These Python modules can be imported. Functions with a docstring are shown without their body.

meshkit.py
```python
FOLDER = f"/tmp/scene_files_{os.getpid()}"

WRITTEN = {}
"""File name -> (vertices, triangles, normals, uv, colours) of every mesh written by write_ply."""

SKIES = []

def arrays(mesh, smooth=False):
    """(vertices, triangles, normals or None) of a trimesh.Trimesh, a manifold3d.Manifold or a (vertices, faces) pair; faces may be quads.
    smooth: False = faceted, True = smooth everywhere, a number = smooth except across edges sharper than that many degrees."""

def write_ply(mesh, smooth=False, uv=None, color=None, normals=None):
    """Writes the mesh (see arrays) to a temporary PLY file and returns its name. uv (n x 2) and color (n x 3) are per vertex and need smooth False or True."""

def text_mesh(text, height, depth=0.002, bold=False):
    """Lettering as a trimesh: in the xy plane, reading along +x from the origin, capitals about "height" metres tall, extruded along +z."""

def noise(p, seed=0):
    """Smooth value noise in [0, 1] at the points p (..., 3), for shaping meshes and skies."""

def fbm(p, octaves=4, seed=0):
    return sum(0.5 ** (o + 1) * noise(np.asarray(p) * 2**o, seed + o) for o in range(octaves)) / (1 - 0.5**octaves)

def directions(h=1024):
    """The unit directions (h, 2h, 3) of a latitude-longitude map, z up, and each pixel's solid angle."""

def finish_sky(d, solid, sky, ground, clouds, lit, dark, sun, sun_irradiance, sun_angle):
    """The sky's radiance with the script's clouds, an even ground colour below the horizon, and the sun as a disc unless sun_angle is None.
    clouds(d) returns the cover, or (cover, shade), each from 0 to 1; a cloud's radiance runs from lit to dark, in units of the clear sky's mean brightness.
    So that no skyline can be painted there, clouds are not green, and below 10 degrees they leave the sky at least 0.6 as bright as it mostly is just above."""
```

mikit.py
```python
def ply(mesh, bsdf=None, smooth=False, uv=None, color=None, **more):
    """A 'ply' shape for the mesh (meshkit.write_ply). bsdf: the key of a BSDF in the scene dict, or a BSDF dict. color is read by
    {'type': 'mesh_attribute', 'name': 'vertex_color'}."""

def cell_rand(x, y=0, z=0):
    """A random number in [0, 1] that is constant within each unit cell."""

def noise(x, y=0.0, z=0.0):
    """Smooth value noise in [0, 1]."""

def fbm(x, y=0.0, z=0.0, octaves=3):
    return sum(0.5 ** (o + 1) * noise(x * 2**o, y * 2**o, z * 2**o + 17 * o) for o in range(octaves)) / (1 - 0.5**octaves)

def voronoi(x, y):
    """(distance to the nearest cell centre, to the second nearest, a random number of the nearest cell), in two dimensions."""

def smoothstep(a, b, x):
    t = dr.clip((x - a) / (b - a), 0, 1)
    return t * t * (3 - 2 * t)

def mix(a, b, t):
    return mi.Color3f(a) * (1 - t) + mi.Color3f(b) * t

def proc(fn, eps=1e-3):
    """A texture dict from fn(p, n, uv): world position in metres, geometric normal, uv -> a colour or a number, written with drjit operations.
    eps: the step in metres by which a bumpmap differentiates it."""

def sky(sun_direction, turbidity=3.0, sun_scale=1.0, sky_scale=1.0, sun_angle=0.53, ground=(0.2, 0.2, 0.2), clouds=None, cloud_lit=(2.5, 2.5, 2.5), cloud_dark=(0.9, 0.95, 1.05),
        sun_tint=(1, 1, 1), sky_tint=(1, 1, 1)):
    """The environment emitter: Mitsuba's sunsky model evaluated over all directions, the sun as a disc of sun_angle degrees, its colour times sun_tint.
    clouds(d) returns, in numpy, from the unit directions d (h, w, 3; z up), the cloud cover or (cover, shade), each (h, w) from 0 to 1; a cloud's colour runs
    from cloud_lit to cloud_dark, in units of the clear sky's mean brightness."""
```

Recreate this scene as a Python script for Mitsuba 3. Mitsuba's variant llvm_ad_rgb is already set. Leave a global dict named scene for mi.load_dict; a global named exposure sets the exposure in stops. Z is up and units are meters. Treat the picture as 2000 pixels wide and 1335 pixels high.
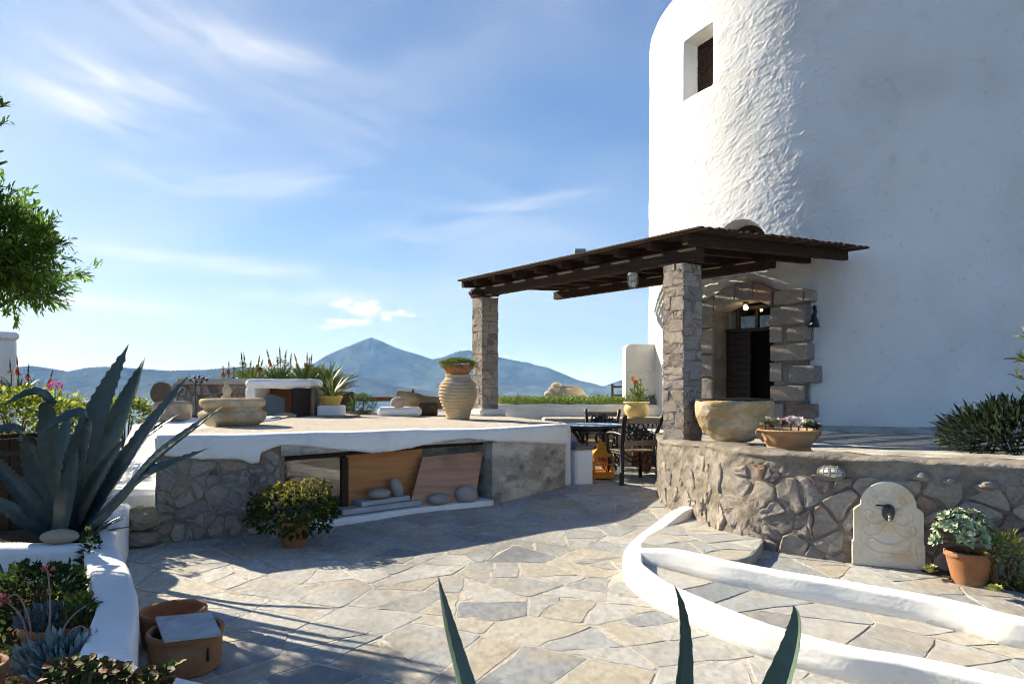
import math, random
import numpy as np, trimesh, mitsuba as mi, drjit as dr
import mikit, meshkit
from scipy.spatial import Voronoi, ConvexHull
from shapely.geometry import Polygon, Point, LineString
from mikit import noise, fbm, mix, smoothstep, proc

# ------------------------------------------------------------------ camera, sky, sun, exposure
EYE, F, HOR = 1.40, 1333.0, 755.0          # eye height (m); lens and horizon of the 2000 x 1335 photograph
T = mi.ScalarTransform4f
scene, labels = {}, {}
scene['camera'] = {'type': 'perspective', 'fov': math.degrees(2 * math.atan(1000 / F)), 'fov_axis': 'x', 'near_clip': 0.05, 'far_clip': 60000.0,
                   'principal_point_offset_y': -(HOR - 667.5) / 1335.0,
                   'to_world': T().look_at(origin=[0, 0, EYE], target=[0, 1, EYE], up=[0, 0, 1]),
                   'medium': {'type': 'ref', 'id': 'haze_air'}}
exposure = 1.95
SUN = np.array([-0.700, 0.508, 0.505])


def clouds(d):
    """thin cirrus streaks high on the left, faint bands towards the horizon, one small cumulus over the mountain"""
    x, y, z = d[..., 0], d[..., 1], np.maximum(d[..., 2], 0.02)
    az, el = np.degrees(np.arctan2(x, y)), np.degrees(np.arcsin(np.clip(d[..., 2], 0, 1)))
    w = meshkit.fbm(np.stack([az / 14, el / 8, az * 0], -1), 4, 3) - 0.5
    u, v = az + 1.1 * el, el - 0.38 * az                                 # streaks sloping down to the right, as wind draws them
    a = meshkit.fbm(np.stack([u / 17 + w, v / 4.2 + 2.2 * w, 0 * u + 2.3], -1), 6, 11)
    big = meshkit.fbm(np.stack([az / 22 + 3.7, el / 13 + 1.2, 0 * az], -1), 3, 29)
    cir = np.clip((a - 0.42) * 2.2, 0, 1) * np.clip((big - 0.36) * 3.6, 0, 1)
    veil = np.clip((meshkit.fbm(np.stack([u / 26 + w, v / 9 + w, 0 * az + 9], -1), 5, 7) - 0.30) * 1.6, 0, 1) * np.clip((25 - az) / 35, 0, 1) * np.clip((az + 130) / 50, 0, 1)
    b = meshkit.fbm(np.stack([az / 26 + 0.6 * w, el / 1.5 + 1.5 * w, 0 * az + 5], -1), 5, 17)
    band = np.clip((b - 0.50) * 2.6, 0, 1) * np.clip((17 - el) / 9, 0, 1)
    # streaks where the photograph's sky has them
    def streak(a0, e0, la, le, slope, s):
        da, de = az - a0, (el - e0) - slope * (az - a0)
        n = meshkit.fbm(np.stack([da / 5 + 2 * w, de / 1.0 + 3 * w, 0 * az + s], -1), 6, s)
        n2 = meshkit.fbm(np.stack([da / 2.6 + de * 0.8 + 4 * w, de / 0.45 + 2 * w, 0 * az + s + 7], -1), 5, s + 3)
        return np.exp(-(da / la) ** 2 - (de / le) ** 2) * np.clip((n - 0.3) * 2.4, 0, 1) * (0.45 + 1.1 * n2)
    fix = (0.8 * streak(-31.3, 18.9, 4.5, 1.1, -0.22, 41) + 0.75 * streak(-29.5, 21.0, 6, 1.7, -0.25, 42) + 0.6 * streak(-19.5, 24.7, 6.5, 1.0, -0.10, 43)
           + 0.3 * streak(-26, 25.5, 9, 2.4, -0.35, 44) + 0.45 * streak(-28.2, 15.3, 3.5, 0.7, -0.25, 49) + 0.8 * streak(-18.5, 15.6, 6.5, 1.3, 0.10, 45) + 0.7 * streak(-2.5, 14.0, 6, 0.9, 0.12, 46) + 0.4 * streak(3, 15.6, 7, 0.3, 0.12, 53)
           + 0.7 * streak(-24, 9.4, 9, 0.7, -0.02, 47) + 0.8 * streak(-31, 5.8, 9, 0.6, -0.02, 48) + 0.16 * streak(-10, 19, 16, 3.5, -0.3, 50) + 0.5 * streak(-6, 12.2, 8, 1.0, 0.05, 51) + 0.5 * streak(-17, 7.2, 10, 0.6, 0.0, 52))
    c = 0.08 * cir + 0.56 * fix + 0.24 * veil + 0.18 * band
    shade = np.zeros_like(c)
    for a0, e0, ra, re in ((-12.4, 6.25, 1.9, 0.75), (-13.9, 6.65, 1.1, 0.62), (-13.7, 5.25, 2.6, 0.32), (-9.8, 6.05, 1.1, 0.24), (-10.3, 5.55, 0.6, 0.22), (-15.0, 4.85, 1.1, 0.20), (-8.4, 5.9, 0.7, 0.10)):
        n = meshkit.fbm(np.stack([az / 0.7, el / 0.35, 0 * az], -1), 5, 51) - 0.5
        g = 1.0 - np.sqrt(((az - a0) / ra) ** 2 + ((el - e0) / re) ** 2) + 1.7 * n
        k = np.clip(g * 2.6, 0, 1)
        c = np.maximum(c, 0.92 * k)
        shade = np.maximum(shade, k * np.clip((e0 - el) / re * 0.6 + 0.30 + 0.9 * n, 0, 0.8))
    return np.clip(c, 0, 0.95), shade


scene['sky'] = mikit.sky(SUN.tolist(), turbidity=2.2, sun_scale=2.7, clouds=clouds, cloud_lit=(3.9, 3.85, 3.8), cloud_dark=(2.5, 2.6, 2.7),
                          sun_tint=(0.87, 0.99, 1.19), sky_tint=(0.88, 1.0, 1.24))

# ------------------------------------------------------------------ helpers
counts = {}


def numbered(name):
    n = counts.get(name, 0)
    counts[name] = n + 1
    return name if n == 0 else f'{name}_{n:03d}'


def thing(name, label, cat, group=None):
    key = numbered(name)
    labels[key] = {'label': label, 'category': cat}
    if group:
        labels[key]['group'] = group
    return key


def setting(name, label, kind='structure'):
    key = numbered(name)
    labels[key] = {'label': label, 'kind': kind}
    return key


class M:
    """a mesh under construction: vertices, triangles, and optionally a colour and a uv per vertex"""
    def __init__(s, v, f, c=None, uv=None):
        s.v, s.f = np.asarray(v, float).reshape(-1, 3), np.asarray(f, int).reshape(-1, 3)
        s.c = None if c is None else np.broadcast_to(np.asarray(c, float), s.v.shape).copy()
        s.uv = None if uv is None else np.broadcast_to(np.asarray(uv, float), (len(s.v), 2)).copy()

    def col(s, base, var=0.15, scale=8.0, seed=0, tint=None):
        n = meshkit.fbm(s.v * scale + seed * 3.1, 4, seed)[:, None] - 0.5
        s.c = np.clip(np.asarray(base, float) * (1 + 2 * var * n * 1.6), 0.003, 0.95)
        if tint is not None:
            k = np.clip((meshkit.fbm(s.v * scale * 0.6 + 9.7, 4, seed + 5)[:, None] - 0.45) * 3.5, 0, 1)
            s.c = s.c * (1 - k) + k * np.asarray(tint, float)
        return s

    def at(s, off=(0, 0, 0), rz=0.0):
        c_, s_ = math.cos(rz), math.sin(rz)
        return M(s.v @ np.array([[c_, s_, 0], [-s_, c_, 0], [0, 0, 1]]) + np.asarray(off, float), s.f, s.c, s.uv)


def join(ms):
    ms = [m for m in ms if m is not None and len(m.v)]
    o = np.cumsum([0] + [len(m.v) for m in ms])
    c = np.vstack([m.c for m in ms]) if all(m.c is not None for m in ms) else None
    uv = np.vstack([m.uv for m in ms]) if all(m.uv is not None for m in ms) else None
    return M(np.vstack([m.v for m in ms]), np.vstack([m.f + a for m, a in zip(ms, o)]), c, uv)


def put(key, m, bsdf, smooth=35):
    """one entry of the scene"""
    if m.c is not None or m.uv is not None:
        smooth = smooth is True
        if not smooth:                                                     # split so that faces are flat and colours stay
            idx = m.f.ravel()
            m = M(m.v[idx], np.arange(len(idx)).reshape(-1, 3), None if m.c is None else m.c[idx], None if m.uv is None else m.uv[idx])
    scene[key] = mikit.ply((m.v, m.f), bsdf, smooth=smooth, uv=m.uv, color=m.c)
    return key


def part(parent, name, m, bsdf, smooth=35, label=None):
    key = numbered(parent + '__' + name)
    put(key, m, bsdf, smooth)
    if label:
        labels[key] = {'label': label}
    return key


def mono(name, label, cat, m, bsdf, smooth=35, group=None):
    return put(thing(name, label, cat, group), m, bsdf, smooth)


def at(px, py, y):
    """the point at depth y (m) that the photograph shows at pixel (px, py)"""
    return np.array([(px - 1000) / F * y, y, EYE - (py - HOR) / F * y])


def on(px, py, z=0.0):
    """the point of the level z that the photograph shows at pixel (px, py)"""
    y = (EYE - z) * F / (py - HOR)
    return np.array([(px - 1000) / F * y, y, z])


def grid(P, closed=False, c=None, uv=None, flip=False):
    P = np.asarray(P, float)
    nu, nv = P.shape[:2]
    i, j = np.meshgrid(np.arange(nu if closed else nu - 1), np.arange(nv - 1), indexing='ij')
    a, b = i * nv + j, ((i + 1) % nu) * nv + j
    f = np.stack([a, b, b + 1, a, b + 1, a + 1], -1).reshape(-1, 3)
    return M(P.reshape(-1, 3), f[:, ::-1] if flip else f, c, uv)


def lathe(profile, n=40, c=(0, 0, 0), wob=0.0, seed=0, fine=0.0):
    """profile [(radius, height)...] from the inside of the mouth or the bottom, turned about z"""
    pr = np.asarray(profile, float)
    th = np.arange(n) * 2 * np.pi / n
    P = np.stack([np.cos(th)[:, None] * pr[None, :, 0], np.sin(th)[:, None] * pr[None, :, 0], np.broadcast_to(pr[None, :, 1], (n, len(pr)))], -1)
    if wob:
        k = 1 + wob * (meshkit.fbm(P * 4 + seed * 7.7, 3, seed) - 0.5) * 2
        P[..., :2] *= k[..., None]
    if fine:
        P[..., :2] *= (1 + fine * (meshkit.fbm(P * 30 + seed, 3, seed + 2) - 0.5) * 2)[..., None]
    return grid(P + np.asarray(c, float), closed=True)


def smooth_profile(pts, n=6):
    p = np.asarray(pts, float)
    return catmull(p, n)


def catmull(p, n=6):
    p = np.asarray(p, float)
    q = np.vstack([2 * p[0] - p[1], p, 2 * p[-1] - p[-2]])
    out = []
    for i in range(1, len(q) - 2):
        for t in np.arange(n) / n:
            a, b, c, d = q[i - 1], q[i], q[i + 1], q[i + 2]
            out.append(0.5 * (2 * b + (c - a) * t + (2 * a - 5 * b + 4 * c - d) * t * t + (3 * b - a - 3 * c + d) * t ** 3))
    return np.array(out + [p[-1]])


def frames(p):
    p = np.asarray(p, float)
    t = np.gradient(p, axis=0)
    t /= np.linalg.norm(t, axis=1, keepdims=True) + 1e-12
    a = np.zeros_like(t)
    ref = np.array([0, 0, 1.0]) if abs(t[0, 2]) < 0.9 else np.array([1.0, 0, 0])
    for i in range(len(p)):
        ref = ref - t[i] * (ref @ t[i])
        ref = ref / (np.linalg.norm(ref) + 1e-12)
        a[i] = ref
    return t, a, np.cross(t, a)


def tube(p, r, sides=8, caps=True, c=None):
    p = np.asarray(p, float)
    t, a, b = frames(p)
    r = np.broadcast_to(np.asarray(r, float), (len(p),))
    th = np.arange(sides) * 2 * np.pi / sides
    P = p[None] + r[None, :, None] * (np.cos(th)[:, None, None] * a[None] + np.sin(th)[:, None, None] * b[None])
    if caps:
        P = np.concatenate([np.broadcast_to(p[0], (sides, 1, 3)), P, np.broadcast_to(p[-1], (sides, 1, 3))], 1)
    return grid(P, closed=True, c=c, flip=True)


def hull(pts):
    h = ConvexHull(pts)
    v, f = h.points, h.simplices.copy()
    n = np.cross(v[f[:, 1]] - v[f[:, 0]], v[f[:, 2]] - v[f[:, 0]])
    bad = (n * h.equations[:, :3]).sum(1) < 0
    f[bad] = f[bad][:, ::-1]
    used, inv = np.unique(f, return_inverse=True)
    return M(v[used], inv.reshape(-1, 3))


def box(c, size, rz=0.0, bevel=0.004, ax=None):
    """a box with chamfered edges; ax: three axis rows instead of a turn about z"""
    h = np.asarray(size, float) / 2
    b = min(bevel, h.min() * 0.6)
    p = [[sx * (h[0] - b * (k != 0)), sy * (h[1] - b * (k != 1)), sz * (h[2] - b * (k != 2))] for sx in (-1, 1) for sy in (-1, 1) for sz in (-1, 1) for k in range(3)]
    m = hull(np.array(p))
    R = np.array([[math.cos(rz), math.sin(rz), 0], [-math.sin(rz), math.cos(rz), 0], [0, 0, 1]]) if ax is None else np.asarray(ax, float)
    return M(m.v @ R + np.asarray(c, float), m.f)


def beam(p, q, w, h, bevel=0.006, up=(0, 0, 1)):
    """a squared timber from p to q, w wide and h high"""
    p, q = np.asarray(p, float), np.asarray(q, float)
    t = q - p
    L = np.linalg.norm(t)
    t /= L
    s = np.cross(up, t)
    s /= np.linalg.norm(s)
    return box((p + q) / 2, (L, w, h), bevel=bevel, ax=np.stack([t, s, np.cross(t, s)]))


ICO = {k: trimesh.creation.icosphere(subdivisions=k) for k in (1, 2, 3, 4, 5)}


def rock(c, r, seed=0, rough=0.12, sub=3, rz=0.0, flat=0.0, fine=0.02, pitch=0.0):
    m = ICO[sub]
    d = np.array(m.vertices)
    k = 1 + rough * 2 * (meshkit.fbm(d * 1.4 + seed * 5.3, 3, seed) - 0.5) + fine * 2 * (meshkit.fbm(d * 7 + seed, 3, seed + 1) - 0.5)
    v = d * k[:, None] * np.asarray(r, float)
    if flat:
        v[:, 2] = np.maximum(v[:, 2], -flat * np.asarray(r, float).reshape(-1)[-1])
    cp, sp = math.cos(pitch), math.sin(pitch)
    v = v @ np.array([[cp, 0, -sp], [0, 1, 0], [sp, 0, cp]])
    return M(v, m.faces).at(c, rz)


def densify(m, edge):
    v, f = trimesh.remesh.subdivide_to_size(m.v, m.f, edge, max_iter=12)
    t = trimesh.Trimesh(v, f, process=True)
    t.merge_vertices(digits_vertex=6)
    return M(t.vertices, t.faces)


def roughen(m, amp, scale=10.0, seed=0, octaves=4):
    t = trimesh.Trimesh(m.v, m.f, process=False)
    n = np.array(t.vertex_normals)
    return M(m.v + n * (amp * 2 * (meshkit.fbm(m.v * scale + seed * 3.3, octaves, seed) - 0.5))[:, None], m.f, m.c, m.uv)


def prism(poly, z0, z1, bevel=0.0):
    """a shapely polygon, extruded from z0 to z1; its top edge chamfered"""
    if bevel:
        inner = poly.buffer(-bevel)
        a = trimesh.creation.extrude_polygon(poly, z1 - bevel - z0, engine='earcut')
        a.apply_translation([0, 0, z0])
        o, i = np.array(poly.exterior.coords)[:-1], None
        b = trimesh.creation.extrude_polygon(inner, bevel, engine='earcut')
        b.apply_translation([0, 0, z1 - bevel])
        return join([M(a.vertices, a.faces), M(b.vertices, b.faces)])
    a = trimesh.creation.extrude_polygon(poly, z1 - z0, engine='earcut')
    a.apply_translation([0, 0, z0])
    return M(a.vertices, a.faces)


def cells(region, pts, joint, rnd):
    """stones: the Voronoi cells of pts within region, drawn apart by the joint and with rounded corners"""
    x0, y0, x1, y1 = region.bounds
    w, h = x1 - x0 + 2, y1 - y0 + 2
    far = np.vstack([pts + [k * 3 * w, 0] for k in (-1, 1)] + [pts + [0, k * 3 * h] for k in (-1, 1)])
    vo = Voronoi(np.vstack([pts, far]))
    out = []
    for i in range(len(pts)):
        reg = vo.regions[vo.point_region[i]]
        if -1 in reg or len(reg) < 3:
            continue
        p = Polygon(vo.vertices[reg]).intersection(region)
        p = max(getattr(p, 'geoms', [p]), key=lambda g: g.area)
        p = p.buffer(-joint / 2 - rnd).buffer(rnd, 2)
        if p.is_empty:
            continue
        p = max(getattr(p, 'geoms', [p]), key=lambda g: g.area)
        if p.area > 0.0006:
            out.append(p)
    return out


def crazy(polys, rng, amax, amin, joint, rnd):
    """crazy paving: large cells broken again and again by straight cracks, so that joints meet in T shapes"""
    out, todo = [], list(polys)
    while todo:
        p = todo.pop()
        if (p.area < amin or p.area < amax * rng.uniform(0.45, 1.5)) and (p.convex_hull.area < 1.04 * p.area or p.area < 0.006):
            out.append(p)
            continue
        r = np.array(p.minimum_rotated_rectangle.exterior.coords)
        a, b = r[1] - r[0], r[2] - r[1]
        d = (b if np.linalg.norm(a) > np.linalg.norm(b) else a)
        d = d / np.linalg.norm(d)
        t = rng.normal(0, 0.35)
        d = np.array([d[0] * math.cos(t) - d[1] * math.sin(t), d[0] * math.sin(t) + d[1] * math.cos(t)])
        c = np.array(p.centroid.coords[0]) + rng.normal(0, 0.12, 2) * math.sqrt(p.area)
        n = np.array([-d[1], d[0]])
        half = Polygon([c - d * 9, c + d * 9, c + d * 9 + n * 9, c - d * 9 + n * 9])
        for q in (p.intersection(half), p.difference(half)):
            for g in getattr(q, 'geoms', [q]):
                if g.geom_type == 'Polygon' and g.area > 0.002:
                    todo.append(g)
    res = []
    for p in out:
        q = p.buffer(-joint / 2 - rnd).buffer(rnd, 2)
        for g in getattr(q, 'geoms', [q]):
            if not g.is_empty and g.area > 0.0015:
                res.append(g)
    return res


def ring_of(poly, n):
    """n points round a polygon, its sharpest corners among them"""
    e = poly.simplify(0.004).exterior
    c = np.array(e.coords)[:-1]
    if not e.is_ccw:
        c = c[::-1]
    while len(c) > n:                                                     # drop the least corner
        a, b = c - np.roll(c, 1, 0), np.roll(c, -1, 0) - c
        c = np.delete(c, np.abs(a[:, 0] * b[:, 1] - a[:, 1] * b[:, 0]).argmin(), 0)
    while len(c) < n:                                                     # halve the longest side
        d = np.linalg.norm(np.roll(c, -1, 0) - c, axis=1)
        i = d.argmax()
        c = np.insert(c, i + 1, (c[i] + np.roll(c, -1, 0)[i]) / 2, 0)
    return c


def stone(poly, mapfn, proud, rng, n=11, inset=0.012, rough=0.004, bed=-0.02, jig=0.004):
    """one stone: walls up from the bed, a rounded edge, an uneven face; mapfn(s, t, height) -> xyz"""
    r = ring_of(poly, n)
    c = r.mean(0)
    d = c - r
    L = np.linalg.norm(d, axis=1, keepdims=True)
    e = np.linalg.norm(np.roll(r, -1, 0) - r, axis=1)
    r = r + np.clip(rng.normal(0, 1, r.shape), -1.5, 1.5) * np.minimum(jig, 0.16 * np.minimum(e, np.roll(e, 1)))[:, None]
    k1, k2 = r + d / L * np.minimum(inset * 0.35, L * 0.2), r + d / L * np.minimum(inset * 1.6, L * 0.4)
    tilt = rng.normal(0, rough, 2) / max(np.abs(r - c).max(), 0.05)
    h = lambda q: proud + (q - c) @ tilt
    pts = np.vstack([np.c_[r, np.full(n, bed)], np.c_[r, h(r) - inset * 0.55], np.c_[k1, h(k1) - inset * 0.12 + rng.normal(0, rough * 0.4, n)], np.c_[k2, h(k2) + rng.normal(0, rough, n)], np.r_[c, h(c) + rng.normal(0, rough)][None]])
    i = np.arange(n)
    j = (i + 1) % n
    f = []
    for q in range(3):
        f += [np.c_[q * n + i, q * n + j, (q + 1) * n + j], np.c_[q * n + i, (q + 1) * n + j, (q + 1) * n + i]]
    f.append(np.c_[3 * n + i, 3 * n + j, np.full(n, 4 * n)])
    return M(mapfn(pts[:, 0], pts[:, 1], pts[:, 2]), np.vstack(f), None, rng.random(2))


def scatter(region, spacing, rng, tries=6000, aniso=(1, 1), vary=0.45):
    """points at least about a spacing apart"""
    x0, y0, x1, y1 = region.bounds
    P, R = [], []
    sc = np.array([1 / aniso[0], 1 / aniso[1]])
    for _ in range(tries):
        p = np.array([rng.uniform(x0, x1), rng.uniform(y0, y1)])
        r = spacing * (1 + vary * rng.uniform(-1, 1))
        if P:
            d = (np.array(P) - p) * sc
            if (np.hypot(d[:, 0], d[:, 1]) < (np.array(R) + r) / 2).any():
                continue
        P.append(p)
        R.append(r)
    return np.array(P)


class Path:
    """a line on the ground with an outward normal (to its right), by arc length; stations and values may be read along it"""
    def __init__(s, pts, n=8):
        s.p = catmull(np.asarray(pts, float)[:, :2], n)
        s.s = np.r_[0, np.cumsum(np.linalg.norm(np.diff(s.p, axis=0), axis=1))]
        t = np.gradient(s.p, axis=0)
        t /= np.linalg.norm(t, axis=1, keepdims=True)
        s.nrm = np.c_[t[:, 1], -t[:, 0]]
        s.L = s.s[-1]

    def xy(s, u):
        return np.stack([np.interp(u, s.s, s.p[:, k]) for k in (0, 1)], -1)

    def n(s, u):
        q = np.stack([np.interp(u, s.s, s.nrm[:, k]) for k in (0, 1)], -1)
        return q / np.linalg.norm(q, axis=-1, keepdims=True)

    def __call__(s, u, z, h):
        q = s.xy(u) + s.n(u) * np.asarray(h)[..., None]
        return np.concatenate([q, np.asarray(z, float)[..., None] * np.ones_like(q[..., :1])], -1)

    def near(s, p):
        d = ((s.p - np.asarray(p)[:2]) ** 2).sum(1)
        return s.s[d.argmin()]


def sweep(path, section, zf=None, step=0.03, amp=0.006, scale=7.0, seed=0, u0=0.0, u1=None, ends=True):
    """a wall or kerb: section [(outward, z)...] (counter-clockwise seen along the path) carried along the path, hand-rendered uneven"""
    u1 = path.L if u1 is None else u1
    us = np.linspace(u0, u1, max(3, int((u1 - u0) / step)))
    sec = np.asarray(section, float)
    P = np.stack([path(us, np.full(len(us), z) + (zf(us) if zf else 0), np.full(len(us), h)) for h, z in sec], 1)
    P = np.concatenate([P, P[:, :1]], 1)
    if ends:
        P = np.concatenate([P[:1].mean(1, keepdims=True).repeat(P.shape[1], 1), P, P[-1:].mean(1, keepdims=True).repeat(P.shape[1], 1)], 0)
    m = grid(P, flip=True)
    d = meshkit.fbm(m.v * scale + seed, 4, seed) - 0.5
    d2 = meshkit.fbm(m.v * scale * 0.25 + seed + 4, 2, seed + 3) - 0.5
    e = meshkit.fbm(m.v * scale * 0.7 + seed + 8, 4, seed + 6) - 0.5
    ctr = np.repeat(path(np.r_[u0, us, u1] if ends else us, 0 * (np.r_[u0, us, u1] if ends else us), 0 * (np.r_[u0, us, u1] if ends else us)), P.shape[1], 0)
    out = m.v - ctr
    out[:, 2] = 0
    L = np.linalg.norm(out, axis=1, keepdims=True) + 0.02
    m.v = m.v + out / L * (amp * 2 * d + amp * 3 * d2)[:, None]
    m.v[:, 2] += amp * 1.6 * e + amp * 2 * d2
    return m


def rounded(w, z0, z1, r, n=5):
    """section of a wall w wide with rounded top edges"""
    pts = [(-w / 2, z0), (w / 2, z0), (w / 2, (z0 + z1 - r) / 2)]
    pts += [(w / 2 - r + r * math.cos(a), z1 - r + r * math.sin(a)) for a in np.linspace(0, np.pi / 2, n)]
    pts += [(0.0, z1 + 0.004)]
    pts += [(-w / 2 + r - r * math.sin(a), z1 - r + r * math.cos(a)) for a in np.linspace(0, np.pi / 2, n)]
    pts += [(-w / 2, (z0 + z1 - r) / 2)]
    return pts


# ---- leaves
def blade(p, widths, face, fold=0.25, thick=0.004, teeth=0.0, ncross=5, c=None, ctip=None, pitch_teeth=0.05):
    """a strap or sword leaf along p, face: where its upper side looks; folded like a gutter, with a body on its back"""
    p = np.asarray(p, float)
    n = len(p)
    t = np.gradient(p, axis=0)
    t /= np.linalg.norm(t, axis=1, keepdims=True)
    face = np.broadcast_to(np.asarray(face, float), p.shape)
    s = np.cross(t, face)
    s /= np.linalg.norm(s, axis=1, keepdims=True) + 1e-9
    nrm = np.cross(s, t)
    w = np.asarray(widths, float)
    x = np.linspace(-1, 1, ncross)
    W = w[:, None] * np.ones(ncross)[None]
    if teeth:
        k = np.arange(n) % 2
        W[:, 0] += teeth * k * (w > 0.15 * w.max())
        W[:, -1] += teeth * k * (w > 0.15 * w.max())
    top = p[:, None] + s[:, None] * (W * x)[..., None] + nrm[:, None] * (fold * w[:, None] * (x ** 2)[None])[..., None]
    low = top - nrm[:, None] * (thick * np.minimum(1, w / (w.max() * 0.35))[:, None] * (1 - x ** 2)[None] + 0.0006)[..., None]
    P = np.concatenate([top, low[:, ::-1]], 1)
    P = np.concatenate([P, P[:, :1]], 1)
    m = grid(P)
    if c is not None:
        k = np.repeat(np.linspace(0, 1, n), P.shape[1])[:, None]
        cc = np.asarray(c, float) * (1 - k) + np.asarray(ctip if ctip is not None else c, float) * k
        m.c = cc * (1 + 0.7 * (meshkit.fbm(m.v * 14, 4, 1)[:, None] - 0.5) + 0.3 * (meshkit.fbm(m.v * 60, 2, 3)[:, None] - 0.5))
    return m


def leaves(pos, dirs, ups, length, width, color, fold=0.15, bend=0.2, tip=0.5):
    """many simple leaves at once, each of six triangles: pos, dirs, ups (n x 3); length, width (n,); color (n x 3)"""
    pos, d, up = (np.asarray(x, float) for x in (pos, dirs, ups))
    d = d / (np.linalg.norm(d, axis=1, keepdims=True) + 1e-9)
    s = np.cross(d, up)
    s /= np.linalg.norm(s, axis=1, keepdims=True) + 1e-9
    u = np.cross(s, d)
    L, W = np.asarray(length, float)[:, None], np.asarray(width, float)[:, None]
    p0 = pos
    a1, a2, a3 = pos + d * L * 0.35 + u * L * bend * 0.12, pos + d * L * 0.7 + u * 0, pos + d * L - u * L * bend * 0.5
    l1, r1 = a1 - s * W / 2 + u * W * fold, a1 + s * W / 2 + u * W * fold
    l2, r2 = a2 - s * W * tip + u * W * fold * 0.6, a2 + s * W * tip + u * W * fold * 0.6
    V = np.stack([p0, l1, a1, r1, l2, a2, r2, a3], 1).reshape(-1, 3)
    q = np.array([[0, 2, 1], [0, 3, 2], [1, 2, 5], [1, 5, 4], [2, 3, 6], [2, 6, 5], [4, 5, 7], [5, 6, 7]])
    f = (np.arange(len(pos))[:, None, None] * 8 + q[None]).reshape(-1, 3)
    return M(V, f, np.repeat(np.asarray(color, float), 8, 0))


def rand_dirs(rng, n):
    d = rng.normal(size=(n, 3))
    return d / np.linalg.norm(d, axis=1, keepdims=True)


def pal(rng, n, cols, var=0.25):
    c = np.asarray(cols, float)[rng.integers(0, len(cols), n)]
    return np.clip(c * (1 + var * rng.uniform(-1, 1, (n, 1))), 0.004, 0.9)


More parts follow.
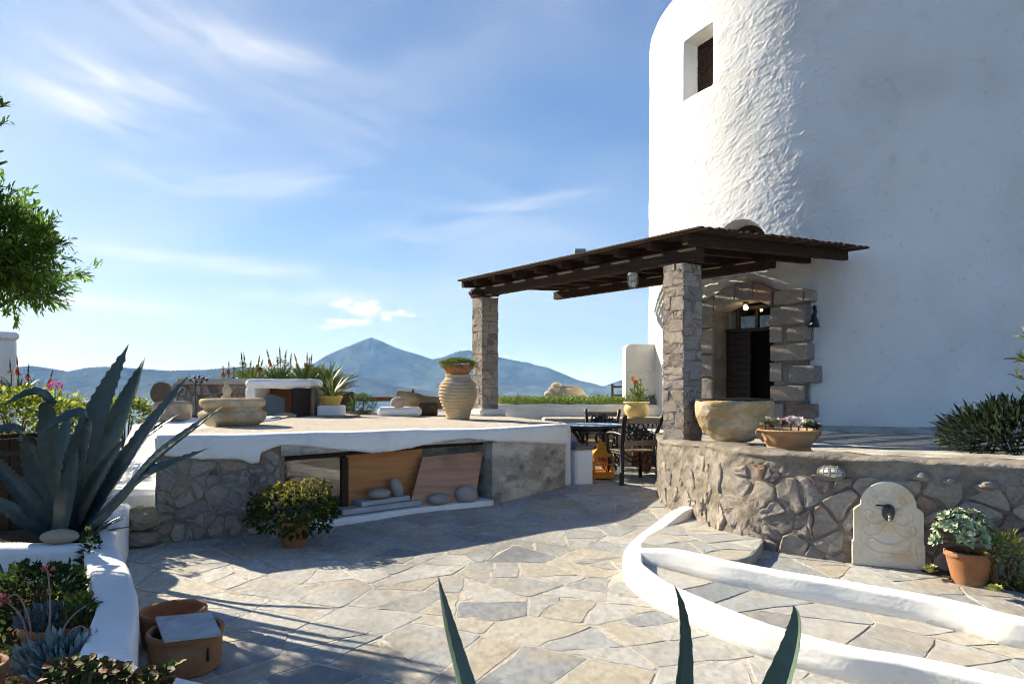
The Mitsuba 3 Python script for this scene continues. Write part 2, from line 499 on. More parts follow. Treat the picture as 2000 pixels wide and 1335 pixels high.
def bush(c, r, n, rng, L=(0.04, 0.07), w=0.3, cols=((0.05, 0.09, 0.02),), lump=0.3, hollow=0.55, up=0.35, seed=0, lows=-0.6, **kw):
    """leaves through the outer part of a lumpy body; gaps where its lumps part"""
    d = rand_dirs(rng, n * 2)
    d = d[d[:, 2] > lows][:n]
    k = 1 + lump * 2 * (meshkit.fbm(d * 2.2 + seed * 3.1, 3, seed) - 0.5)
    rad = rng.uniform(hollow, 1, len(d)) ** 0.7
    pos = np.asarray(c, float) + d * (k * rad)[:, None] * np.asarray(r, float)
    dirs = d + up * np.array([0, 0, 1.0]) + 0.55 * rand_dirs(rng, len(d))
    ups = rand_dirs(rng, len(d)) * 0.6 + [0, 0, 1]
    ll = rng.uniform(*L, len(d))
    return leaves(pos, dirs, ups, ll, ll * w * rng.uniform(0.8, 1.2, len(d)), pal(rng, len(d), cols), **kw)


def rosette(c, r, rng, n=26, w=0.34, cols=((0.12, 0.18, 0.12),), lift=0.6, axis=(0, 0, 1), tipc=None):
    """one succulent rosette of n thick leaves"""
    ax = np.asarray(axis, float) / np.linalg.norm(axis)
    e1 = np.cross(ax, [0.3, 0.9, 0.1])
    e1 /= np.linalg.norm(e1)
    e2 = np.cross(ax, e1)
    k = np.arange(n)
    an = k * 2.39996 + rng.uniform(0, 6)
    f = (k + 0.5) / n
    el = lift * (1 - f) * 1.5 + 0.12
    d = (np.cos(an)[:, None] * e1 + np.sin(an)[:, None] * e2) * np.cos(el)[:, None] + ax * np.sin(el)[:, None]
    L = r * (0.45 + 0.55 * f)
    col = pal(rng, n, cols, 0.15)
    return leaves(np.asarray(c, float) + 0 * d, d, np.broadcast_to(ax, d.shape), L, L * w, col, fold=0.2, bend=-0.12, tip=0.52)

# ------------------------------------------------------------------ materials
def mat(key, base, rough=None, bump=None, scale=0.004, eps=2e-3, spec=0.3, **kw):
    col = base if isinstance(base, dict) else {'type': 'rgb', 'value': list(base)}
    b = {'type': 'diffuse', 'reflectance': col} if rough is None else {'type': 'principled', 'base_color': col, 'roughness': rough, 'specular': spec, **kw}
    if bump is not None:
        b = {'type': 'bumpmap', 'arbitrary': proc(bump, eps), 'scale': scale, 'bsdf': b}
    scene[key] = {'type': 'twosided', 'bsdf': b}


VC = {'type': 'mesh_attribute', 'name': 'vertex_color'}


def h_render(p, n, uv):
    a = fbm(p.x * 14, p.y * 14, p.z * 14, 3)
    return a * 1.6 + 0.7 * noise(p.x * 70, p.y * 70, p.z * 70)


def c_white(p, n, uv):
    s = fbm(p.x * 1.1, p.y * 1.1, p.z * 0.7, 3)
    d = smoothstep(0.66, 0.80, fbm(p.x * 9, p.y * 9, p.z * 4.5, 3)) + 2.2 * smoothstep(0.80, 0.92, noise(p.x * 16, p.y * 16, p.z * 11)) * smoothstep(0.5, 0.7, noise(p.x * 47, p.y * 47, p.z * 30))
    return mix((0.765, 0.765, 0.75), (0.66, 0.66, 0.64), smoothstep(0.4, 0.75, s)) * (1 - 0.07 * d)


def h_stone(p, n, uv):
    return 1.5 * fbm(p.x * 16, p.y * 16, p.z * 16, 4) + 0.4 * noise(p.x * 120, p.y * 120, p.z * 120)


def c_flag(p, n, uv):
    r, k = uv.x, uv.y * 37.0
    a = mix((0.2493, 0.254, 0.2465), (0.334, 0.3293, 0.3105), smoothstep(0.0, 0.45, r))
    b = mix((0.174, 0.1882, 0.2023), (0.2681, 0.2775, 0.2775), smoothstep(0.60, 0.80, r))
    c = mix((0.2964, 0.2728, 0.2211), (0.3434, 0.3246, 0.2775), uv.y)
    base = dr.select(r < 0.62, a, dr.select(r < 0.80, b, c))
    st = smoothstep(0.48, 0.74, fbm(p.x * 3.1 + k, p.y * 3.1, k, 4))
    base = base * (1 - 0.55 * st) + mi.Color3f(0.3011, 0.2587, 0.1929) * (0.55 * st)
    g = fbm(p.x * 38 + k, p.y * 22, p.z * 30, 3)
    dk = smoothstep(0.55, 0.8, fbm(p.x * 1.2, p.y * 1.2, 3.0, 3))
    return base * (0.72 + 0.56 * g) * (1 - 0.25 * dk)


def c_wall(p, n, uv):
    r, k = uv.x, uv.y * 53.0
    a = mix((0.2768, 0.2409, 0.2058), (0.3414, 0.2945, 0.2462), uv.y)
    b = mix((0.2215, 0.2008, 0.188), (0.3046, 0.2766, 0.2552), uv.y)
    c = mix((0.2491, 0.1651, 0.1209), (0.3138, 0.2231, 0.17), uv.y)
    d = mix((0.1338, 0.1115, 0.1119), (0.2029, 0.1696, 0.1611), uv.y)
    base = dr.select(r < 0.42, a, dr.select(r < 0.80, b, dr.select(r < 0.90, c, d)))
    st = smoothstep(0.5, 0.72, fbm(p.x * 9 + k, p.y * 9, p.z * 9, 4))
    base = base * (1 - 0.5 * st) + mi.Color3f(0.3414, 0.3079, 0.2775) * (0.5 * st)
    ir = smoothstep(0.60, 0.74, fbm(p.x * 6 + k, p.y * 6 + 3.0, p.z * 6, 3))
    base = base * (1 - 0.3 * ir) + mi.Color3f(0.2768, 0.1696, 0.1074) * (0.3 * ir)
    return base * (0.62 + 0.76 * fbm(p.x * 45, p.y * 45, p.z * 45, 3))


def c_mortar(p, n, uv):
    a = fbm(p.x * 5, p.y * 5, p.z * 5, 4)
    b = fbm(p.x * 40, p.y * 40, p.z * 40, 3)
    w = smoothstep(0.50, 0.75, fbm(p.x * 2.3 + 9, p.y * 2.3, p.z * 2.3, 3))
    base = mix((0.1714, 0.1489, 0.1254), (0.2636, 0.2376, 0.2038), smoothstep(0.3, 0.7, a))
    return mix(base, mi.Color3f(0.224, 0.1774, 0.1254), 0.5 * w) * (0.65 + 0.7 * b)


def c_concrete(p, n, uv):
    a = fbm(p.x * 3.2, p.y * 3.2, p.z * 6, 4)
    b = fbm(p.x * 55, p.y * 55, p.z * 30, 3)
    m = smoothstep(0.55, 0.75, fbm(p.x * 6 + 4, p.y * 6, p.z * 9, 3))
    base = mix((0.2795, 0.2665, 0.234), (0.468, 0.4485, 0.3965), smoothstep(0.32, 0.68, a))
    return base * (1 - 0.4 * m) * (0.7 + 0.6 * b)


def c_joint(p, n, uv):
    a = fbm(p.x * 7, p.y * 7, p.z * 7, 4)
    return mix((0.3469, 0.3235, 0.2822), (0.4234, 0.3998, 0.3528), a) * (0.7 + 0.6 * fbm(p.x * 60, p.y * 60, 1.0, 3))


def c_cement(p, n, uv):
    a = fbm(p.x * 1.6, p.y * 1.6, 0.0, 4)
    return mix((0.385, 0.35, 0.30), (0.455, 0.42, 0.37), a) * (0.86 + 0.28 * fbm(p.x * 30, p.y * 30, 0.0, 3))


def c_dark_wood(p, n, uv):
    a = fbm(p.x * 7, p.y * 7, p.z * 40, 3)
    return mix((0.022, 0.013, 0.008), (0.064, 0.038, 0.025), a)


def c_board(p, n, uv):
    g = fbm(p.x * 2.2 + 4, p.y * 2.2, p.z * 26 + 3 * fbm(p.x * 2, p.y * 2, p.z * 2, 2), 4)
    return mix((0.34, 0.13, 0.042), (0.47, 0.215, 0.078), smoothstep(0.1, 0.9, g))


def c_board_pale(p, n, uv):
    g = fbm(p.x * 2.2 + 14, p.y * 2.2, p.z * 26 + 3 * fbm(p.x * 2, p.y * 2, p.z * 2, 2), 4)
    s = smoothstep(0.55, 0.7, fbm(p.x * 3, p.y * 3, p.z * 1.2, 3))
    return mix((0.33, 0.175, 0.105), (0.43, 0.25, 0.165), smoothstep(0.1, 0.9, g)) * (1 - 0.22 * s)


def c_red_wood(p, n, uv):
    g = fbm(p.x * 4, p.y * 4, p.z * 30, 3)
    return mix((0.12, 0.045, 0.02), (0.22, 0.085, 0.04), g)


def c_terracotta(p, n, uv):
    a = fbm(p.x * 9, p.y * 9, p.z * 9, 4)
    b = smoothstep(0.56, 0.74, fbm(p.x * 5 + 7, p.y * 5, p.z * 8, 3))
    base = mix((0.2475, 0.1013, 0.045), (0.315, 0.15, 0.07125), a)
    return mix(base, mi.Color3f(0.315, 0.21, 0.135), 0.5 * b) * (0.85 + 0.3 * fbm(p.x * 60, p.y * 60, p.z * 60, 2))


def c_ochre(p, n, uv):
    a = fbm(p.x * 7, p.y * 7, p.z * 7, 4)
    b = smoothstep(0.5, 0.7, fbm(p.x * 12 + 3, p.y * 12, p.z * 12, 3))
    base = mix((0.42, 0.30, 0.15), (0.50, 0.42, 0.29), smoothstep(0.35, 0.65, a))
    return mix(base, mi.Color3f(0.25, 0.23, 0.19), 0.5 * b) * (0.75 + 0.5 * fbm(p.x * 50, p.y * 50, p.z * 50, 3))


def c_marble(p, n, uv):
    a = fbm(p.x * 6, p.y * 6, p.z * 6, 4)
    v = dr.abs(fbm(p.x * 4 + 2, p.y * 4, p.z * 4 + 5, 4) - 0.5)
    o = smoothstep(0.55, 0.72, fbm(p.x * 5 + 8, p.y * 5, p.z * 5, 3))
    base = mix((0.621, 0.5462, 0.4255), (0.736, 0.6612, 0.5347), a)
    base = base * (0.86 + 0.14 * smoothstep(0.0, 0.03, v))
    return mix(base, mi.Color3f(0.598, 0.437, 0.2415), 0.55 * o)


def c_soil(p, n, uv):
    return mix((0.035, 0.026, 0.018), (0.11, 0.085, 0.06), fbm(p.x * 20, p.y * 20, p.z * 20, 4))


def c_pithos(p, n, uv):
    a = fbm(p.x * 5, p.y * 5, p.z * 5, 4)
    g = smoothstep(1.10, 1.40, p.z + 0.25 * (a - 0.5)) * smoothstep(0.35, 0.6, fbm(p.x * 9, p.y * 9, p.z * 14, 3))
    base = mix((0.40, 0.295, 0.16), (0.50, 0.40, 0.26), a)
    return mix(base, mi.Color3f(0.34, 0.315, 0.27), 0.8 * g) * (0.8 + 0.4 * fbm(p.x * 40, p.y * 40, p.z * 40, 3))


def h_fine(p, n, uv):
    return fbm(p.x * 35, p.y * 35, p.z * 35, 3)


mat('white_render', proc(c_white), bump=h_render, scale=0.0018)
mat('tower_render', proc(c_white), bump=lambda p, n, uv: 1.5 * fbm(p.x * 26, p.y * 26, p.z * 26, 4), scale=0.006)
mat('flagstone', proc(c_flag), bump=h_stone, scale=0.0035, rough=0.62, spec=0.35)
mat('wall_stone', proc(c_wall), bump=h_stone, scale=0.012)
mat('mortar', proc(c_mortar), bump=h_stone, scale=0.016)
mat('concrete', proc(c_concrete), bump=h_stone, scale=0.006)
mat('joint', proc(c_joint), bump=h_fine, scale=0.003)
mat('cement', proc(c_cement), bump=h_fine, scale=0.004)
mat('dark_wood', proc(c_dark_wood), rough=0.8, spec=0.12)
mat('door_wood', (0.016, 0.012, 0.010), rough=0.6)
mat('board', proc(c_board), rough=0.5)
mat('board_pale', proc(c_board_pale), rough=0.55)
mat('red_wood', proc(c_red_wood), rough=0.6)
mat('terracotta', proc(c_terracotta), rough=0.75, spec=0.2)
mat('ochre_stone', proc(c_ochre), bump=h_stone, scale=0.008)
mat('pithos_clay', proc(c_pithos), bump=h_fine, scale=0.002)
mat('marble', proc(c_marble), bump=h_fine, scale=0.0015, rough=0.5)
mat('soil', proc(c_soil), bump=h_stone, scale=0.03)
mat('matte', VC, bump=h_fine, scale=0.003)
mat('waxy', VC, rough=0.42, spec=0.45)
mat('plain', VC)
mat('fleshy', VC, rough=0.65, spec=0.25)
mat('iron', (0.012, 0.013, 0.014), rough=0.45, spec=0.4)
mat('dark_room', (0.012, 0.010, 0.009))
mat('painted_grey', (0.28, 0.30, 0.31), rough=0.5)
mat('blue_tiles', proc(lambda p, n, uv: mix((0.03, 0.09, 0.20), (0.42, 0.50, 0.56), smoothstep(0.45, 0.6, mikit.voronoi(p.x * 22, p.y * 22)[2]))), rough=0.3)
mat('sea_water', (0.015, 0.045, 0.075), rough=0.25, spec=0.5)
mat('far_land', VC)
scene['leaf'] = {'type': 'principledthin', 'base_color': VC, 'roughness': 0.45, 'spec_trans': 0.0, 'diff_trans': 1.0, 'eta': 1.4}
scene['pane_glass'] = {'type': 'thindielectric', 'int_ior': 1.5}
scene['lamp_glass'] = {'type': 'dielectric', 'int_ior': 1.5}
scene['haze_air'] = {'type': 'homogeneous', 'albedo': {'type': 'rgb', 'value': [0.95, 0.955, 0.965]},
                     'sigma_t': {'type': 'rgb', 'value': [1.7e-5, 3.2e-5, 5.9e-5]}}

# ------------------------------------------------------------------ the far view: sea, mountains, hillside
SEA = -100.0
rng = np.random.default_rng(5)
xx, yy = np.meshgrid(np.linspace(-30000, 30000, 20), np.linspace(300, 40000, 20), indexing='ij')
put(setting('sea', 'pale blue bay between the terraces and the mountains'), grid(np.stack([xx, yy, 0 * xx + SEA], -1), flip=True), 'sea_water')


def ridge(pts, y_ridge, y_shore, name, label, seed, tint):
    """a mountain range: crest heights read from its skyline, real slopes running down to the shore and behind"""
    a = np.asarray(pts, float)
    px = np.linspace(a[0, 0], a[-1, 0], 420)
    py = np.interp(px, a[:, 0], a[:, 1])
    X = (px - 1000) / F * y_ridge
    Z = EYE - (py - HOR) / F * y_ridge
    Z = np.maximum(Z, SEA + 4)
    v = np.linspace(0, 1, 90)                                             # shore .. crest .. far side
    P = np.zeros((len(X), len(v), 3))
    for k, t in enumerate(v):
        s = min(t / 0.72, 1.0)
        back = max(0.0, (t - 0.72) / 0.28)
        prof = (0.10 * s + 0.90 * s ** 2.1) * (1 - back ** 1.3)
        P[:, k, 0] = X * (1 + 0.02 * (1 - s))
        P[:, k, 1] = y_shore + (y_ridge - y_shore) * s + back * 2500
        P[:, k, 2] = SEA - 3 + (Z - SEA) * prof
    q = P / [520.0, 900.0, 400.0]
    g = meshkit.fbm(np.stack([q[..., 0] * 1.6 + 0.4 * q[..., 1], q[..., 1] * 1.2, 0 * q[..., 0] + seed], -1), 5, seed)
    rel = (P[..., 2] - SEA) / 600.0
    mid = np.clip(np.sin(np.clip(v / 0.72, 0, 1) * np.pi), 0, 1)[None]
    P[..., 2] += (np.abs(g - 0.5) * -2 + 0.45) * 210 * np.clip(rel, 0.05, 1) * mid + 3 * (meshkit.fbm(P / 60.0, 3, seed + 1) - 0.5) * np.clip(rel * 4, 0, 1)
    m = grid(P, flip=True)
    n1 = meshkit.fbm(m.v / [300, 500, 200], 5, seed + 3)[:, None]
    n2 = meshkit.fbm(m.v / [90, 160, 90], 4, seed + 4)[:, None]
    low = np.clip(1 - (m.v[:, 2:] - SEA) / 180, 0, 1)
    m.c = np.asarray(tint) * np.clip(3.6 * n1 - 0.9, 0.15, 3) * (0.5 + 1.0 * n2) + low * np.array([0.05, 0.045, 0.03]) * n2
    key = put(setting(name, label), m, 'far_land', smooth=True)
    return P, px


ridge([(-500, 700), (-150, 705), (0, 722), (30, 716), (60, 713), (78, 722), (100, 727), (130, 725), (170, 717), (205, 715), (260, 718), (330, 723), (400, 721), (470, 715), (540, 720), (620, 716), (700, 734), (760, 752), (900, 770)],
      6600, 5100, 'hills', 'long low blue hills across the bay on the left', 3, (0.032, 0.040, 0.026))
MP, MPX = ridge([(200, 770), (420, 748), (520, 735), (585, 722), (615, 708), (640, 692), (665, 681), (690, 672), (708, 664), (725, 658), (742, 664), (765, 675), (790, 684), (815, 691), (845, 701), (870, 695), (895, 685), (915, 683), (945, 690), (980, 698), (1000, 702), (1020, 706), (1027, 706), (1045, 712), (1070, 717), (1100, 729), (1130, 742), (1150, 746), (1180, 754), (1215, 741), (1250, 745), (1320, 758), (1600, 762), (2200, 764)],
      9300, 7300, 'mountain', 'blue cone-shaped mountain with long ridges beyond the bay', 8, (0.034, 0.042, 0.028))
rv = np.random.default_rng(9)
vil = []
for lo_, hi_, n_, k0, k1 in ((684, 742, 34, 10, 26), (985, 1012, 10, 6, 14), (1060, 1090, 7, 5, 12), (930, 950, 5, 6, 12)):
    for _ in range(n_):                                                   # white houses of far villages, a pixel or less each
        i_ = np.abs(MPX - rv.uniform(lo_, hi_)).argmin()
        q_ = MP[i_, rv.integers(k0, k1)]
        vil.append(box(q_ + [0, 0, 6], rv.uniform(10, 20, 3) * [1, 1, 0.8], rv.uniform(0, 1.5), 0.5))
mv = join(vil)
mv.c = np.full(mv.v.shape, 0.62)
put(setting('village', 'far white village houses scattered low on the mountain', 'stuff'), mv, 'far_land', smooth=False)
hill = np.zeros((60, 60, 3))
hx, hy = np.meshgrid(np.linspace(-1, 1, 60), np.linspace(0, 1, 60), indexing='ij')
hill[..., 1] = 12.8 + 900 * hy ** 2.2
hill[..., 0] = hx * (40 + 900 * hy ** 1.5)
hill[..., 2] = np.maximum(-0.4 - 0.16 * (hill[..., 1] - 12.8) - 0.4 * np.minimum(hill[..., 1] - 12.8, 6), SEA - 6) + 1.5 * (meshkit.fbm(hill / 25.0, 4, 2) - 0.5) * hy
mh = grid(hill, flip=True)
mh.col((0.11, 0.10, 0.055), 0.5, 0.08, 4)
put(setting('hillside', 'dry hillside falling away behind the terrace'), mh, 'far_land', smooth=True)


# ------------------------------------------------------------------ ground of the courtyard
def gz(x, y):
    """the paving rises a little towards the back terrace"""
    t = np.clip((np.asarray(y, float) - 6.0) / 2.6, 0, 1)
    return 0.08 * t * t * (3 - 2 * t)


def onpave(px, py):
    z = 0.0
    for _ in range(6):
        p = on(px, py, z)
        z = float(gz(p[0], p[1]))
    return p


bx, by = np.meshgrid(np.r_[-60, np.linspace(-7, 12, 40), 60], np.r_[-60, np.linspace(-3, 13, 40), 14.5], indexing='ij')
gr = grid(np.stack([bx, by, gz(bx, by) - 0.03 - 0.0 * bx], -1), flip=True)
put(setting('ground', 'bare earth under and around the courtyard'), gr, 'soil')

# edges that the paving meets, as seen in the photograph
store_front = [on(306, 1062), on(395, 1054), on(490, 1046), on(667, 1027), on(820, 1007), onpave(960, 984), onpave(1040, 966), onpave(1104, 948)]
store_path = Path(store_front[:-1] + [store_front[-1]])
kerb_out = [np.array([1.98, 7.12, 0])] + [on(x, y) for x, y in [(1322, 1024), (1284, 1046), (1250, 1070), (1222, 1100), (1216, 1122), (1222, 1140), (1272, 1182), (1368, 1230), (1456, 1270), (1548, 1301), (1660, 1333)]] + [np.array([1.86, 3.08, 0]), np.array([2.3, 2.75, 0]), np.array([2.9, 2.5, 0])]
low_path_pts = [(-3.55, 6.15), (-3.22, 5.5), (-2.80, 4.65), (-2.31, 3.92), (-1.98, 3.42), (-1.76, 3.0), (-1.62, 2.72), (-1.50, 2.54), (-1.33, 2.44), (-1.04, 2.31), (-0.60, 2.12), (0.1, 1.85), (1.3, 1.5)]
wall_pts = [(2.02, 9.6), (1.84, 8.6), (1.735, 7.95), (1.79, 7.35), (1.83, 6.8), (1.80, 6.3), (1.83, 5.85), (2.05, 5.42), (2.5, 5.06), (2.95, 4.86), (3.4, 4.66), (4.0, 4.45), (5.0, 4.2)]
TC, TR = np.array([6.53, 13.39]), 3.77                                   # the tower

inner = [tuple(p[:2]) for p in store_front] + [(0.95, 9.6), (0.95, 12.2), (3.2, 12.2), (2.4, 9.7), (1.85, 8.6), (1.75, 7.95), (1.70, 7.0), (1.70, 6.4)] + [tuple(p[:2]) for p in kerb_out] + [(2.9, 1.2), (1.3, 1.6), (-0.75, 2.22), (-1.18, 2.38), (-1.40, 2.52), (-1.66, 3.05), (-1.88, 3.47), (-2.20, 3.97), (-2.69, 4.70), (-3.12, 5.55), (-3.3, 5.9)]
yard = Polygon(inner).buffer(0)
rng = np.random.default_rng(21)
paving = setting('paving', 'courtyard of irregular pale and blue grey flagstones in sandy joints')
gx, gy = np.meshgrid(np.linspace(-4.2, 4.2, 90), np.linspace(0.6, 12.4, 130), indexing='ij')
base = np.stack([gx, gy, gz(gx, gy) - 0.0010 + 0.002 * (meshkit.fbm(np.stack([gx * 6, gy * 6, 0 * gx], -1), 3, 4) - 0.5)], -1)
put(paving, grid(base, flip=True), 'joint', smooth=True)
pts = scatter(yard.buffer(0.4), 0.66, rng, 9000, (1.2, 0.95), 0.35)
n_flag = 0
for p in crazy(cells(yard, pts, 0.0, 0.0), rng, 0.20, 0.05, 0.016, 0.022):
    m = stone(p, lambda s, t, h: np.stack([s, t, gz(s, t) + h], -1), 0.0016, rng, n=17, inset=0.003, rough=0.0010, bed=-0.012, jig=0.012)
    part(paving, 'flagstone', m, 'flagstone', smooth=False)
    n_flag += 1
print('flagstones', n_flag)

# ------------------------------------------------------------------ the round tower
tower = thing('tower', 'tall round whitewashed windmill tower with rough trowelled plaster', 'tower')


def tower_point(phi, z, out=0.0):
    r = TR + out
    return np.stack([TC[0] + r * np.sin(phi), TC[1] - r * np.cos(phi), np.asarray(z, float) + 0 * phi], -1)


def phi_of(px, back=0.0):
    """the angle at which a sight line from the eye first meets the tower"""
    d = np.array([(px - 1000) / F, 1.0])
    A, B, C = d @ d, -2 * d @ TC, TC @ TC - TR ** 2
    t = (-B - math.sqrt(B * B - 4 * A * C)) / (2 * A)
    q = d * t - TC
    return math.atan2(q[0], -q[1]), t


PH_W0, t_w0 = phi_of(1336)
PH_W1, t_w1 = phi_of(1389)
ZW0, ZW1 = 1.4 + (755 - 164) * t_w1 / F, 1.4 + (755 - 50) * t_w1 / F
PH_A, t_a = phi_of(1441)
ZA, RA = 1.4 + (755 - 434) * t_a / F - 0.47, 0.47
PH_D, _ = phi_of(1452)
fine = np.radians(np.arange(-108, 34, 0.27))
phis = np.unique(np.r_[fine, np.radians(np.arange(34, 252, 3.0))])
zs = np.r_[np.arange(0.55, 8.25, 0.02), np.linspace(8.25, 8.6, 24)]
Ph, Zs = np.meshgrid(phis, zs, indexing='ij')
arc = Ph * TR
q = np.stack([arc, 0 * arc, Zs], -1)
w1 = meshkit.fbm(q * 1.7, 3, 31) - 0.5
w2 = meshkit.fbm(q * 3.1 + 5, 3, 32) - 0.5
big = meshkit.fbm(q * 0.8, 3, 33) - 0.5
rid = 1 - np.abs(2 * meshkit.fbm(np.stack([arc * 5 + 2.6 * w1 + Zs * 1.4, 0 * arc, Zs * 6.5 + 2.6 * w2 - arc * 1.2], -1), 3, 34) - 1)
lump = meshkit.fbm(np.stack([arc * 9 + 3 * w2, 0 * arc, Zs * 13 + 3 * w1], -1), 3, 35)
plate = meshkit.fbm(np.stack([arc * 3.2 + 2 * w2, 0 * arc + 4, Zs * 3.6 + 2 * w1], -1), 4, 36)
st = np.clip((plate - 0.46) / 0.022, 0, 1)
st2 = np.clip((meshkit.fbm(np.stack([arc * 4.7 + 3 * w1, 0 * arc + 8, Zs * 5.6 + 3 * w2], -1), 4, 38) - 0.53) / 0.02, 0, 1)
sp = meshkit.fbm(q * 22, 3, 37) - 0.5
D = 0.030 * big + 0.0012 * np.clip(rid, 0, 1) ** 5 + 0.0022 * (lump - 0.5) + 0.003 * st + 0.003 * st2 + 0.0045 * sp


def edge(x, a):
    return np.clip(0.5 - x / a, 0, 1)


wc, ww = (PH_W0 + PH_W1) / 2, (PH_W1 - PH_W0) / 2
calm = edge(np.maximum((np.abs(Ph - wc) - ww) * TR - 0.15, np.abs(Zs - (ZW0 + ZW1) / 2) - (ZW1 - ZW0) / 2 - 0.15), 0.25)
D = D * (1 - 0.7 * calm)
rec = 0.36 * edge(np.maximum((np.abs(Ph - wc) - ww) * TR, np.abs(Zs - (ZW0 + ZW1) / 2) - (ZW1 - ZW0) / 2), 0.05)
da = np.hypot((Ph - PH_A) * TR, np.maximum(Zs - ZA, 0)) - RA
rec = np.maximum(rec, 0.30 * edge(np.maximum(da, (ZA - 0.35) - Zs), 0.05))
door_mask = edge(np.maximum(np.abs(Ph - PH_D) * TR - 0.56, Zs - 2.86), 0.05)
rec = np.maximum(rec, 0.75 * door_mask)
rim = np.clip((Zs - 8.25) / 0.35, 0, 1)
rim_in = 0.30 * (1 - np.sqrt(np.clip(1 - rim ** 2, 0, 1)))
slope = 0.004 * (Zs - 3) ** 1                                            # barely tapering
P = tower_point(Ph, Zs, D - rec - rim_in - slope)
cap = np.concatenate([P, np.broadcast_to(np.array([TC[0], TC[1], 8.75]), (len(phis), 1, 3))], 1)
m = grid(cap, closed=True)
put(tower, m, 'tower_render', smooth=True)

# window of the tower, deep in its white recess
wpt = lambda u, z, o: tower_point(wc + u / TR, z, o)
wn = np.array([math.sin(wc), -math.cos(wc), 0.0])
wt = np.array([math.cos(wc), math.sin(wc), 0.0])
Wc = np.r_[TC + wn[:2] * (TR - 0.32), (ZW0 + ZW1) / 2]
hw, hh = ww * TR - 0.015, (ZW1 - ZW0) / 2 - 0.01
AX = np.stack([wt, wn, [0, 0, 1]])
win = part(tower, 'window', join([box(Wc + wt * s * (hw - 0.03), (0.06, 0.06, 2 * hh), ax=AX) for s in (-1, 1)] + [box(Wc + np.array([0, 0, s * (hh - 0.03)]), (2 * hw - 0.12, 0.06, 0.06), ax=AX) for s in (-1, 1)]), 'dark_wood')
for s in (-1, 1):
    sh = [box(Wc + wt * s * (hw - 0.06) / 2 + wn * 0.005 + wt * s * k * 0.10, (0.085, 0.03, 2 * hh - 0.14), ax=AX) for k in (-1, 0, 1)]
    sh += [box(Wc + wt * s * (hw - 0.06) / 2 + wn * 0.026 + np.array([0, 0, z]), (hw - 0.09, 0.018, 0.07), ax=AX) for z in (-hh * 0.62, 0.02, hh * 0.66)]
    part(tower, 'window__shutter', join(sh), 'dark_wood')
# half-round window over the pergola
an = np.array([math.sin(PH_A), -math.cos(PH_A), 0.0])
atg = np.array([math.cos(PH_A), math.sin(PH_A), 0.0])
Ac = np.r_[TC + an[:2] * (TR - 0.27), ZA]
ang = np.linspace(0, np.pi, 19)
arcp = np.array([Ac + atg * math.cos(a) * (RA - 0.06) + np.array([0, 0, 1]) * math.sin(a) * (RA - 0.06) for a in ang])
fr = [tube(arcp, 0.04, 6)] + [beam(Ac + an * 0.01, Ac + an * 0.01 + (atg * math.cos(a) + np.array([0, 0, math.sin(a)])) * (RA - 0.06), 0.03, 0.03) for a in (0.6, 1.05, 1.57, 2.1, 2.55)] + [beam(Ac - atg * RA, Ac + atg * RA, 0.05, 0.06)]
fan = part(tower, 'fan_window', join(fr), 'dark_wood')
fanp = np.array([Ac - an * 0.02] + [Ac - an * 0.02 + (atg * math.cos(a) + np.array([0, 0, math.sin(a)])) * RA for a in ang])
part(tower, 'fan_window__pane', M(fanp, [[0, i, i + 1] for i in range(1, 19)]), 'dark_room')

# doorway: a portal of squared stones, a recessed dark wooden door
PN = np.array([math.sin(PH_D), -math.cos(PH_D), 0.0])
PT = np.array([math.cos(PH_D), math.sin(PH_D), 0.0])
P0 = np.r_[TC + PN[:2] * (TR + 0.07), 0.0]
PAX = np.stack([PT, PN, [0, 0, 1]])


def portal(px, py, o=0.0):
    """(u, z) on the portal's front plane of what the photograph shows at a pixel"""
    d = np.array([(px - 1000) / F, 1.0])
    c = P0[:2] + PN[:2] * o
    t = (c @ PN[:2]) / (d @ PN[:2])
    return (d * t - c) @ PT[:2], EYE - (py - HOR) / F * t


doorway = part(tower, 'doorway', join([box(P0 + PT * portal(1540, 700)[0] - PN * 0.33 + np.array([0, 0, 1.80]), (0.48, 0.62, 2.1), ax=PAX), box(P0 + PT * (portal(1394, 700)[0] - 0.22) - PN * 0.33 + np.array([0, 0, 1.80]), (0.42, 0.62, 2.1), ax=PAX),
                                          box(P0 + PT * portal(1450, 700)[0] - PN * 0.39 + np.array([0, 0, 2.92]), (1.35, 0.50, 0.16), ax=PAX)]), 'mortar')
rng = np.random.default_rng(8)


def block(x0, x1, y0, y1, o=0.0, deep=0.12):
    (u0, z1), (u1, _) = portal(x0, y0), portal(x1, y0)
    z0 = portal((x0 + x1) / 2, y1)[1]
    z1 = portal((x0 + x1) / 2, y0)[1]
    c = P0 + PT * (u0 + u1) / 2 + np.array([0, 0, (z0 + z1) / 2]) - PN * (deep / 2 - o)
    m = densify(box(c, (abs(u1 - u0) - 0.009, deep, z1 - z0 - 0.009), bevel=0.013, ax=PAX), 0.055)
    m = roughen(m, 0.008, 9, int(x0 + y0))
    m.uv = np.broadcast_to([rng.uniform(0.0, 0.88), rng.random()], (len(m.v), 2)).copy()
    part(tower, 'doorway__stone', m, 'wall_stone', smooth=True)


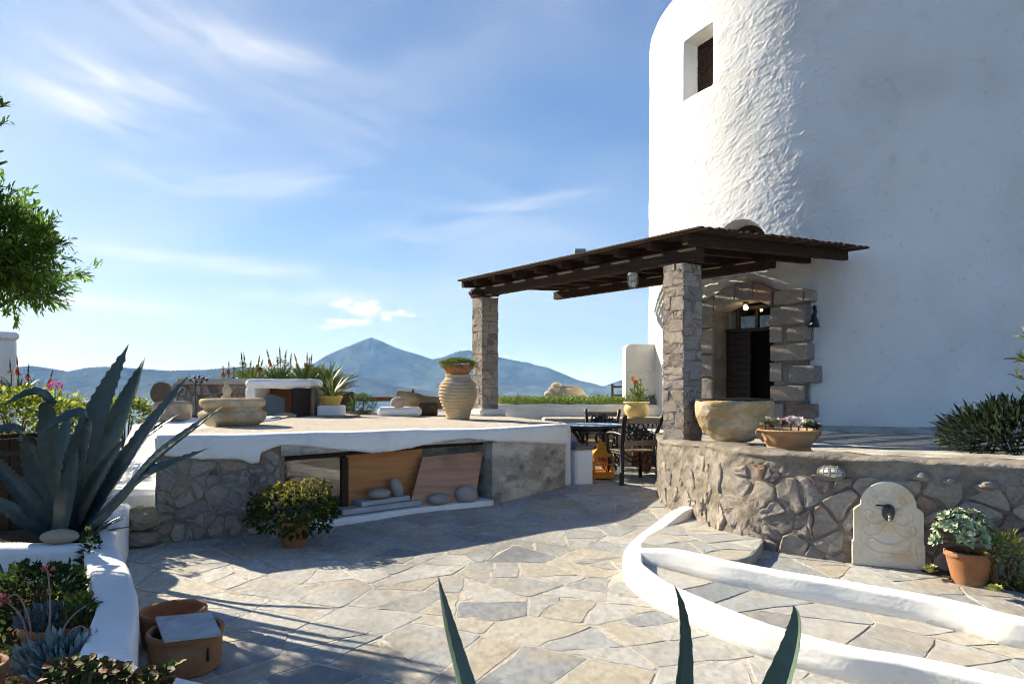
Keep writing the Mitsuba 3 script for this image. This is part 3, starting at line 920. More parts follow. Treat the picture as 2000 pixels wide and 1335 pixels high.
for b in [(1510, 1570, 565, 593), (1571, 1583, 565, 588), (1504, 1573, 596, 634), (1503, 1529, 637, 669), (1537, 1577, 637, 665), (1504, 1579, 671, 704), (1503, 1528, 707, 745), (1541, 1592, 713, 748), (1504, 1571, 752, 783), (1502, 1531, 787, 830), (1536, 1586, 788, 815), (1534, 1578, 818, 843)]:
    block(*b, o=0.014, deep=0.5)
for b in [(1352, 1392, 586, 640), (1356, 1393, 643, 690), (1350, 1392, 693, 735), (1356, 1393, 738, 790), (1350, 1393, 793, 838)]:
    block(*b, o=0.02, deep=0.5)
U = [portal(x, 600)[0] for x in (1352, 1397, 1438, 1474, 1509)]
top = lambda u: portal(1445, 553)[1] - 0.42 * (u - portal(1462, 560)[0]) ** 2 * (1.0 if u < portal(1462, 560)[0] else 2.2)
for k in range(4):
    u0, u1 = U[k] + 0.006, U[k + 1] - 0.006
    th = 0.27
    ps = [(u0, top(u0) - th), (u1, top(u1) - th), (u1, top(u1)), ((u0 + u1) / 2, top((u0 + u1) / 2) + 0.01), (u0, top(u0))]
    m = hull(np.array([P0 + PT * u + np.array([0, 0, z]) + PN * o for u, z in ps for o in (0.045, -0.42)]))
    m = roughen(densify(m, 0.05), 0.010, 9, 60 + k)
    m.uv = np.broadcast_to([0.45 + 0.4 * rng.random(), rng.random()], (len(m.v), 2)).copy()
    part(tower, 'doorway__arch_stone', m, 'wall_stone', smooth=True)

Dn = -0.40
DU0, DU1 = portal(1388, 700, Dn)[0], portal(1508, 700, Dn)[0] + 0.12
dz0, dz1 = 0.76, 2.72
frame = [box(P0 + PT * u + PN * Dn + np.array([0, 0, (dz0 + dz1) / 2]), (0.07, 0.08, dz1 - dz0), ax=PAX) for u in (DU0 + 0.09, DU1)]
frame += [box(P0 + PT * (DU0 + DU1) / 2 + PN * Dn + np.array([0, 0, z]), (DU1 - DU0, 0.07, 0.06), ax=PAX) for z in (dz1 - 0.03, 2.33)]
door = part(tower, 'door', join(frame), 'door_wood')
um = portal(1463, 700, Dn)[0]
LW = um - DU0 - 0.13
for k in range(15):                                                      # closed leaf of horizontal boards
    part(tower, 'door__board', box(P0 + PT * (DU0 + 0.125 + LW / 2) + PN * (Dn - 0.01) + np.array([0, 0, dz0 + 0.06 + k * 0.102]), (LW, 0.03, 0.099), bevel=0.005, ax=PAX), 'door_wood')
part(tower, 'door__stile', box(P0 + PT * (um + 0.01) + PN * Dn + np.array([0, 0, (dz0 + 2.3) / 2]), (0.05, 0.05, 2.3 - dz0), ax=PAX), 'door_wood')
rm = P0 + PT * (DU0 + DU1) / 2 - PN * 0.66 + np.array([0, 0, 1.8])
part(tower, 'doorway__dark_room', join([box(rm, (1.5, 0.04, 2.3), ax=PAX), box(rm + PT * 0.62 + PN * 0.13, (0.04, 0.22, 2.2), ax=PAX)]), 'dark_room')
for u in (portal(1443, 620, Dn)[0], portal(1480, 620, Dn)[0]):
    part(tower, 'door__transom_bar', box(P0 + PT * u + PN * (Dn + 0.012) + np.array([0, 0, 2.51]), (0.05, 0.05, 0.32), ax=PAX), 'dark_wood')
for u0, u1 in ((DU0 + 0.13, portal(1443, 620, Dn)[0]), (portal(1443, 620, Dn)[0], portal(1480, 620, Dn)[0]), (portal(1480, 620, Dn)[0], DU1)):
    c = P0 + PN * (Dn + 0.005)
    v = [c + PT * u + np.array([0, 0, z]) for u, z in ((u0, 2.36), (u1, 2.36), (u1, 2.66), (u0, 2.66))]
    part(tower, 'door__pane', M(v, [[0, 1, 2], [0, 2, 3]]), 'pane_glass')
mono('door_lamp', 'small lit round bulb hanging under the door arch', 'lamp', lathe([(0.0, 0.0), (0.045, 0.01), (0.05, 0.03), (0.03, 0.05), (0.02, 0.10), (0.0, 0.10)], 14, P0 + PT * portal(1446, 590)[0] - PN * 0.16 + np.array([0, 0, portal(1446, 588)[1] - 0.04])), 'dark_wood')
bulb = rock(P0 + PT * portal(1446, 600)[0] - PN * 0.16 + np.array([0, 0, portal(1446, 599)[1]]), (0.040,) * 3, 1, 0, 2, fine=0)
key = part('door_lamp', 'bulb', bulb, 'plain_white', smooth=35, label='glowing round bulb')
scene['plain_white'] = {'type': 'diffuse', 'reflectance': {'type': 'rgb', 'value': [0.7, 0.7, 0.6]}}
scene[key]['emitter'] = {'type': 'area', 'radiance': {'type': 'rgb', 'value': [5.5, 4.3, 2.0]}}

# ------------------------------------------------------------------ the stone storage building on the left
SH = store_path
SL = SH.L
ztop_s = lambda u: 0.965 - 0.055 * np.asarray(u) / SL
zbot_s = lambda u: gz(SH.xy(u)[..., 0], SH.xy(u)[..., 1]) - 0.03


def s_of(px, py):
    p = onpave(px, py)
    return SH.near(p)


store = thing('storage_house', 'low flat roofed stone storage house with whitewashed upper edge and a shallow front niche', 'outbuilding')
sN0, sN1 = s_of(546, 1041), s_of(960, 984)
ND = 0.42                                                                # depth of the niche
niche_top = lambda u: 0.735 + 0.02 * (np.asarray(u) - sN0)
# body front, with the niche left open: left of it, right of it, over it
us = np.linspace(0, SL, 260)


def face(u0, u1, z0f, z1f, key, name, seed, amp=0.012, du=0.025, dz=0.025, off=0.0, ret=(0, 0)):
    """a wall face between stations, rough; ret: how deep its two ends turn inwards"""
    u = np.linspace(u0, u1, max(4, int((u1 - u0) / du)))
    n = max(4, int((z1f(u0) - z0f(u0)) / dz))
    k = np.linspace(0, 1, n)
    U, K = np.meshgrid(u, k, indexing='ij')
    Z = z0f(U) * (1 - K) + z1f(U) * K
    h = off + amp * 2 * (meshkit.fbm(np.stack([U * 5 + seed, 0 * U, Z * 5], -1), 4, seed) - 0.5)
    if ret[0]:
        U, Z, h = (np.concatenate([x[:1], x]) for x in (U, Z, h))
        h[0] -= ret[0]
    if ret[1]:
        e = 0.05 * np.linspace(0, 1, 5)[1:, None] ** 2
        U, Z, h = np.concatenate([U, U[-1:] + 0.0 * e[:, :1] + 0.03 * np.linspace(0.25, 1, 4)[:, None], U[-1:] + 0.03]), np.concatenate([Z] + [Z[-1:]] * 5), np.concatenate([h, h[-1:] - e, h[-1:] - ret[1]])
    return put(key, grid(SH(U, Z, h), flip=True), name, smooth=True)


# jagged lower limit of the white coat, read along the wall
band_px = [(310, 888), (360, 893), (400, 897), (440, 896), (478, 897), (490, 905), (505, 903), (515, 884), (530, 874), (560, 868), (600, 871), (640, 876), (690, 880), (730, 884), (770, 880), (800, 874), (835, 866), (870, 859), (905, 855), (930, 858), (970, 862), (1010, 863), (1060, 865), (1105, 868)]


def on_store(px, py):
    """(station, z) on the storage front at a pixel"""
    d = np.array([(px - 1000) / F, 1.0])
    cr = SH.p[:, 0] * d[1] - SH.p[:, 1] * d[0]
    i = int(np.abs(cr).argmin())
    return SH.s[i], EYE - (py - HOR) / F * SH.p[i, 1]


bp = np.array([on_store(*b) for b in band_px])
band_low = lambda u: np.interp(u, bp[:, 0], bp[:, 1]) + 0.012 * (meshkit.fbm(np.stack([np.asarray(u) * 14, 0 * np.asarray(u), 0 * np.asarray(u)], -1), 3, 5) - 0.5)
face(0.0, sN0, zbot_s, lambda u: band_low(u) + 0.03, part(store, 'wall', M([[0, 0, 0], [0, 0.1, 0], [0.1, 0, 0]], [[0, 1, 2]]), 'mortar'), 'mortar', 3, ret=(0, ND))
face(sN1, SL, zbot_s, lambda u: band_low(u) + 0.03, numbered(store + '__wall'), 'concrete', 6, amp=0.008, ret=(ND, 0))
face(sN0 - 0.02, sN1 + 0.02, niche_top, lambda u: band_low(u) + 0.03, numbered(store + '__lintel'), 'concrete', 9, amp=0.010, off=0.012)
# underside of the lintel, back and floor of the niche
Un = np.linspace(sN0 - 0.05, sN1 + 0.06, 40)
hb = np.array([0.02, -ND - 0.05])
put(numbered(store + '__lintel'), grid(SH(np.repeat(Un[:, None], 2, 1), np.repeat(niche_top(Un)[:, None], 2, 1), np.repeat(hb[None], 40, 0))), 'concrete')
zz = np.array([-0.05, 0.80])
put(numbered(store + '__wall'), grid(SH(np.repeat(Un[:, None], 2, 1), np.repeat(zz[None], 40, 0), np.full((40, 2), -ND + 0.0)), flip=True), 'concrete')
# rounded right jamb of the niche
jam = []
for a in np.linspace(0, 1, 8):
    jam.append((sN1 + 0.03 - 0.07 * (1 - a) ** 2 * 0 - 0.0, 0.0))
# the white coat: front face, rounded edge, a strip of the top
u = np.linspace(-0.03, SL + 0.02, 300)
sec = [(0.000, 0.0), (0.030, 0.0), (0.036, 0.15), (0.036, 0.5)]
rows = []
lo, hi = band_low(u), ztop_s(u)
for h, k in [(-0.01, -0.02), (0.022, 0.0), (0.036, 0.10), (0.038, 0.3), (0.036, 0.5), (0.032, 0.7)]:
    rows.append((np.full(len(u), h), lo + (hi - 0.05 - lo) * k))
for a in np.linspace(0, np.pi / 2, 6):
    rows.append((np.full(len(u), 0.032 - 0.06 + 0.06 * math.cos(a)), hi - 0.06 + 0.06 * math.sin(a)))
for h in (-0.10, -0.17, -0.24):
    rows.append((np.full(len(u), h), hi + 0.004 - 0.012 * (h + 0.24 < 0.01)))
H = np.stack([r[0] for r in rows], 1)
Z = np.stack([r[1] for r in rows], 1)
nz = meshkit.fbm(np.stack([np.repeat(u[:, None], H.shape[1], 1) * 3.2, H * 8, Z * 7], -1), 4, 12) - 0.5
H = H + 0.020 * nz
Z = Z + 0.022 * (meshkit.fbm(np.stack([np.repeat(u[:, None], H.shape[1], 1) * 1.6, H * 0 + 3, Z * 0], -1), 3, 13) - 0.5) * (Z > (lo[:, None] + 0.08))
put(numbered(store + '__white_coat'), grid(SH(np.repeat(u[:, None], H.shape[1], 1), Z, H), flip=True), 'white_render', smooth=True)
# stones of the left part
rng = np.random.default_rng(77)
regL = Polygon([(0.0, 0.0), (sN0 - 0.02, 0.0)] + [(q, float(band_low(q)) - 0.012) for q in np.linspace(sN0 - 0.02, 0.0, 14)])
for p in crazy(cells(regL, scatter(regL.buffer(0.1), 0.24, rng, 3000, (1.3, 0.8), 0.45), 0, 0), rng, 0.026, 0.008, 0.018, 0.014):
    part(store, 'stone', stone(p, lambda s, t, h: SH(s, t, h), 0.006 + 0.007 * rng.random(), rng, n=12, inset=0.010, rough=0.006, bed=-0.03, jig=0.008), 'wall_stone', smooth=True)
# quoin edge at the left corner and the left flank
A0 = SH.xy(0.0)
flank = Path([A0 + [0.0, 0.0], A0 + [-0.10, 0.7], A0 + [-0.05, 2.6], A0 + [0.25, 6.2]])
uu = np.linspace(0, flank.L, 90)
kk = np.linspace(0, 1, 16)
Uf, Kf = np.meshgrid(uu, kk, indexing='ij')
put(numbered(store + '__wall'), grid(flank(Uf, -0.03 + Kf * 0.97, -0.01 + 0.03 * (meshkit.fbm(np.stack([Uf * 4, Kf * 4, 0 * Kf], -1), 4, 8) - 0.5))), 'white_render', smooth=True)
# the roof terrace on it
endp = SH.xy(SL)
back = [tuple(endp + [0.0, 0.3]), (0.30, 10.3), (-0.10, 11.2), (-0.2, 12.75), (-4.4, 13.1)]
roofpoly = np.array([SH.xy(q) - SH.n(np.array(q)) * 0.16 for q in np.linspace(0, SL, 30)])
RP = Polygon([tuple(q) for q in roofpoly] + back + [tuple(q) for q in flank.p[::-1]]).buffer(0)
tri = trimesh.creation.extrude_polygon(RP, 0.02, engine='earcut')
rv = np.array(tri.vertices)


def zroof(x, y):
    return 0.958 - 0.052 * np.clip((np.asarray(x) + 3.17 + 0.25 * (np.asarray(y) - 6.5) * 0) / 3.9, 0, 1)


tv, tf = trimesh.remesh.subdivide_to_size(np.array(tri.vertices)[:, :3], np.array(tri.faces), 0.25, max_iter=12)
top_f = tf[(tv[tf][:, :, 2] > 0.019).all(1)]
gm = M(np.c_[tv[:, :2], zroof(tv[:, 0], tv[:, 1]) + 0.010 * (meshkit.fbm(np.c_[tv[:, :2] * 2, 0 * tv[:, 0]], 3, 8) - 0.5)], top_f)
put(numbered(store + '__roof'), gm, 'cement', smooth=True)
# right end and inner face towards the back terrace: white
endpath = Path([endp + [-0.02, 0.10], endp + [-0.04, 0.35], (0.28, 10.3), (-0.12, 11.2), (-0.2, 12.75)])
put(numbered(store + '__white_coat'), sweep(endpath, rounded(0.20, 0.0, 0.90, 0.07), step=0.05, amp=0.008, seed=14), 'white_render', smooth=True)

# niche joinery: a dark frame, a pane, an orange board behind
nf = lambda u, z, h: SH(np.array([u]), np.array([z]), np.array([h]))[0]
ua, ub, uc = sN0 + 0.02, on_store(672, 1000)[0], on_store(828, 950)[0] + 0.06
hF = -0.20
# the frame stands back in the niche; stations are read where the sight line meets its plane


def on_plane(px, py, h):
    d = np.array([(px - 1000) / F, 1.0])
    pp = SH.p + SH.nrm * h
    i = int(np.abs(pp[:, 0] * d[1] - pp[:, 1] * d[0]).argmin())
    return SH.s[i], EYE - (py - HOR) / F * pp[i, 1]


f0, f1, f2, f3 = sN0 + 0.0, on_plane(674, 950, hF)[0], on_plane(820, 950, hF)[0], sN1 + 0.02
fzt, fzb = niche_top(f0) - 0.03, 0.09
fr = [beam(nf(f0, fzt, hF), nf(f1, fzt + 0.01, hF), 0.06, 0.075), beam(nf(f1, fzt + 0.01, hF), nf(f2, fzt + 0.03, hF), 0.06, 0.05), beam(nf(f2, fzt + 0.03, hF), nf(f3, fzt + 0.05, hF), 0.06, 0.05)]
for fu, w in ((f0 + 0.02, 0.05), (f1, 0.075)):
    fr.append(box((nf(fu, 0.09, hF) + nf(fu, fzt - 0.035, hF)) / 2, (w, 0.06, fzt - 0.125), rz=math.atan2(0.578, 0.816), bevel=0.005))
frame_key = part(store, 'niche_frame', join(fr), 'dark_wood')
gl = [nf(f0 + 0.045, 0.10, hF), nf(f1 - 0.04, 0.10, hF), nf(f1 - 0.04, fzt - 0.03, hF), nf(f0 + 0.045, fzt - 0.04, hF)]
part(store, 'niche_frame__pane', M(gl, [[0, 1, 2], [0, 2, 3]]), 'pane_glass')
gb = [nf(f0, 0.06, hF - 0.09), nf(f1, 0.06, hF - 0.09), nf(f1, fzt, hF - 0.09), nf(f0, fzt, hF - 0.09)]
part(store, 'niche_frame__backing', M(gb, [[0, 1, 2], [0, 2, 3]]), 'dark_wood')
ob = [nf(f1 + 0.03, 0.06, hF - 0.03), nf(f2, 0.06, hF - 0.03), nf(f2, fzt, hF - 0.03), nf(f1 + 0.03, fzt, hF - 0.03)]
ov = np.array(ob + [q - np.r_[SH.n(np.array([f1]))[0] * 0.012, 0] for q in ob])
part(store, 'niche_panel', hull(ov), 'board', label='orange brown wooden panel fixed in the niche')
# ledge of the niche, white
led = Path([SH.xy(q) + SH.n(np.array(q)) * 0.0 for q in np.linspace(sN0 + 0.05, sN1, 16)])
lz = lambda u_: 0.08 + 0.04 * np.asarray(u_) / led.L
lsec = [(-ND, -0.02), (0.055, -0.02), (0.062, -0.005), (0.055, 0.0), (0.02, 0.004), (-ND, 0.01)]
m = sweep(led, [(0.050, -0.12), (0.054, -0.02), (0.045, 0.0), (-ND, 0.006), (-ND, -0.12)], zf=lz, step=0.04, amp=0.004, seed=5)
put(numbered(store + '__ledge'), m, 'white_render', smooth=True)

# board leaning in the niche: a loose thing
a0, a1 = nf(on_plane(804, 985, -0.03)[0], 0.10, -0.03), nf(on_plane(924, 972, -0.03)[0], 0.125, -0.03)
b0, b1 = at(826, 892, nf(on_plane(826, 892, -0.15)[0], 0.7, -0.15)[1]), at(944, 881, nf(on_plane(944, 881, -0.15)[0], 0.7, -0.15)[1])
bn = np.cross(a1 - a0, b0 - a0)
bn /= -np.linalg.norm(bn)
bv = np.array([a0, a1, b1, b0])
mono('leaning_board', 'pale brown plywood board leaning slantwise in the storage niche', 'board', hull(np.vstack([bv, bv + bn * 0.014])), 'board_pale')
# boulders and slabs in the niche
for lab, px, py, h, r, rz, pt, sd in [('flat grey pebble boulder lying on the grey block in the niche', 733, 963, -0.06, (0.125, 0.085, 0.052), 0.5, 0.0, 3),
                                       ('tall grey boulder leaning against the orange panel in the niche', 776, 953, -0.10, (0.066, 0.06, 0.115), 0.4, -0.35, 4),
                                       ('egg shaped grey boulder under the leaning board, left of the round one', 857, 974, 0.0, (0.135, 0.09, 0.066), 0.6, 0.04, 5),
                                       ('roundest boulder of the niche, at the right end of the ledge', 905, 966, -0.02, (0.135, 0.10, 0.105), 0.5, 0.2, 6)]:
    s_, z_ = on_plane(px, py, h)
    rk = rock(nf(s_, z_, h), r, sd, 0.06, 4, rz, fine=0.006, pitch=pt)
    mono('boulder', lab, 'boulder', rk.col((0.27, 0.265, 0.255), 0.2, 9, sd, (0.33, 0.30, 0.26)), 'matte', smooth=True)
for lab, x0, x1, yb, h, th, dp in [('long grey stone slab on the niche ledge, lower of the two stacked', 672, 810, 1001, -0.03, 0.055, 0.26), ('shorter grey stone slab on top of the long one in the niche', 694, 796, 989, -0.06, 0.050, 0.22)]:
    s0, z0_ = on_plane(x0, yb + 3, h)
    s1, z1_ = on_plane(x1, yb - 10, h)
    zc = 0.105 if th > 0.05 else 0.163
    p0, p1 = nf(s0, zc + 0.028, h - dp / 2 + 0.04), nf(s1, zc + 0.028 + 0.012, h - dp / 2 + 0.04)
    bm = beam(p0, p1, dp, th, bevel=0.006)
    mono('slab', lab, 'stone slab', roughen(densify(bm, 0.04), 0.003, 12, 3).col((0.36, 0.38, 0.40), 0.12, 8, 2), 'matte', smooth=True)

# whitewashed step and sloping rendered mass on the left flank
ss = thing('white_step', 'whitewashed rough step and ramp beside the storage house corner', 'step')
m = roughen(densify(box((-3.68, 6.85, 0.20), (0.98, 1.15, 0.50), bevel=0.05), 0.06), 0.02, 3, 4)
part(ss, 'tread', m, 'white_render', smooth=True)
rp = np.zeros((30, 46, 3))
ru, rw = np.meshgrid(np.linspace(0, 1, 30), np.linspace(0, 1, 46), indexing='ij')
rp[..., 0] = (-4.15 - 1.1 * rw) * (1 - ru) + ru * (-3.13 - 0.05 * rw)
rp[..., 1] = 7.0 + 2.7 * rw
rp[..., 2] = 0.40 + 0.50 * np.clip(rw * 1.5, 0, 1) ** 0.8 + 0.10 * ru * np.clip(rw * 3, 0, 1) + 0.10 * (meshkit.fbm(rp * 2.4, 4, 5) - 0.5)
part(ss, 'ramp', grid(rp, flip=True), 'white_render', smooth=True)

# ------------------------------------------------------------------ rubble wall of the tower terrace, on the right
WP = Path(wall_pts, 10)
WL = WP.L
wz0 = lambda u: gz(WP.xy(u)[..., 0], WP.xy(u)[..., 1]) - 0.03
sC, sB = WP.near((1.70, 7.95)), WP.near((1.66, 6.2))
wz1 = lambda u: np.interp(u, [0, sC, sC + 0.7, sB, sB + 0.6, WL], [0.76, 0.775, 0.82, 0.885, 0.885, 0.865])
ret = thing('terrace_wall', 'curved rubble stone retaining wall with mortar cap before the tower', 'wall')
u = np.linspace(0, WL, 420)
k = np.linspace(0, 1, 44)
U, K = np.meshgrid(u, k, indexing='ij')
Z = wz0(U) * (1 - K) + (wz1(U) - 0.05) * K
q = np.stack([U, 0 * U, Z], -1)
lumpy = np.clip((U - (sB + 0.2)) / 1.0, 0, 1)
h = 0.040 * (meshkit.fbm(q * 2.5, 3, 41) - 0.5) + 0.045 * (1 - 0.6 * lumpy) * (meshkit.fbm(q * 8, 4, 42) - 0.5) + 0.02 * (meshkit.fbm(q * 24, 3, 47) - 0.5) + 0.035 * np.clip(0.35 - K, 0, 1) * (1 - lumpy)
top = [(0.012, -0.035), (0.004, -0.014), (-0.03, 0.002), (-0.10, 0.008), (-0.22, 0.006), (-0.36, -0.004), (-0.42, -0.09)]
Ht = np.stack([np.full(len(u), a) for a, b in top], 1) + 0.03 * (meshkit.fbm(np.stack([np.repeat(u[:, None], 7, 1) * 6, np.arange(7)[None] * 0.7 + 0 * u[:, None], 0 * u[:, None] + np.zeros(7)], -1), 4, 43) - 0.5)
Zt = np.stack([wz1(u) + b for a, b in top], 1) + 0.028 * (meshkit.fbm(np.stack([np.repeat(u[:, None], 7, 1) * 5, np.arange(7)[None] * 0.5 + 0 * u[:, None], 3 + np.zeros((len(u), 7))], -1), 4, 44) - 0.5)
put(part(ret, 'core', M([[0, 0, 0], [0, 0.1, 0], [0.1, 0, 0]], [[0, 1, 2]]), 'mortar'), grid(WP(np.concatenate([U, np.repeat(u[:, None], 7, 1)], 1), np.concatenate([Z, Zt], 1), np.concatenate([h, Ht], 1)), flip=True), 'mortar', smooth=True)
rng = np.random.default_rng(31)
sF = WP.near((2.6, 5.0))
regR = Polygon([(sC + 0.05, 0.04)] + [(q_, 0.02) for q_ in np.linspace(sC + 0.1, WL, 20)] + [(q_, float(wz1(q_)) - 0.14) for q_ in np.linspace(WL, sB + 0.9, 16)] + [(q_, float(wz1(q_)) - 0.10) for q_ in np.linspace(sB + 0.8, sC + 0.05, 12)])
for p in crazy(cells(regR, scatter(regR.buffer(0.1), 0.30, rng, 5000, (1.25, 0.8), 0.6), 0, 0), rng, 0.044, 0.009, 0.018, 0.018):
    cx = p.centroid.x
    left = np.clip(1 - (cx - sB - 0.15) / 0.8, 0, 1)                     # on the left the mortar covers most of them
    if rng.random() < 0.55 * left:
        continue
    pr = 0.005 + 0.011 * rng.random() + 0.006 * left
    m = stone(p.buffer(-0.012 * left), lambda s, t, h_: WP(s, t, h_), pr, rng, n=14, inset=0.011, rough=0.006, bed=-0.06, jig=0.012)
    if left > 0.5:
        m.uv[:] = [rng.uniform(0, 0.8), rng.random()]
    part(ret, 'stone', m, 'wall_stone', smooth=True)
# small stones set under the cap on the right
for s_ in np.arange(WP.near((2.9, 4.88)), WL - 0.2, 0.21):
    r_ = rng.uniform(0.03, 0.055)
    pnt = WP(np.array([s_ + rng.uniform(-0.03, 0.03)]), wz1(np.array([s_])) - 0.105 + rng.uniform(-0.015, 0.015), np.array([0.015]))[0]
    m = rock(pnt - [0, 0, rng.uniform(-0.01, 0.05)], (r_ * rng.uniform(0.9, 1.9), r_ * 0.9, r_ * rng.uniform(0.5, 0.8)), int(s_ * 100), 0.5, 2, rng.uniform(-0.9, 0.4))
    m.uv = np.broadcast_to([rng.random(), rng.random()], (len(m.v), 2)).copy()
    part(ret, 'stone', m, 'wall_stone', smooth=True)
# terrace between wall and tower
tx, ty = np.meshgrid(np.linspace(1.6, 11, 90), np.linspace(4.0, 11.5, 80), indexing='ij')
TPoly = Polygon([tuple(p) for p in (WP.p - WP.nrm * 0.2)[5:]] + [(11, 4.1), (11, 11.5), (2.6, 11.5)]).buffer(0)
ins = np.array([TPoly.contains(Point(a, b)) for a, b in zip(tx.ravel(), ty.ravel())])
tz = 0.755 + 0.085 * np.clip((7.6 - ty) / 2.2, 0, 1) + 0.03 * (meshkit.fbm(np.stack([tx * 1.5, ty * 1.5, 0 * tx], -1), 4, 3) - 0.5)
tg = grid(np.stack([tx, ty, tz], -1), flip=True)
tg.f = tg.f[ins[tg.f].all(1)]
put(setting('terrace', 'grey cement terrace at the foot of the tower'), tg, 'concrete', smooth=True)
a = np.linspace(-0.62, 0.75, 80)
st_ = np.stack([np.stack([TC[0] + (TR + o) * np.sin(a), TC[1] - (TR + o) * np.cos(a), z_ + 0.012 * (meshkit.fbm(np.stack([a * 30, 0 * a + o * 9, 0 * a], -1), 3, 6) - 0.5)], -1) for o, z_ in ((0.0, 0.83), (0.10, 0.82), (0.2, 0.80), (0.27, 0.73))], 1)
put(numbered(tower + '__footing'), grid(st_), 'concrete', smooth=True)

# ------------------------------------------------------------------ white kerbs and slate steps before the fountain
kerb1 = thing('kerb', 'lower white kerb curving round the slate step in the foreground', 'kerb', 'white kerbs of the fountain step')
KP = Path([p[:2] - np.array([0, 0]) for p in kerb_out], 8)
ksec = [(-0.150, -0.05), (0.0, -0.05), (-0.001, 0.06), (-0.002, 0.106), (-0.003, 0.118), (-0.007, 0.127), (-0.016, 0.132), (-0.028, 0.1335), (-0.075, 0.134), (-0.122, 0.1335), (-0.132, 0.132), (-0.142, 0.127), (-0.146, 0.117), (-0.150, 0.06)]
KPr = Path(KP.p[::-1][::3], 4) if False else KP
# outward normal must look away from the step
mid = KP.xy(KP.L * 0.5)
sgn = 1.0 if (KP.n(np.array([KP.L * 0.5]))[0] @ (np.array([2.2, 4.4]) - mid)) < 0 else -1.0
m = sweep(KP, [(sgn * h_, z_) for h_, z_ in ksec][::int(sgn)], zf=lambda u_: 0.055 * np.clip(1 - u_ / 1.3, 0, 1), step=0.02, amp=0.0024, scale=16, seed=2)
put(kerb1, m, 'white_render', smooth=True)
inner_edge = KP.p - sgn * KP.nrm * 0.13
k2 = [np.array([0.90, 5.28, 0])] + [on(x, y, 0.19) for x, y in [(1276, 1070), (1300, 1075), (1350, 1086), (1416, 1101), (1490, 1115), (1560, 1128), (1640, 1141), (1720, 1155), (1800, 1169), (1880, 1186), (2000, 1216)]] + [np.array([3.1, 3.2, 0]), np.array([3.5, 2.9, 0])]
K2 = Path([p[:2] for p in k2], 8)
mid2 = K2.xy(K2.L * 0.5)
sg2 = 1.0 if (K2.n(np.array([K2.L * 0.5]))[0] @ (np.array([2.4, 6.0]) - mid2)) < 0 else -1.0
ksec2 = [(-0.125, 0.0), (0.004, 0.0), (0.003, 0.12), (0.002, 0.168), (0.001, 0.179), (-0.003, 0.188), (-0.012, 0.192), (-0.024, 0.1935), (-0.062, 0.194), (-0.098, 0.1935), (-0.108, 0.192), (-0.117, 0.188), (-0.121, 0.178), (-0.125, 0.12)]
kerb2 = thing('kerb', 'upper white kerb between the slate step and the fountain paving', 'kerb', None)
put(kerb2, sweep(K2, [(sg2 * h_, z_) for h_, z_ in ksec2][::int(sg2)], zf=lambda u_: -0.05 * np.clip(1 - u_ / 0.35, 0, 1), step=0.02, amp=0.0024, scale=16, seed=7), 'white_render', smooth=True)
labels['kerb'].pop('group')
# slate surfaces: the step between the kerbs, the little platform, the fountain paving
step1 = Polygon([tuple(p) for p in inner_edge[int(len(inner_edge) * 0.27):]] + [tuple(p) for p in (K2.p)[::-1]]).buffer(0)
plat = Polygon([tuple(p) for p in inner_edge[:int(len(inner_edge) * 0.30)]] + [tuple(K2.xy(0.05)), tuple(K2.xy(0.62))] + [tuple(on(x, y, 0.19)[:2]) for x, y in ((1440, 1090), (1466, 1082), (1482, 1066), (1494, 1046))] + [(2.0, 5.62), (1.82, 6.0), (1.86, 6.9)]).buffer(0)
kerb2_area = Polygon([tuple(q) for q in K2.p + sg2 * K2.nrm * 0.02] + [tuple(q) for q in (K2.p - sg2 * K2.nrm * 0.12)[::-1]]).buffer(0)
plat = plat.difference(kerb2_area)
plat = max(getattr(plat, 'geoms', [plat]), key=lambda g: g.area)
fount = Polygon([tuple(p) for p in (K2.p - sg2 * K2.nrm * 0.06)] + [(5.0, 3.2), (5.0, 4.3)] + [tuple(p) for p in WP.p[::-1] if p[1] < 5.9 and p[0] < 4.9] + [(1.82, 6.0)]).buffer(0)
fount = fount.difference(kerb2_area)
fount = max(getattr(fount, 'geoms', [fount]), key=lambda g: g.area)
rng = np.random.default_rng(14)


def warp(m_, zf):
    m_ = densify(m_, 0.2)
    up_ = m_.v[:, 2] > 0
    m_.v[up_, 2] = zf(m_.v[up_, 0], m_.v[up_, 1]) - 0.002
    return m_


def plane_stones(name, label, poly, z, spacing, aniso, rise=None):
    key = setting(name, label)
    zf = (lambda x, y: z + 0 * x) if rise is None else rise
    put(key, prism(poly.buffer(0.02), -0.03, z - 0.003) if rise is None else warp(prism(poly.buffer(0.0), -0.03, z), zf), 'joint')
    for p in crazy(cells(poly, scatter(poly.buffer(0.3), spacing * 1.35, rng, 5000, aniso, 0.4), 0, 0), rng, spacing ** 2 * 0.9, 0.03, 0.011, 0.006):
        part(key, 'flagstone', stone(p, lambda s, t, h_: np.stack([s, t, zf(s, t) + h_], -1), 0.0016, rng, n=14, inset=0.003, rough=0.0010, bed=-0.012, jig=0.006), 'flagstone', smooth=False)


plane_stones('slate_step', 'slate paved step between the two white kerbs', step1, 0.055, 0.46, (1.2, 0.8))
plane_stones('fountain_paving', 'narrow slate paving at the foot of the fountain wall', fount, 0.10, 0.40, (1.2, 0.8))
plane_stones('slate_platform', 'small raised slate platform where kerb and rubble wall meet', plat, 0.175, 0.42, (1.0, 1.0), rise=lambda x, y: 0.085 + 0.095 * np.clip((6.75 - y) / 1.2, 0, 1))

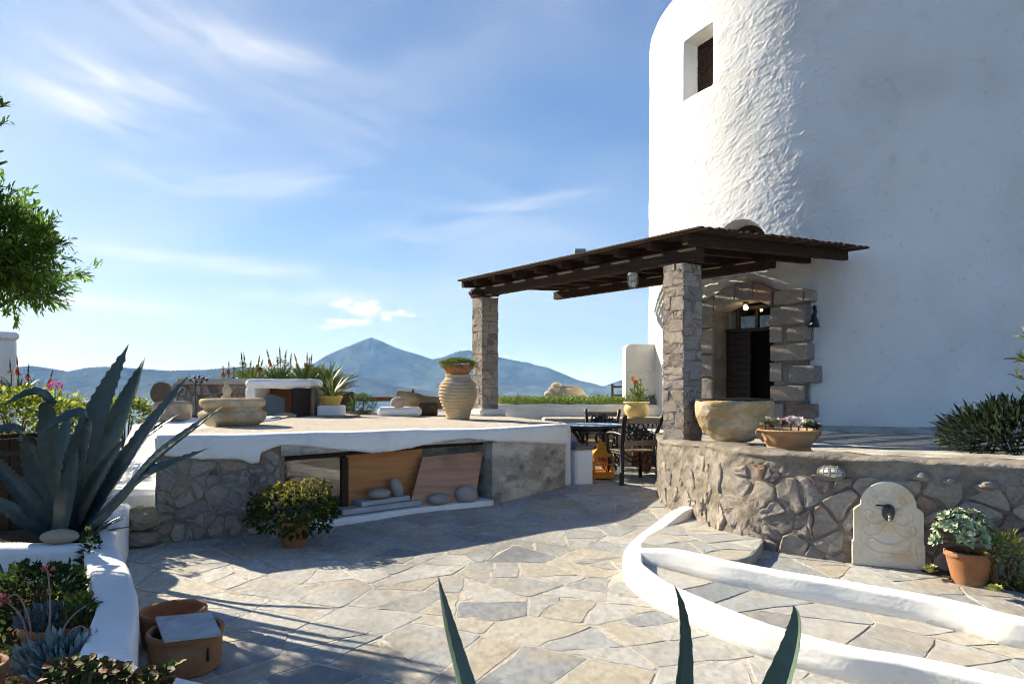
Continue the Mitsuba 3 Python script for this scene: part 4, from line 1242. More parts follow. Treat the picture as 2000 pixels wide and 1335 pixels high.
# ------------------------------------------------------------------ low white garden walls on the left
lw = thing('low_wall', 'low rounded white garden wall running along the courtyard edge', 'wall')
LP = Path(low_path_pts, 8)
put(lw, sweep(LP, rounded(0.195, -0.03, 0.35, 0.035), step=0.025, amp=0.007, scale=6, seed=3), 'white_render', smooth=True)
pw = thing('planter_wall', 'white rendered front wall of the raised agave bed', 'wall')
PP = Path([(-5.6, 4.62), (-4.4, 4.66), (-3.5, 4.60), (-2.86, 4.60)], 8)
put(pw, sweep(PP, rounded(0.20, -0.03, 0.34, 0.05), step=0.03, amp=0.008, scale=5, seed=9), 'white_render', smooth=True)
sx, sy = np.meshgrid(np.linspace(-7, -2.6, 50), np.linspace(4.6, 8.5, 50), indexing='ij')
bedp = Polygon([(-7, 4.66), (-2.85, 4.66), (-3.25, 5.5), (-3.6, 6.3), (-4.75, 6.4), (-4.75, 8.5), (-7, 8.5)])
ins = np.array([bedp.contains(Point(a, b)) for a, b in zip(sx.ravel(), sy.ravel())])
sg = grid(np.stack([sx, sy, 0.27 + 0.05 * (meshkit.fbm(np.stack([sx * 3, sy * 3, 0 * sx], -1), 4, 3) - 0.5)], -1), flip=True)
sg.f = sg.f[ins[sg.f].all(1)]
put(setting('agave_bed', 'dark soil of the raised bed'), sg, 'soil', smooth=True)
sx, sy = np.meshgrid(np.linspace(-6, 3.0, 70), np.linspace(-0.5, 4.7, 50), indexing='ij')
lowp = Polygon([(-6, 4.6), (-2.85, 4.6)] + [(a, b) for a, b in low_path_pts[3:]] + [(3.0, 1.0), (3.0, -0.5), (-6, -0.5)]).buffer(-0.02)
ins = np.array([lowp.contains(Point(a, b)) for a, b in zip(sx.ravel(), sy.ravel())])
sg = grid(np.stack([sx, sy, 0.11 + 0.05 * (meshkit.fbm(np.stack([sx * 3, sy * 3, 0 * sx], -1), 4, 5) - 0.5)], -1), flip=True)
sg.f = sg.f[ins[sg.f].all(1)]
put(setting('succulent_bed', 'dark soil of the lower bed behind the garden wall'), sg, 'soil', smooth=True)

# ------------------------------------------------------------------ the pergola
PA, PB = np.array([-0.577, 0.817]), np.array([0.817, 0.577])            # along the slats; towards the tower
PO = np.array([1.93, 7.68])
zP = lambda a, b: 3.135 + 0.014 * a + 0.055 * b


def pg(a, b, dz=0.0):
    return np.r_[PO + PA * a + PB * b, zP(a, b) + dz]


perg = thing('pergola', 'dark timber pergola with a slatted roof between two stone posts and the tower', 'pergola')
PR = [np.array([2.02, 8.10]), np.array([-0.457, 11.60])]
rng = np.random.default_rng(4)
bpost = [((c - PO) @ PB, (c - PO) @ PA) for c in PR]


def hits(b):
    """stations along a slat at which it enters and leaves the tower"""
    r = PO + PB * b - TC
    B, C = r @ PA, r @ r - (TR - 0.05) ** 2
    d = B * B - C
    return None if d <= 0 else (-B - math.sqrt(d), -B + math.sqrt(d))


nb = 0
for b in np.arange(0.02, 3.58, 0.088):
    a0, a1 = -0.28 + rng.uniform(-0.03, 0.03), 4.95 + rng.uniform(-0.06, 0.05)
    hh_ = hits(b)
    segs = [(a0, a1)] if hh_ is None else [(a0, min(hh_[0], a1)), (max(hh_[1], a0), a1)]
    for q0, q1 in segs:
        if q1 - q0 < 0.12:
            continue
        dz = rng.uniform(-0.004, 0.004)
        bj = rng.uniform(-0.008, 0.008)
        part(perg, 'slat', beam(pg(q0, b, 0.012 + dz), pg(q1, b + bj, 0.012 + dz + rng.uniform(-0.006, 0.006)), 0.066, 0.024, bevel=0.003), 'dark_wood')
        nb += 1
for i, a in enumerate([0.02, 0.58, 1.14, 1.70, 2.26, 2.82, 3.38, 3.94, 4.50, 4.88]):
    r = PO + PA * a - TC
    B, C = r @ PB, r @ r - (TR - 0.12) ** 2
    d = B * B - C
    b1 = (-B - math.sqrt(d)) if d > 0 else 4.0
    b1 = min(b1, 3.44)
    hgt = 0.135 if i == 0 else 0.105
    part(perg, 'rafter', beam(pg(a, 0.05, -0.002 - hgt / 2), pg(a, b1, -0.002 - hgt / 2), 0.085, hgt), 'dark_wood')
bm0 = bpost[0][0]
part(perg, 'main_beam', beam(pg(0.02, bm0, -0.205), pg(4.95, bm0 + 0.0, -0.205), 0.14, 0.155), 'dark_wood')
part(perg, 'main_beam', beam(pg(0.40, 2.15, -0.20), pg(4.95, 2.15, -0.20), 0.12, 0.14), 'dark_wood')
for i, c in enumerate(PR):
    zb, zt = (0.74, 2.835) if i == 0 else (0.93, 2.90)
    post = part(perg, 'post', box(np.r_[c, (zb + zt) / 2], (0.315, 0.315, zt - zb), ax=np.stack([np.r_[PB, 0], np.r_[-PA, 0], [0, 0, 1]])), 'mortar')
    rng = np.random.default_rng(50 + i)
    for f_, (nn, tt) in enumerate(((-PB, -PA), (-PA, PB), (PB, PA), (PA, -PB))):
        fl = Polygon([(-0.158, zb), (0.158, zb), (0.158, zt), (-0.158, zt)])
        mp = lambda s, t, h_, nn=nn, tt=tt: np.c_[(c + 0.1575 * nn)[None] + np.outer(s, tt) + np.outer(h_, nn), t]
        rows, zz_ = [], zb
        while zz_ < zt - 0.05:                                            # rough courses of squared stones
            hgt_ = min(rng.uniform(0.10, 0.19), zt - zz_)
            if zt - zz_ - hgt_ < 0.07:
                hgt_ = zt - zz_
            cuts = [-0.158] + sorted([rng.uniform(-0.07, 0.07)] if rng.random() < 0.75 else []) + [0.158]
            for s0_, s1_ in zip(cuts[:-1], cuts[1:]):
                rows.append((s0_, s1_, zz_, zz_ + hgt_))
                if s1_ - s0_ > 0.13 and hgt_ > 0.15 and rng.random() < 0.35:
                    rows[-1] = (s0_, s1_, zz_, zz_ + hgt_ * 0.45)
                    rows.append((s0_, s1_, zz_ + hgt_ * 0.45, zz_ + hgt_))
            zz_ += hgt_
        for s0_, s1_, y0_, y1_ in rows:
            j_ = rng.normal(0, 0.008, 8)
            p = Polygon([(s0_ + j_[0], y0_ + j_[1]), (s1_ + j_[2], y0_ + j_[3]), (s1_ + j_[4], y1_ + j_[5]), (s0_ + j_[6], y1_ + j_[7])]).buffer(-0.009).buffer(0.005, 2)
            m = stone(p, mp, 0.001 + 0.004 * rng.random(), rng, n=14, inset=0.005, rough=0.0035, bed=-0.01, jig=0.004)
            m.uv[:, 0] = m.uv[:, 0] * 0.60
            part(perg, 'post__stone' if i == 0 else 'post_001__stone', m, 'wall_stone', smooth=True)
c = PR[1]
part(perg, 'bracket', join([beam(np.r_[c - PA * 0.34, 2.935], np.r_[c + PA * 0.34, 2.975], 0.16, 0.07, 0.02), beam(np.r_[c - PB * 0.30, 2.97], np.r_[c + PB * 0.2, 2.985], 0.14, 0.07, 0.02)]), 'dark_wood')
part(perg, 'bracket', beam(np.r_[PR[0] - PA * 0.26, 2.87], np.r_[PR[0] + PA * 0.3, 2.878], 0.16, 0.06, 0.015), 'dark_wood')

# ------------------------------------------------------------------ plants of the left
def agave_leaf(pxs, ys, wpx, face=(0.25, -1.0, 0.45), fold=0.35, c=(0.034, 0.062, 0.078), ct=(0.050, 0.078, 0.066), teeth=0.013, n=48, wprof=None):
    p = catmull(np.array([at(x, y, d) for (x, y), d in zip(pxs, ys)]), 12)
    s = np.r_[0, np.cumsum(np.linalg.norm(np.diff(p, axis=0), axis=1))]
    t = np.linspace(0, 1, n)
    p = np.stack([np.interp(t * s[-1], s, p[:, k]) for k in range(3)], -1)
    w = wpx * np.mean(ys) / F / 2
    prof = np.interp(t, *(wprof or ([0, 0.12, 0.4, 0.62, 0.82, 0.94, 1.0], [0.98, 0.84, 1.0, 0.84, 0.46, 0.15, 0.0])))
    return blade(p, w * prof, face, fold, 0.016, teeth, 7, c, ct)


ag = thing('agave_plant', 'huge blue grey agave with pointed and drooping leaves in the raised left bed', 'agave')
AGL = [
    ([(132, 1045), (158, 900), (200, 785), (252, 670)], (5.05, 5.0, 5.0, 5.05), 52, (0.25, -1, 0.4)),
    ([(146, 1045), (188, 915), (230, 808), (280, 702)], (5.1, 5.12, 5.16, 5.25), 38, (0.0, -1, 0.5)),
    ([(155, 1048), (198, 935), (240, 830), (284, 696), ], (5.2, 5.25, 5.3, 5.4), 26, (-0.5, -1, 0.3)),
    ([(152, 1050), (220, 945), (285, 845), (372, 728)], (5.0, 4.9, 4.85, 4.85), 44, (-0.4, -1, 0.6)),
    ([(150, 1052), (228, 985), (310, 890), (440, 788)], (4.95, 4.75, 4.6, 4.5), 36, (-0.5, -0.8, 0.9)),
    ([(145, 1055), (215, 992), (280, 930), (335, 905), (408, 874)], (4.95, 4.7, 4.55, 4.5, 4.45), 40, (-0.5, -0.7, 1.0)),
    ([(150, 1045), (235, 895), (300, 840), (352, 806)], (5.25, 5.3, 5.4, 5.5), 24, (-0.4, -0.8, 0.8)),
    ([(112, 1045), (101, 950), (98, 870), (97, 808), (90, 778), (70, 765), (38, 774), (0, 796)], (5.0, 4.95, 4.9, 4.86, 4.8, 4.74, 4.68, 4.6), 40, None),
    ([(128, 1045), (146, 950), (164, 880), (174, 834), (168, 812), (146, 808), (110, 824), (72, 852)], (4.95, 4.85, 4.75, 4.68, 4.62, 4.57, 4.5, 4.45), 42, None),
    ([(104, 1048), (80, 970), (66, 905), (58, 866), (44, 845), (20, 836), (-15, 848), (-50, 880)], (4.95, 4.85, 4.77, 4.7, 4.62, 4.55, 4.48, 4.4), 36, None),
    ([(104, 1050), (60, 985), (15, 930), (-30, 870)], (4.95, 4.8, 4.7, 4.6), 34, (0.5, -0.8, 0.8)),
    ([(98, 1054), (50, 1020), (0, 985), (-50, 960)], (4.9, 4.75, 4.65, 4.6), 34, (0.4, -0.7, 1.0)),
    ([(120, 1046), (118, 950), (124, 870), (138, 790)], (5.2, 5.25, 5.3, 5.4), 40, (0, -1, 0.3)),
    ([(140, 1050), (168, 985), (196, 930), (246, 850)], (5.05, 4.95, 4.9, 4.9), 38, (-0.2, -1, 0.4)),
    ([(118, 1050), (128, 990), (140, 930), (152, 870)], (4.9, 4.8, 4.75, 4.75), 38, (0.1, -1, 0.5)),
]
for i, (pp, yy_, w_, fc) in enumerate(AGL):
    if fc is None:                                                        # a leaf that has folded over
        n_ = 48
        a = np.linspace(0, 1, n_)[:, None]
        fc = (1 - a) * np.array([0.1, -1.0, 0.3]) + a * np.array([0.15, -0.75, 1.3])
    lf = agave_leaf(pp, yy_, w_, fc, wprof=None if len(pp) < 6 else ([0, 0.12, 0.4, 0.62, 0.82, 0.94, 1.0], [0.95, 0.85, 1.0, 0.92, 0.55, 0.20, 0.0]))
    if i in (2,):
        lf.c = lf.c * np.array([1.5, 1.5, 0.9])
    part(ag, 'leaf', lf, 'waxy', smooth=True)
part(ag, 'core', lathe([(0.0, 0.0), (0.16, 0.0), (0.13, 0.12), (0.06, 0.22), (0, 0.24)], 16, at(130, 1052, 5.05) + [0, 0, -0.05]).col((0.05, 0.07, 0.06)), 'waxy', smooth=True)


def spiky(name, label, cat, c, n, L, w, rng, cols, el=(0.3, 1.3), droop=0.3, group=None, nseg=9, mat_='waxy', key=None, keep=None, fold=0.4, az=None):
    """a rosette of n narrow curved leaves, each its own part"""
    k = key or thing(name, label, cat, group)
    c = np.asarray(c, float)
    for i in range(n):
        a = i * 2.39996 + rng.uniform(-0.3, 0.3) if az is None else rng.uniform(*az)
        e = rng.uniform(*el)
        ll = L * rng.uniform(0.7, 1.1)
        t = np.linspace(0, 1, nseg)
        d = np.array([math.cos(a), math.sin(a)])
        r = ll * t * math.cos(e) + droop * ll * t ** 2 * 0.5
        z = ll * t * math.sin(e) - droop * ll * t ** 2.3 * 0.6
        p = np.c_[c[0] + d[0] * r, c[1] + d[1] * r, c[2] + z]
        up = np.array([-d[0] * math.sin(e), -d[1] * math.sin(e), math.cos(e)])
        cc = pal(rng, 1, cols, 0.25)[0]
        part(k, 'leaf', blade(p, w * np.interp(t, [0, 0.3, 0.8, 1], [0.8, 1, 0.5, 0.0]), up, fold, 0.004, 0, 3, cc, cc * 1.2), mat_, smooth=True)
    return k


rng = np.random.default_rng(101)
spiky('aloe_plant', 'small dark spiky aloe behind the end of the low white wall', 'aloe', at(182, 1046, 4.95), 20, 0.26, 0.015, rng, [(0.035, 0.05, 0.045), (0.05, 0.06, 0.05)], (0.1, 0.9))
mono('pebble', 'flat oval beige stone lying on the white planter wall', 'stone', rock(at(117, 1047, 4.62), (0.120, 0.08, 0.050), 9, 0.05, 4, 0.1, fine=0.004).col((0.36, 0.30, 0.22), 0.15, 9, 3, (0.30, 0.27, 0.23)), 'matte', smooth=True)
bp_ = thing('wooden_tub', 'dark brown round wooden tub standing behind the drooping agave leaves', 'tub')
tc = np.array([-4.10, 5.75, 0.27])
for k in range(18):
    a = k / 18 * 2 * np.pi
    part(bp_, 'stave', box(tc + [0.36 * math.cos(a), 0.36 * math.sin(a), 0.36], (0.03, 0.123, 0.72), rz=a, bevel=0.006), 'dark_wood')
for z_ in (0.12, 0.58):
    part(bp_, 'hoop', lathe([(0.380, z_), (0.386, z_), (0.386, z_ + 0.045), (0.380, z_ + 0.045)], 36, tc), 'iron')
part(bp_, 'soil', lathe([(0.0, 0.66), (0.2, 0.67), (0.355, 0.65)], 24, tc), 'soil')


def shrub(name, label, cat, c, r, n, rng, group=None, stem_to=None, **kw):
    k = thing(name, label, cat, group)
    part(k, 'foliage', bush(c, r, n, rng, **kw), 'leaf', smooth=True)
    if stem_to is not None:
        c = np.asarray(c, float)
        st = []
        for j in range(7):
            d = rng.normal(size=3) * np.asarray(r) * 0.45
            st.append(tube(catmull([[c[0] + 0.1 * d[0], c[1] + 0.1 * d[1], stem_to], c + d * 0.5 - [0, 0, 0.3 * r[2]], c + d], 4), np.linspace(0.014, 0.004, 9), 5))
        part(k, 'stem', join(st).col((0.10, 0.07, 0.045)), 'plain', smooth=True)
    return k


YG = [(0.26, 0.30, 0.045), (0.34, 0.37, 0.07), (0.16, 0.22, 0.035), (0.10, 0.15, 0.03)]
rng = np.random.default_rng(102)
shrub('hedge_shrub', 'sunlit yellow green shrub on the far left behind the agave', 'shrub', (-4.85, 6.7, 1.08), (0.66, 0.40, 0.36), 2600, rng, stem_to=0.25, L=(0.035, 0.06), w=0.55, cols=YG, seed=3, lows=-0.9, hollow=0.35)
shrub('hedge_shrub', 'small sunlit shrub between the tall agave leaves and the flowers', 'shrub', (-4.98, 7.6, 1.04), (0.42, 0.35, 0.20), 1300, rng, stem_to=0.25, L=(0.035, 0.055), w=0.55, cols=YG, seed=5)
shrub('hedge_shrub', 'bright green shrub behind the white ramp left of the millstone', 'shrub', (-5.45, 9.6, 1.0), (0.42, 0.40, 0.24), 1500, rng, stem_to=0.1, L=(0.04, 0.06), w=0.55, cols=YG + [(0.08, 0.14, 0.03)], seed=6)
mg = shrub('flowering_sprig', 'small sprig with magenta pink flowers above the yellow green shrub', 'flowers', at(108, 757, 6.5), (0.06, 0.05, 0.05), 60, rng, L=(0.02, 0.035), w=0.7, cols=[(0.45, 0.08, 0.22), (0.38, 0.10, 0.25)], seed=7)
part(mg, 'stem', tube([at(106, 800, 6.5), at(108, 757, 6.5)], 0.004, 5).col((0.1, 0.12, 0.04)), 'plain', smooth=True)


def flower_spike(parent, base, tip, rng, hot=(0.50, 0.14, 0.05), dull=(0.16, 0.11, 0.06), bloom=1.0, size=1.0):
    """an aloe's flower spike: stalk and a cone of drooping tubular flowers, opening from below"""
    base, tip = np.asarray(base, float), np.asarray(tip, float)
    L = np.linalg.norm(tip - base)
    hd = min(0.55 * L, 0.17 * size)
    ax = (tip - base) / L
    k = part(parent, 'flower_spike', tube(catmull([base, (base + tip) / 2 + [0.01, 0, 0], tip], 5), np.linspace(0.007, 0.003, 11) * size, 5).col((0.10, 0.10, 0.05)), 'plain', smooth=True)
    n = 110
    t = rng.random(n) ** 0.8
    a = rng.uniform(0, 2 * np.pi, n)
    out = np.stack([np.cos(a), np.sin(a), 0 * a], -1)
    pos = tip - ax * hd * (1 - t)[:, None]
    d = out * (0.75 * (1 - t))[:, None] + ax * (np.where(t > 0.45, 1.3, -0.7 * bloom))[:, None]
    ln = (0.046 * (1 - 0.55 * t)) * size
    col = np.where((t < 0.62 * bloom)[:, None], np.asarray(hot) * rng.uniform(0.7, 1.2, (n, 1)), np.asarray(dull) * rng.uniform(0.7, 1.2, (n, 1)))
    sub = numbered(k + '__floret')
    put(sub, leaves(pos, d, np.broadcast_to(ax, d.shape) + 0.1, ln, ln * 0.34, col), 'leaf', smooth=True)


GREY_GREEN = [(0.08, 0.12, 0.06), (0.12, 0.16, 0.08), (0.10, 0.13, 0.09)]
rng = np.random.default_rng(103)
al = spiky('aloe_plant', 'orange flowering aloe beside the white house at the far left edge', 'aloe', at(38, 775, 7.1), 22, 0.34, 0.016, rng, GREY_GREEN, (0.2, 1.2))
for bx_, tx_, ty_, bl in ((22, 19, 703, 0.0), (36, 33, 697, 1.0), (52, 56, 711, 0.5), (2, 3, 742, 1.0)):
    flower_spike(al, at(bx_, 770, 7.1), at(tx_, ty_, 7.1), rng, bloom=bl)
al = spiky('aloe_plant', 'aloe with one leaning red orange flower spike over the yellow green shrub', 'aloe', at(84, 792, 6.9), 12, 0.22, 0.014, rng, GREY_GREEN, (0.2, 1.0))
flower_spike(al, at(88, 780, 6.9), at(103, 722, 6.9), rng, bloom=1.0)

# tree at the left edge
rng = np.random.default_rng(104)
tr = thing('leafy_tree', 'leafy green tree reaching in from the left edge against the sky', 'tree')
tc = np.array([-4.20, 5.2, 2.40])
tk = catmull([(-5.0, 5.5, 0.1), (-4.95, 5.45, 0.8), (-4.8, 5.35, 1.4), (-4.6, 5.25, 1.95)], 6)
part(tr, 'trunk', roughen(tube(tk, np.linspace(0.10, 0.055, len(tk)), 12), 0.010, 14, 1).col((0.13, 0.11, 0.09), 0.3, 20), 'matte', smooth=True)
lv_p, lv_d = [], []
for j in range(95):
    d = rand_dirs(rng, 1)[0]
    if d[2] < -0.8:
        d[2] *= -1
    kk = 1 + 0.26 * (meshkit.fbm(d[None] * 2.4 + 4, 3, 9)[0] - 0.5) * 2
    tip = tc + d * np.array([0.80, 0.74, 0.50]) * kk * rng.uniform(0.80, 1.0)
    mid = tc * 0.5 + tip * 0.5 + rng.normal(0, 0.07, 3) - [0, 0, 0.06]
    p = catmull([tk[-1 - (j % 5)], mid, tip], 6)
    part(tr, 'limb', tube(p, np.linspace(0.020, 0.003, len(p)), 5).col((0.12, 0.10, 0.085)), 'plain', smooth=True)
    for q in range(21):                                                   # twigs with their leaves
        b0 = p[rng.integers(5, len(p))]
        dd = d * 1.0 + rand_dirs(rng, 1)[0] * 0.85 + [0, 0, 0.35]
        dd /= np.linalg.norm(dd)
        ll = rng.uniform(0.10, 0.22)
        m_ = 13
        tt = rng.random(m_) ** 0.8
        lv_p.append(b0 + dd * (ll * tt)[:, None] + rng.normal(0, 0.010, (m_, 3)))
        lv_d.append(dd + 0.75 * rand_dirs(rng, m_))
pos, dirs = np.vstack(lv_p), np.vstack(lv_d)
ll = rng.uniform(0.036, 0.080, len(pos))
tone = meshkit.fbm(pos * 3.2, 3, 2)[:, None]
part(tr, 'crown', leaves(pos, dirs, rand_dirs(rng, len(pos)) * 0.6 + [0, 0, 1], ll, ll * 0.25, pal(rng, len(pos), [(0.11, 0.21, 0.03), (0.16, 0.28, 0.045), (0.21, 0.33, 0.05), (0.08, 0.15, 0.03)]) * (0.55 + 0.9 * tone)), 'leaf', smooth=True)
ub = []
for px_, py_ in ((10, 205), (16, 236), (-5, 190), (10, 318), (-6, 300)):
    p1_ = at(px_, py_, 5.1)
    p0_ = p1_ + np.array([-0.40, 0.1, -0.12])
    m_ = 30
    tt = rng.random(m_) ** 0.6
    ub.append(leaves(p0_ + (p1_ - p0_) * tt[:, None], (p1_ - p0_) + 0.35 * rand_dirs(rng, m_), rand_dirs(rng, m_) * 0.5 + [0, 0, 1], rng.uniform(0.05, 0.085, m_), np.full(m_, 0.016), pal(rng, m_, [(0.06, 0.11, 0.025), (0.12, 0.16, 0.06)])))
    part(tr, 'limb', tube(catmull([tk[-1], (tk[-1] + p0_) / 2 + [-0.2, 0, 0.2], p0_, p1_], 5), np.linspace(0.018, 0.003, 16), 5).col((0.12, 0.10, 0.085)), 'plain', smooth=True)
part(tr, 'crown', join(ub), 'leaf', smooth=True)

# white house at the far left
hs = thing('white_house', 'plain white cubic house at the far left edge behind the flowers', 'house')
hc = at(33, 700, 16)
hR = np.array([math.cos(0.70), math.sin(0.70)])
hctr = hc[:2] - hR * 2.4 + np.array([-hR[1], hR[0]]) * 2.0
part(hs, 'wall', roughen(densify(box((hctr[0], hctr[1], 0.8), (4.8, 4.0, 3.4), 0.70, 0.05), 0.4), 0.012, 2, 2), 'white_render', smooth=True)
part(hs, 'parapet', roughen(densify(box((hctr[0], hctr[1], 2.58), (4.9, 4.1, 0.20), 0.70, 0.07), 0.3), 0.01, 2, 3), 'white_render', smooth=True)

# two stacked stones at the corner
mono('rough_stone', 'rough beige hollowed stone on top of another by the storage house corner', 'stone', rock(at(274, 1014, 5.98) + [0, 0.05, 0], (0.140, 0.13, 0.105), 21, 0.42, 4, 0.3, 0.8, 0.12).col((0.34, 0.28, 0.19), 0.25, 14, 1, (0.22, 0.18, 0.13)), 'matte', smooth=True)
mono('rough_stone', 'brown rounded stone on the ground under another by the corner', 'stone', rock(at(270, 1053, 5.98) + [0, 0.05, 0], (0.150, 0.15, 0.085), 22, 0.26, 4, 0.1, 0.9, 0.08).col((0.26, 0.21, 0.16), 0.25, 12, 2), 'matte', smooth=True)

# ------------------------------------------------------------------ bed of succulents, bottom left
rng = np.random.default_rng(105)


def pot(label, c, rt, rb, h, name='terracotta_pot', rim=0.012, soil=True, group=None):
    k = thing(name, label, 'pot', group)
    pr = [(rt - 0.016, h * 0.55), (rt - 0.012, h - 0.01), (rt - 0.006, h), (rt + rim * 0.6, h), (rt + rim, h - 0.008), (rt + rim, h - 0.030), (rt + rim * 0.3, h - 0.038), (rt - 0.002, h - 0.045)]
    pr += [(rt + (rb - rt) * q, (h - 0.045) * (1 - q)) for q in np.linspace(0.1, 1, 8)] + [(rb - 0.01, 0.0), (0.0, 0.002)]
    part(k, 'body', lathe(pr, 44, c, 0.008, int(c[0] * 100) % 50, 0.004), 'terracotta', smooth=50)
    if soil:
        part(k, 'soil', lathe([(0, h - 0.02), (rt * 0.5, h - 0.022), (rt - 0.008, h - 0.03)], 20, c), 'soil')
    return k


BLUE = [(0.15, 0.21, 0.22), (0.20, 0.27, 0.27), (0.12, 0.18, 0.20), (0.26, 0.32, 0.31)]


def fingers(c, r, n, rng, L, w, cols, up=0.8):
    """a clump of plump upright leaves"""
    d = rand_dirs(rng, n)
    d[:, 2] = np.abs(d[:, 2])
    pos = np.asarray(c, float) + d * np.asarray(r, float) * rng.uniform(0.45, 1, (n, 1))
    ll = rng.uniform(0.7, 1.2, n) * L
    return leaves(pos, d + [0, 0, up] + 0.3 * rand_dirs(rng, n), rand_dirs(rng, n), ll, ll * w, pal(rng, n, cols), fold=0.1, bend=-0.2, tip=0.5)


c = at(112, 1290, 2.85)
pot('terracotta pot holding the pale blue grey succulent near the bottom left corner', (c[0], c[1], 0.10), 0.115, 0.09, 0.14)
s1 = thing('blue_succulent', 'pale blue grey clump of finger leaved succulent with thin flower stalks at bottom left', 'succulent')
part(s1, 'leaves', fingers((c[0] + 0.02, c[1], c[2] - 0.035), (0.17, 0.14, 0.10), 360, rng, 0.078, 0.26, BLUE), 'fleshy', smooth=True)
for pts_, pink in (([(62, 1262), (58, 1215), (44, 1175), (30, 1160), (8, 1172)], 1), ([(96, 1250), (98, 1190), (97, 1150), (93, 1112)], 1), ([(120, 1247), (128, 1220), (148, 1196), (168, 1182)], 0), ([(126, 1250), (140, 1230), (160, 1222), (172, 1232), (178, 1240)], 0), ([(60, 1262), (42, 1205), (20, 1180), (2, 1170)], 1)):
    p = catmull(np.array([at(x, y, 2.85) for x, y in pts_]), 5)
    st = part(s1, 'flower_stalk', tube(p, np.linspace(0.0045, 0.003, len(p)), 5).col((0.30, 0.20, 0.17)), 'plain', smooth=True)
    if pink:
        d = rand_dirs(rng, 16)
        put(numbered(st + '__bud'), leaves(p[-1] + d * 0.012, d + [0, 0, 0.8], d[:, [1, 2, 0]], np.full(16, 0.022), np.full(16, 0.010), pal(rng, 16, [(0.42, 0.12, 0.12), (0.36, 0.14, 0.12)])), 'leaf', smooth=True)
c = at(112, 1232, 3.35)
pot('terracotta pot with darker blue succulent, behind the pale one', (c[0], c[1], 0.08), 0.15, 0.12, 0.17)
s2 = thing('blue_succulent', 'darker blue green finger leaved succulent in the pot behind the pale one', 'succulent')
part(s2, 'leaves', fingers((c[0] - 0.02, c[1], 0.22), (0.17, 0.15, 0.10), 380, rng, 0.05, 0.30, [(0.07, 0.11, 0.12), (0.10, 0.15, 0.15)]), 'fleshy', smooth=True)
jp = thing('jade_plant', 'jade plant with round green and red edged leaves over the wall at the bottom', 'succulent')
jm, jst = [], []
for j in range(200):
    t_ = rng.random()
    cx_ = at(95 + 235 * t_, rng.uniform(1300, 1345) - 10 * math.sin(t_ * 6), rng.uniform(2.02, 2.25))
    jm.append(rosette(cx_, 0.032 * rng.uniform(0.8, 1.3), rng, 8, 0.80, [(0.05, 0.085, 0.02), (0.09, 0.12, 0.025), (0.13, 0.045, 0.02), (0.045, 0.07, 0.02)], 0.9, (rng.normal(0, 0.3), -0.3, 1)))
    if j % 3 == 0:
        jst.append(tube([[cx_[0] - 0.05, cx_[1] - 0.05, 0.12], cx_], 0.006, 5).col((0.12, 0.09, 0.06)))
part(jp, 'leaves', join(jm), 'fleshy', smooth=True)
part(jp, 'stem', join(jst), 'plain', smooth=True)
sprig = at(338, 1300, 2.2)
part(jp, 'leaves', join([rosette(sprig, 0.035, rng, 8, 0.6, [(0.12, 0.17, 0.04)], 0.9), rosette(sprig + [0.02, 0, 0.012], 0.025, rng, 6, 0.6, [(0.2, 0.12, 0.04)], 0.9)]), 'fleshy', smooth=True)
part(jp, 'stem', tube([at(310, 1325, 2.2), sprig], 0.005, 5).col((0.1, 0.09, 0.05)), 'plain', smooth=True)
DG = [(0.035, 0.06, 0.022), (0.05, 0.085, 0.025), (0.08, 0.11, 0.03), (0.03, 0.05, 0.02)]
shrub('bed_shrub', 'dark green leafy shrub in the bed below the white planter wall', 'shrub', at(72, 1168, 3.75), (0.27, 0.24, 0.19), 1200, rng, stem_to=0.1, L=(0.03, 0.05), w=0.5, cols=DG, seed=11, lows=-0.95)
shrub('bed_shrub', 'small yellow green sprig beside the low wall above the pot rim', 'shrub', at(158, 1195, 3.3), (0.06, 0.07, 0.09), 240, rng, stem_to=0.1, L=(0.02, 0.04), w=0.5, cols=[(0.16, 0.20, 0.04), (0.08, 0.12, 0.03)], seed=12)
shrub('bed_shrub', 'trailing dark ivy in the corner where the two white walls meet', 'shrub', at(176, 1095, 4.38), (0.07, 0.06, 0.20), 220, rng, L=(0.025, 0.045), w=0.7, cols=DG, seed=13, lows=-0.99)
spiky('bromeliad', 'dark red narrow leaved rosette at the left edge under the planter wall', 'plant', at(8, 1150, 3.9), 26, 0.22, 0.012, rng, [(0.13, 0.03, 0.03), (0.10, 0.04, 0.035)], (0.3, 1.2))
c = at(-62, 1292, 2.55)
pot('empty looking terracotta pot cut by the left edge at the bottom', (c[0], c[1], 0.10), 0.115, 0.09, 0.26)
gc = setting('ground_cover', 'low mixed leaves covering the soil of the succulent bed', 'stuff')
n_ = 5200
gp = np.c_[rng.uniform(-3.6, -1.3, n_), rng.uniform(1.9, 4.5, n_), np.zeros(n_)]
ok = [lowp.buffer(-0.16).contains(Point(a, b)) for a, b in gp[:, :2]]
gp = gp[ok]
gp[:, 2] = 0.13 + rng.uniform(0, 0.09, len(gp)) * (0.4 + meshkit.fbm(gp * 3, 3, 6))
put(gc, leaves(gp, rand_dirs(rng, len(gp)) + [0, 0, 0.6], rand_dirs(rng, len(gp)) * 0.5 + [0, 0, 1], rng.uniform(0.025, 0.05, len(gp)), rng.uniform(0.012, 0.022, len(gp)), pal(rng, len(gp), DG + [(0.10, 0.06, 0.03), (0.16, 0.18, 0.05)])), 'leaf', smooth=True)

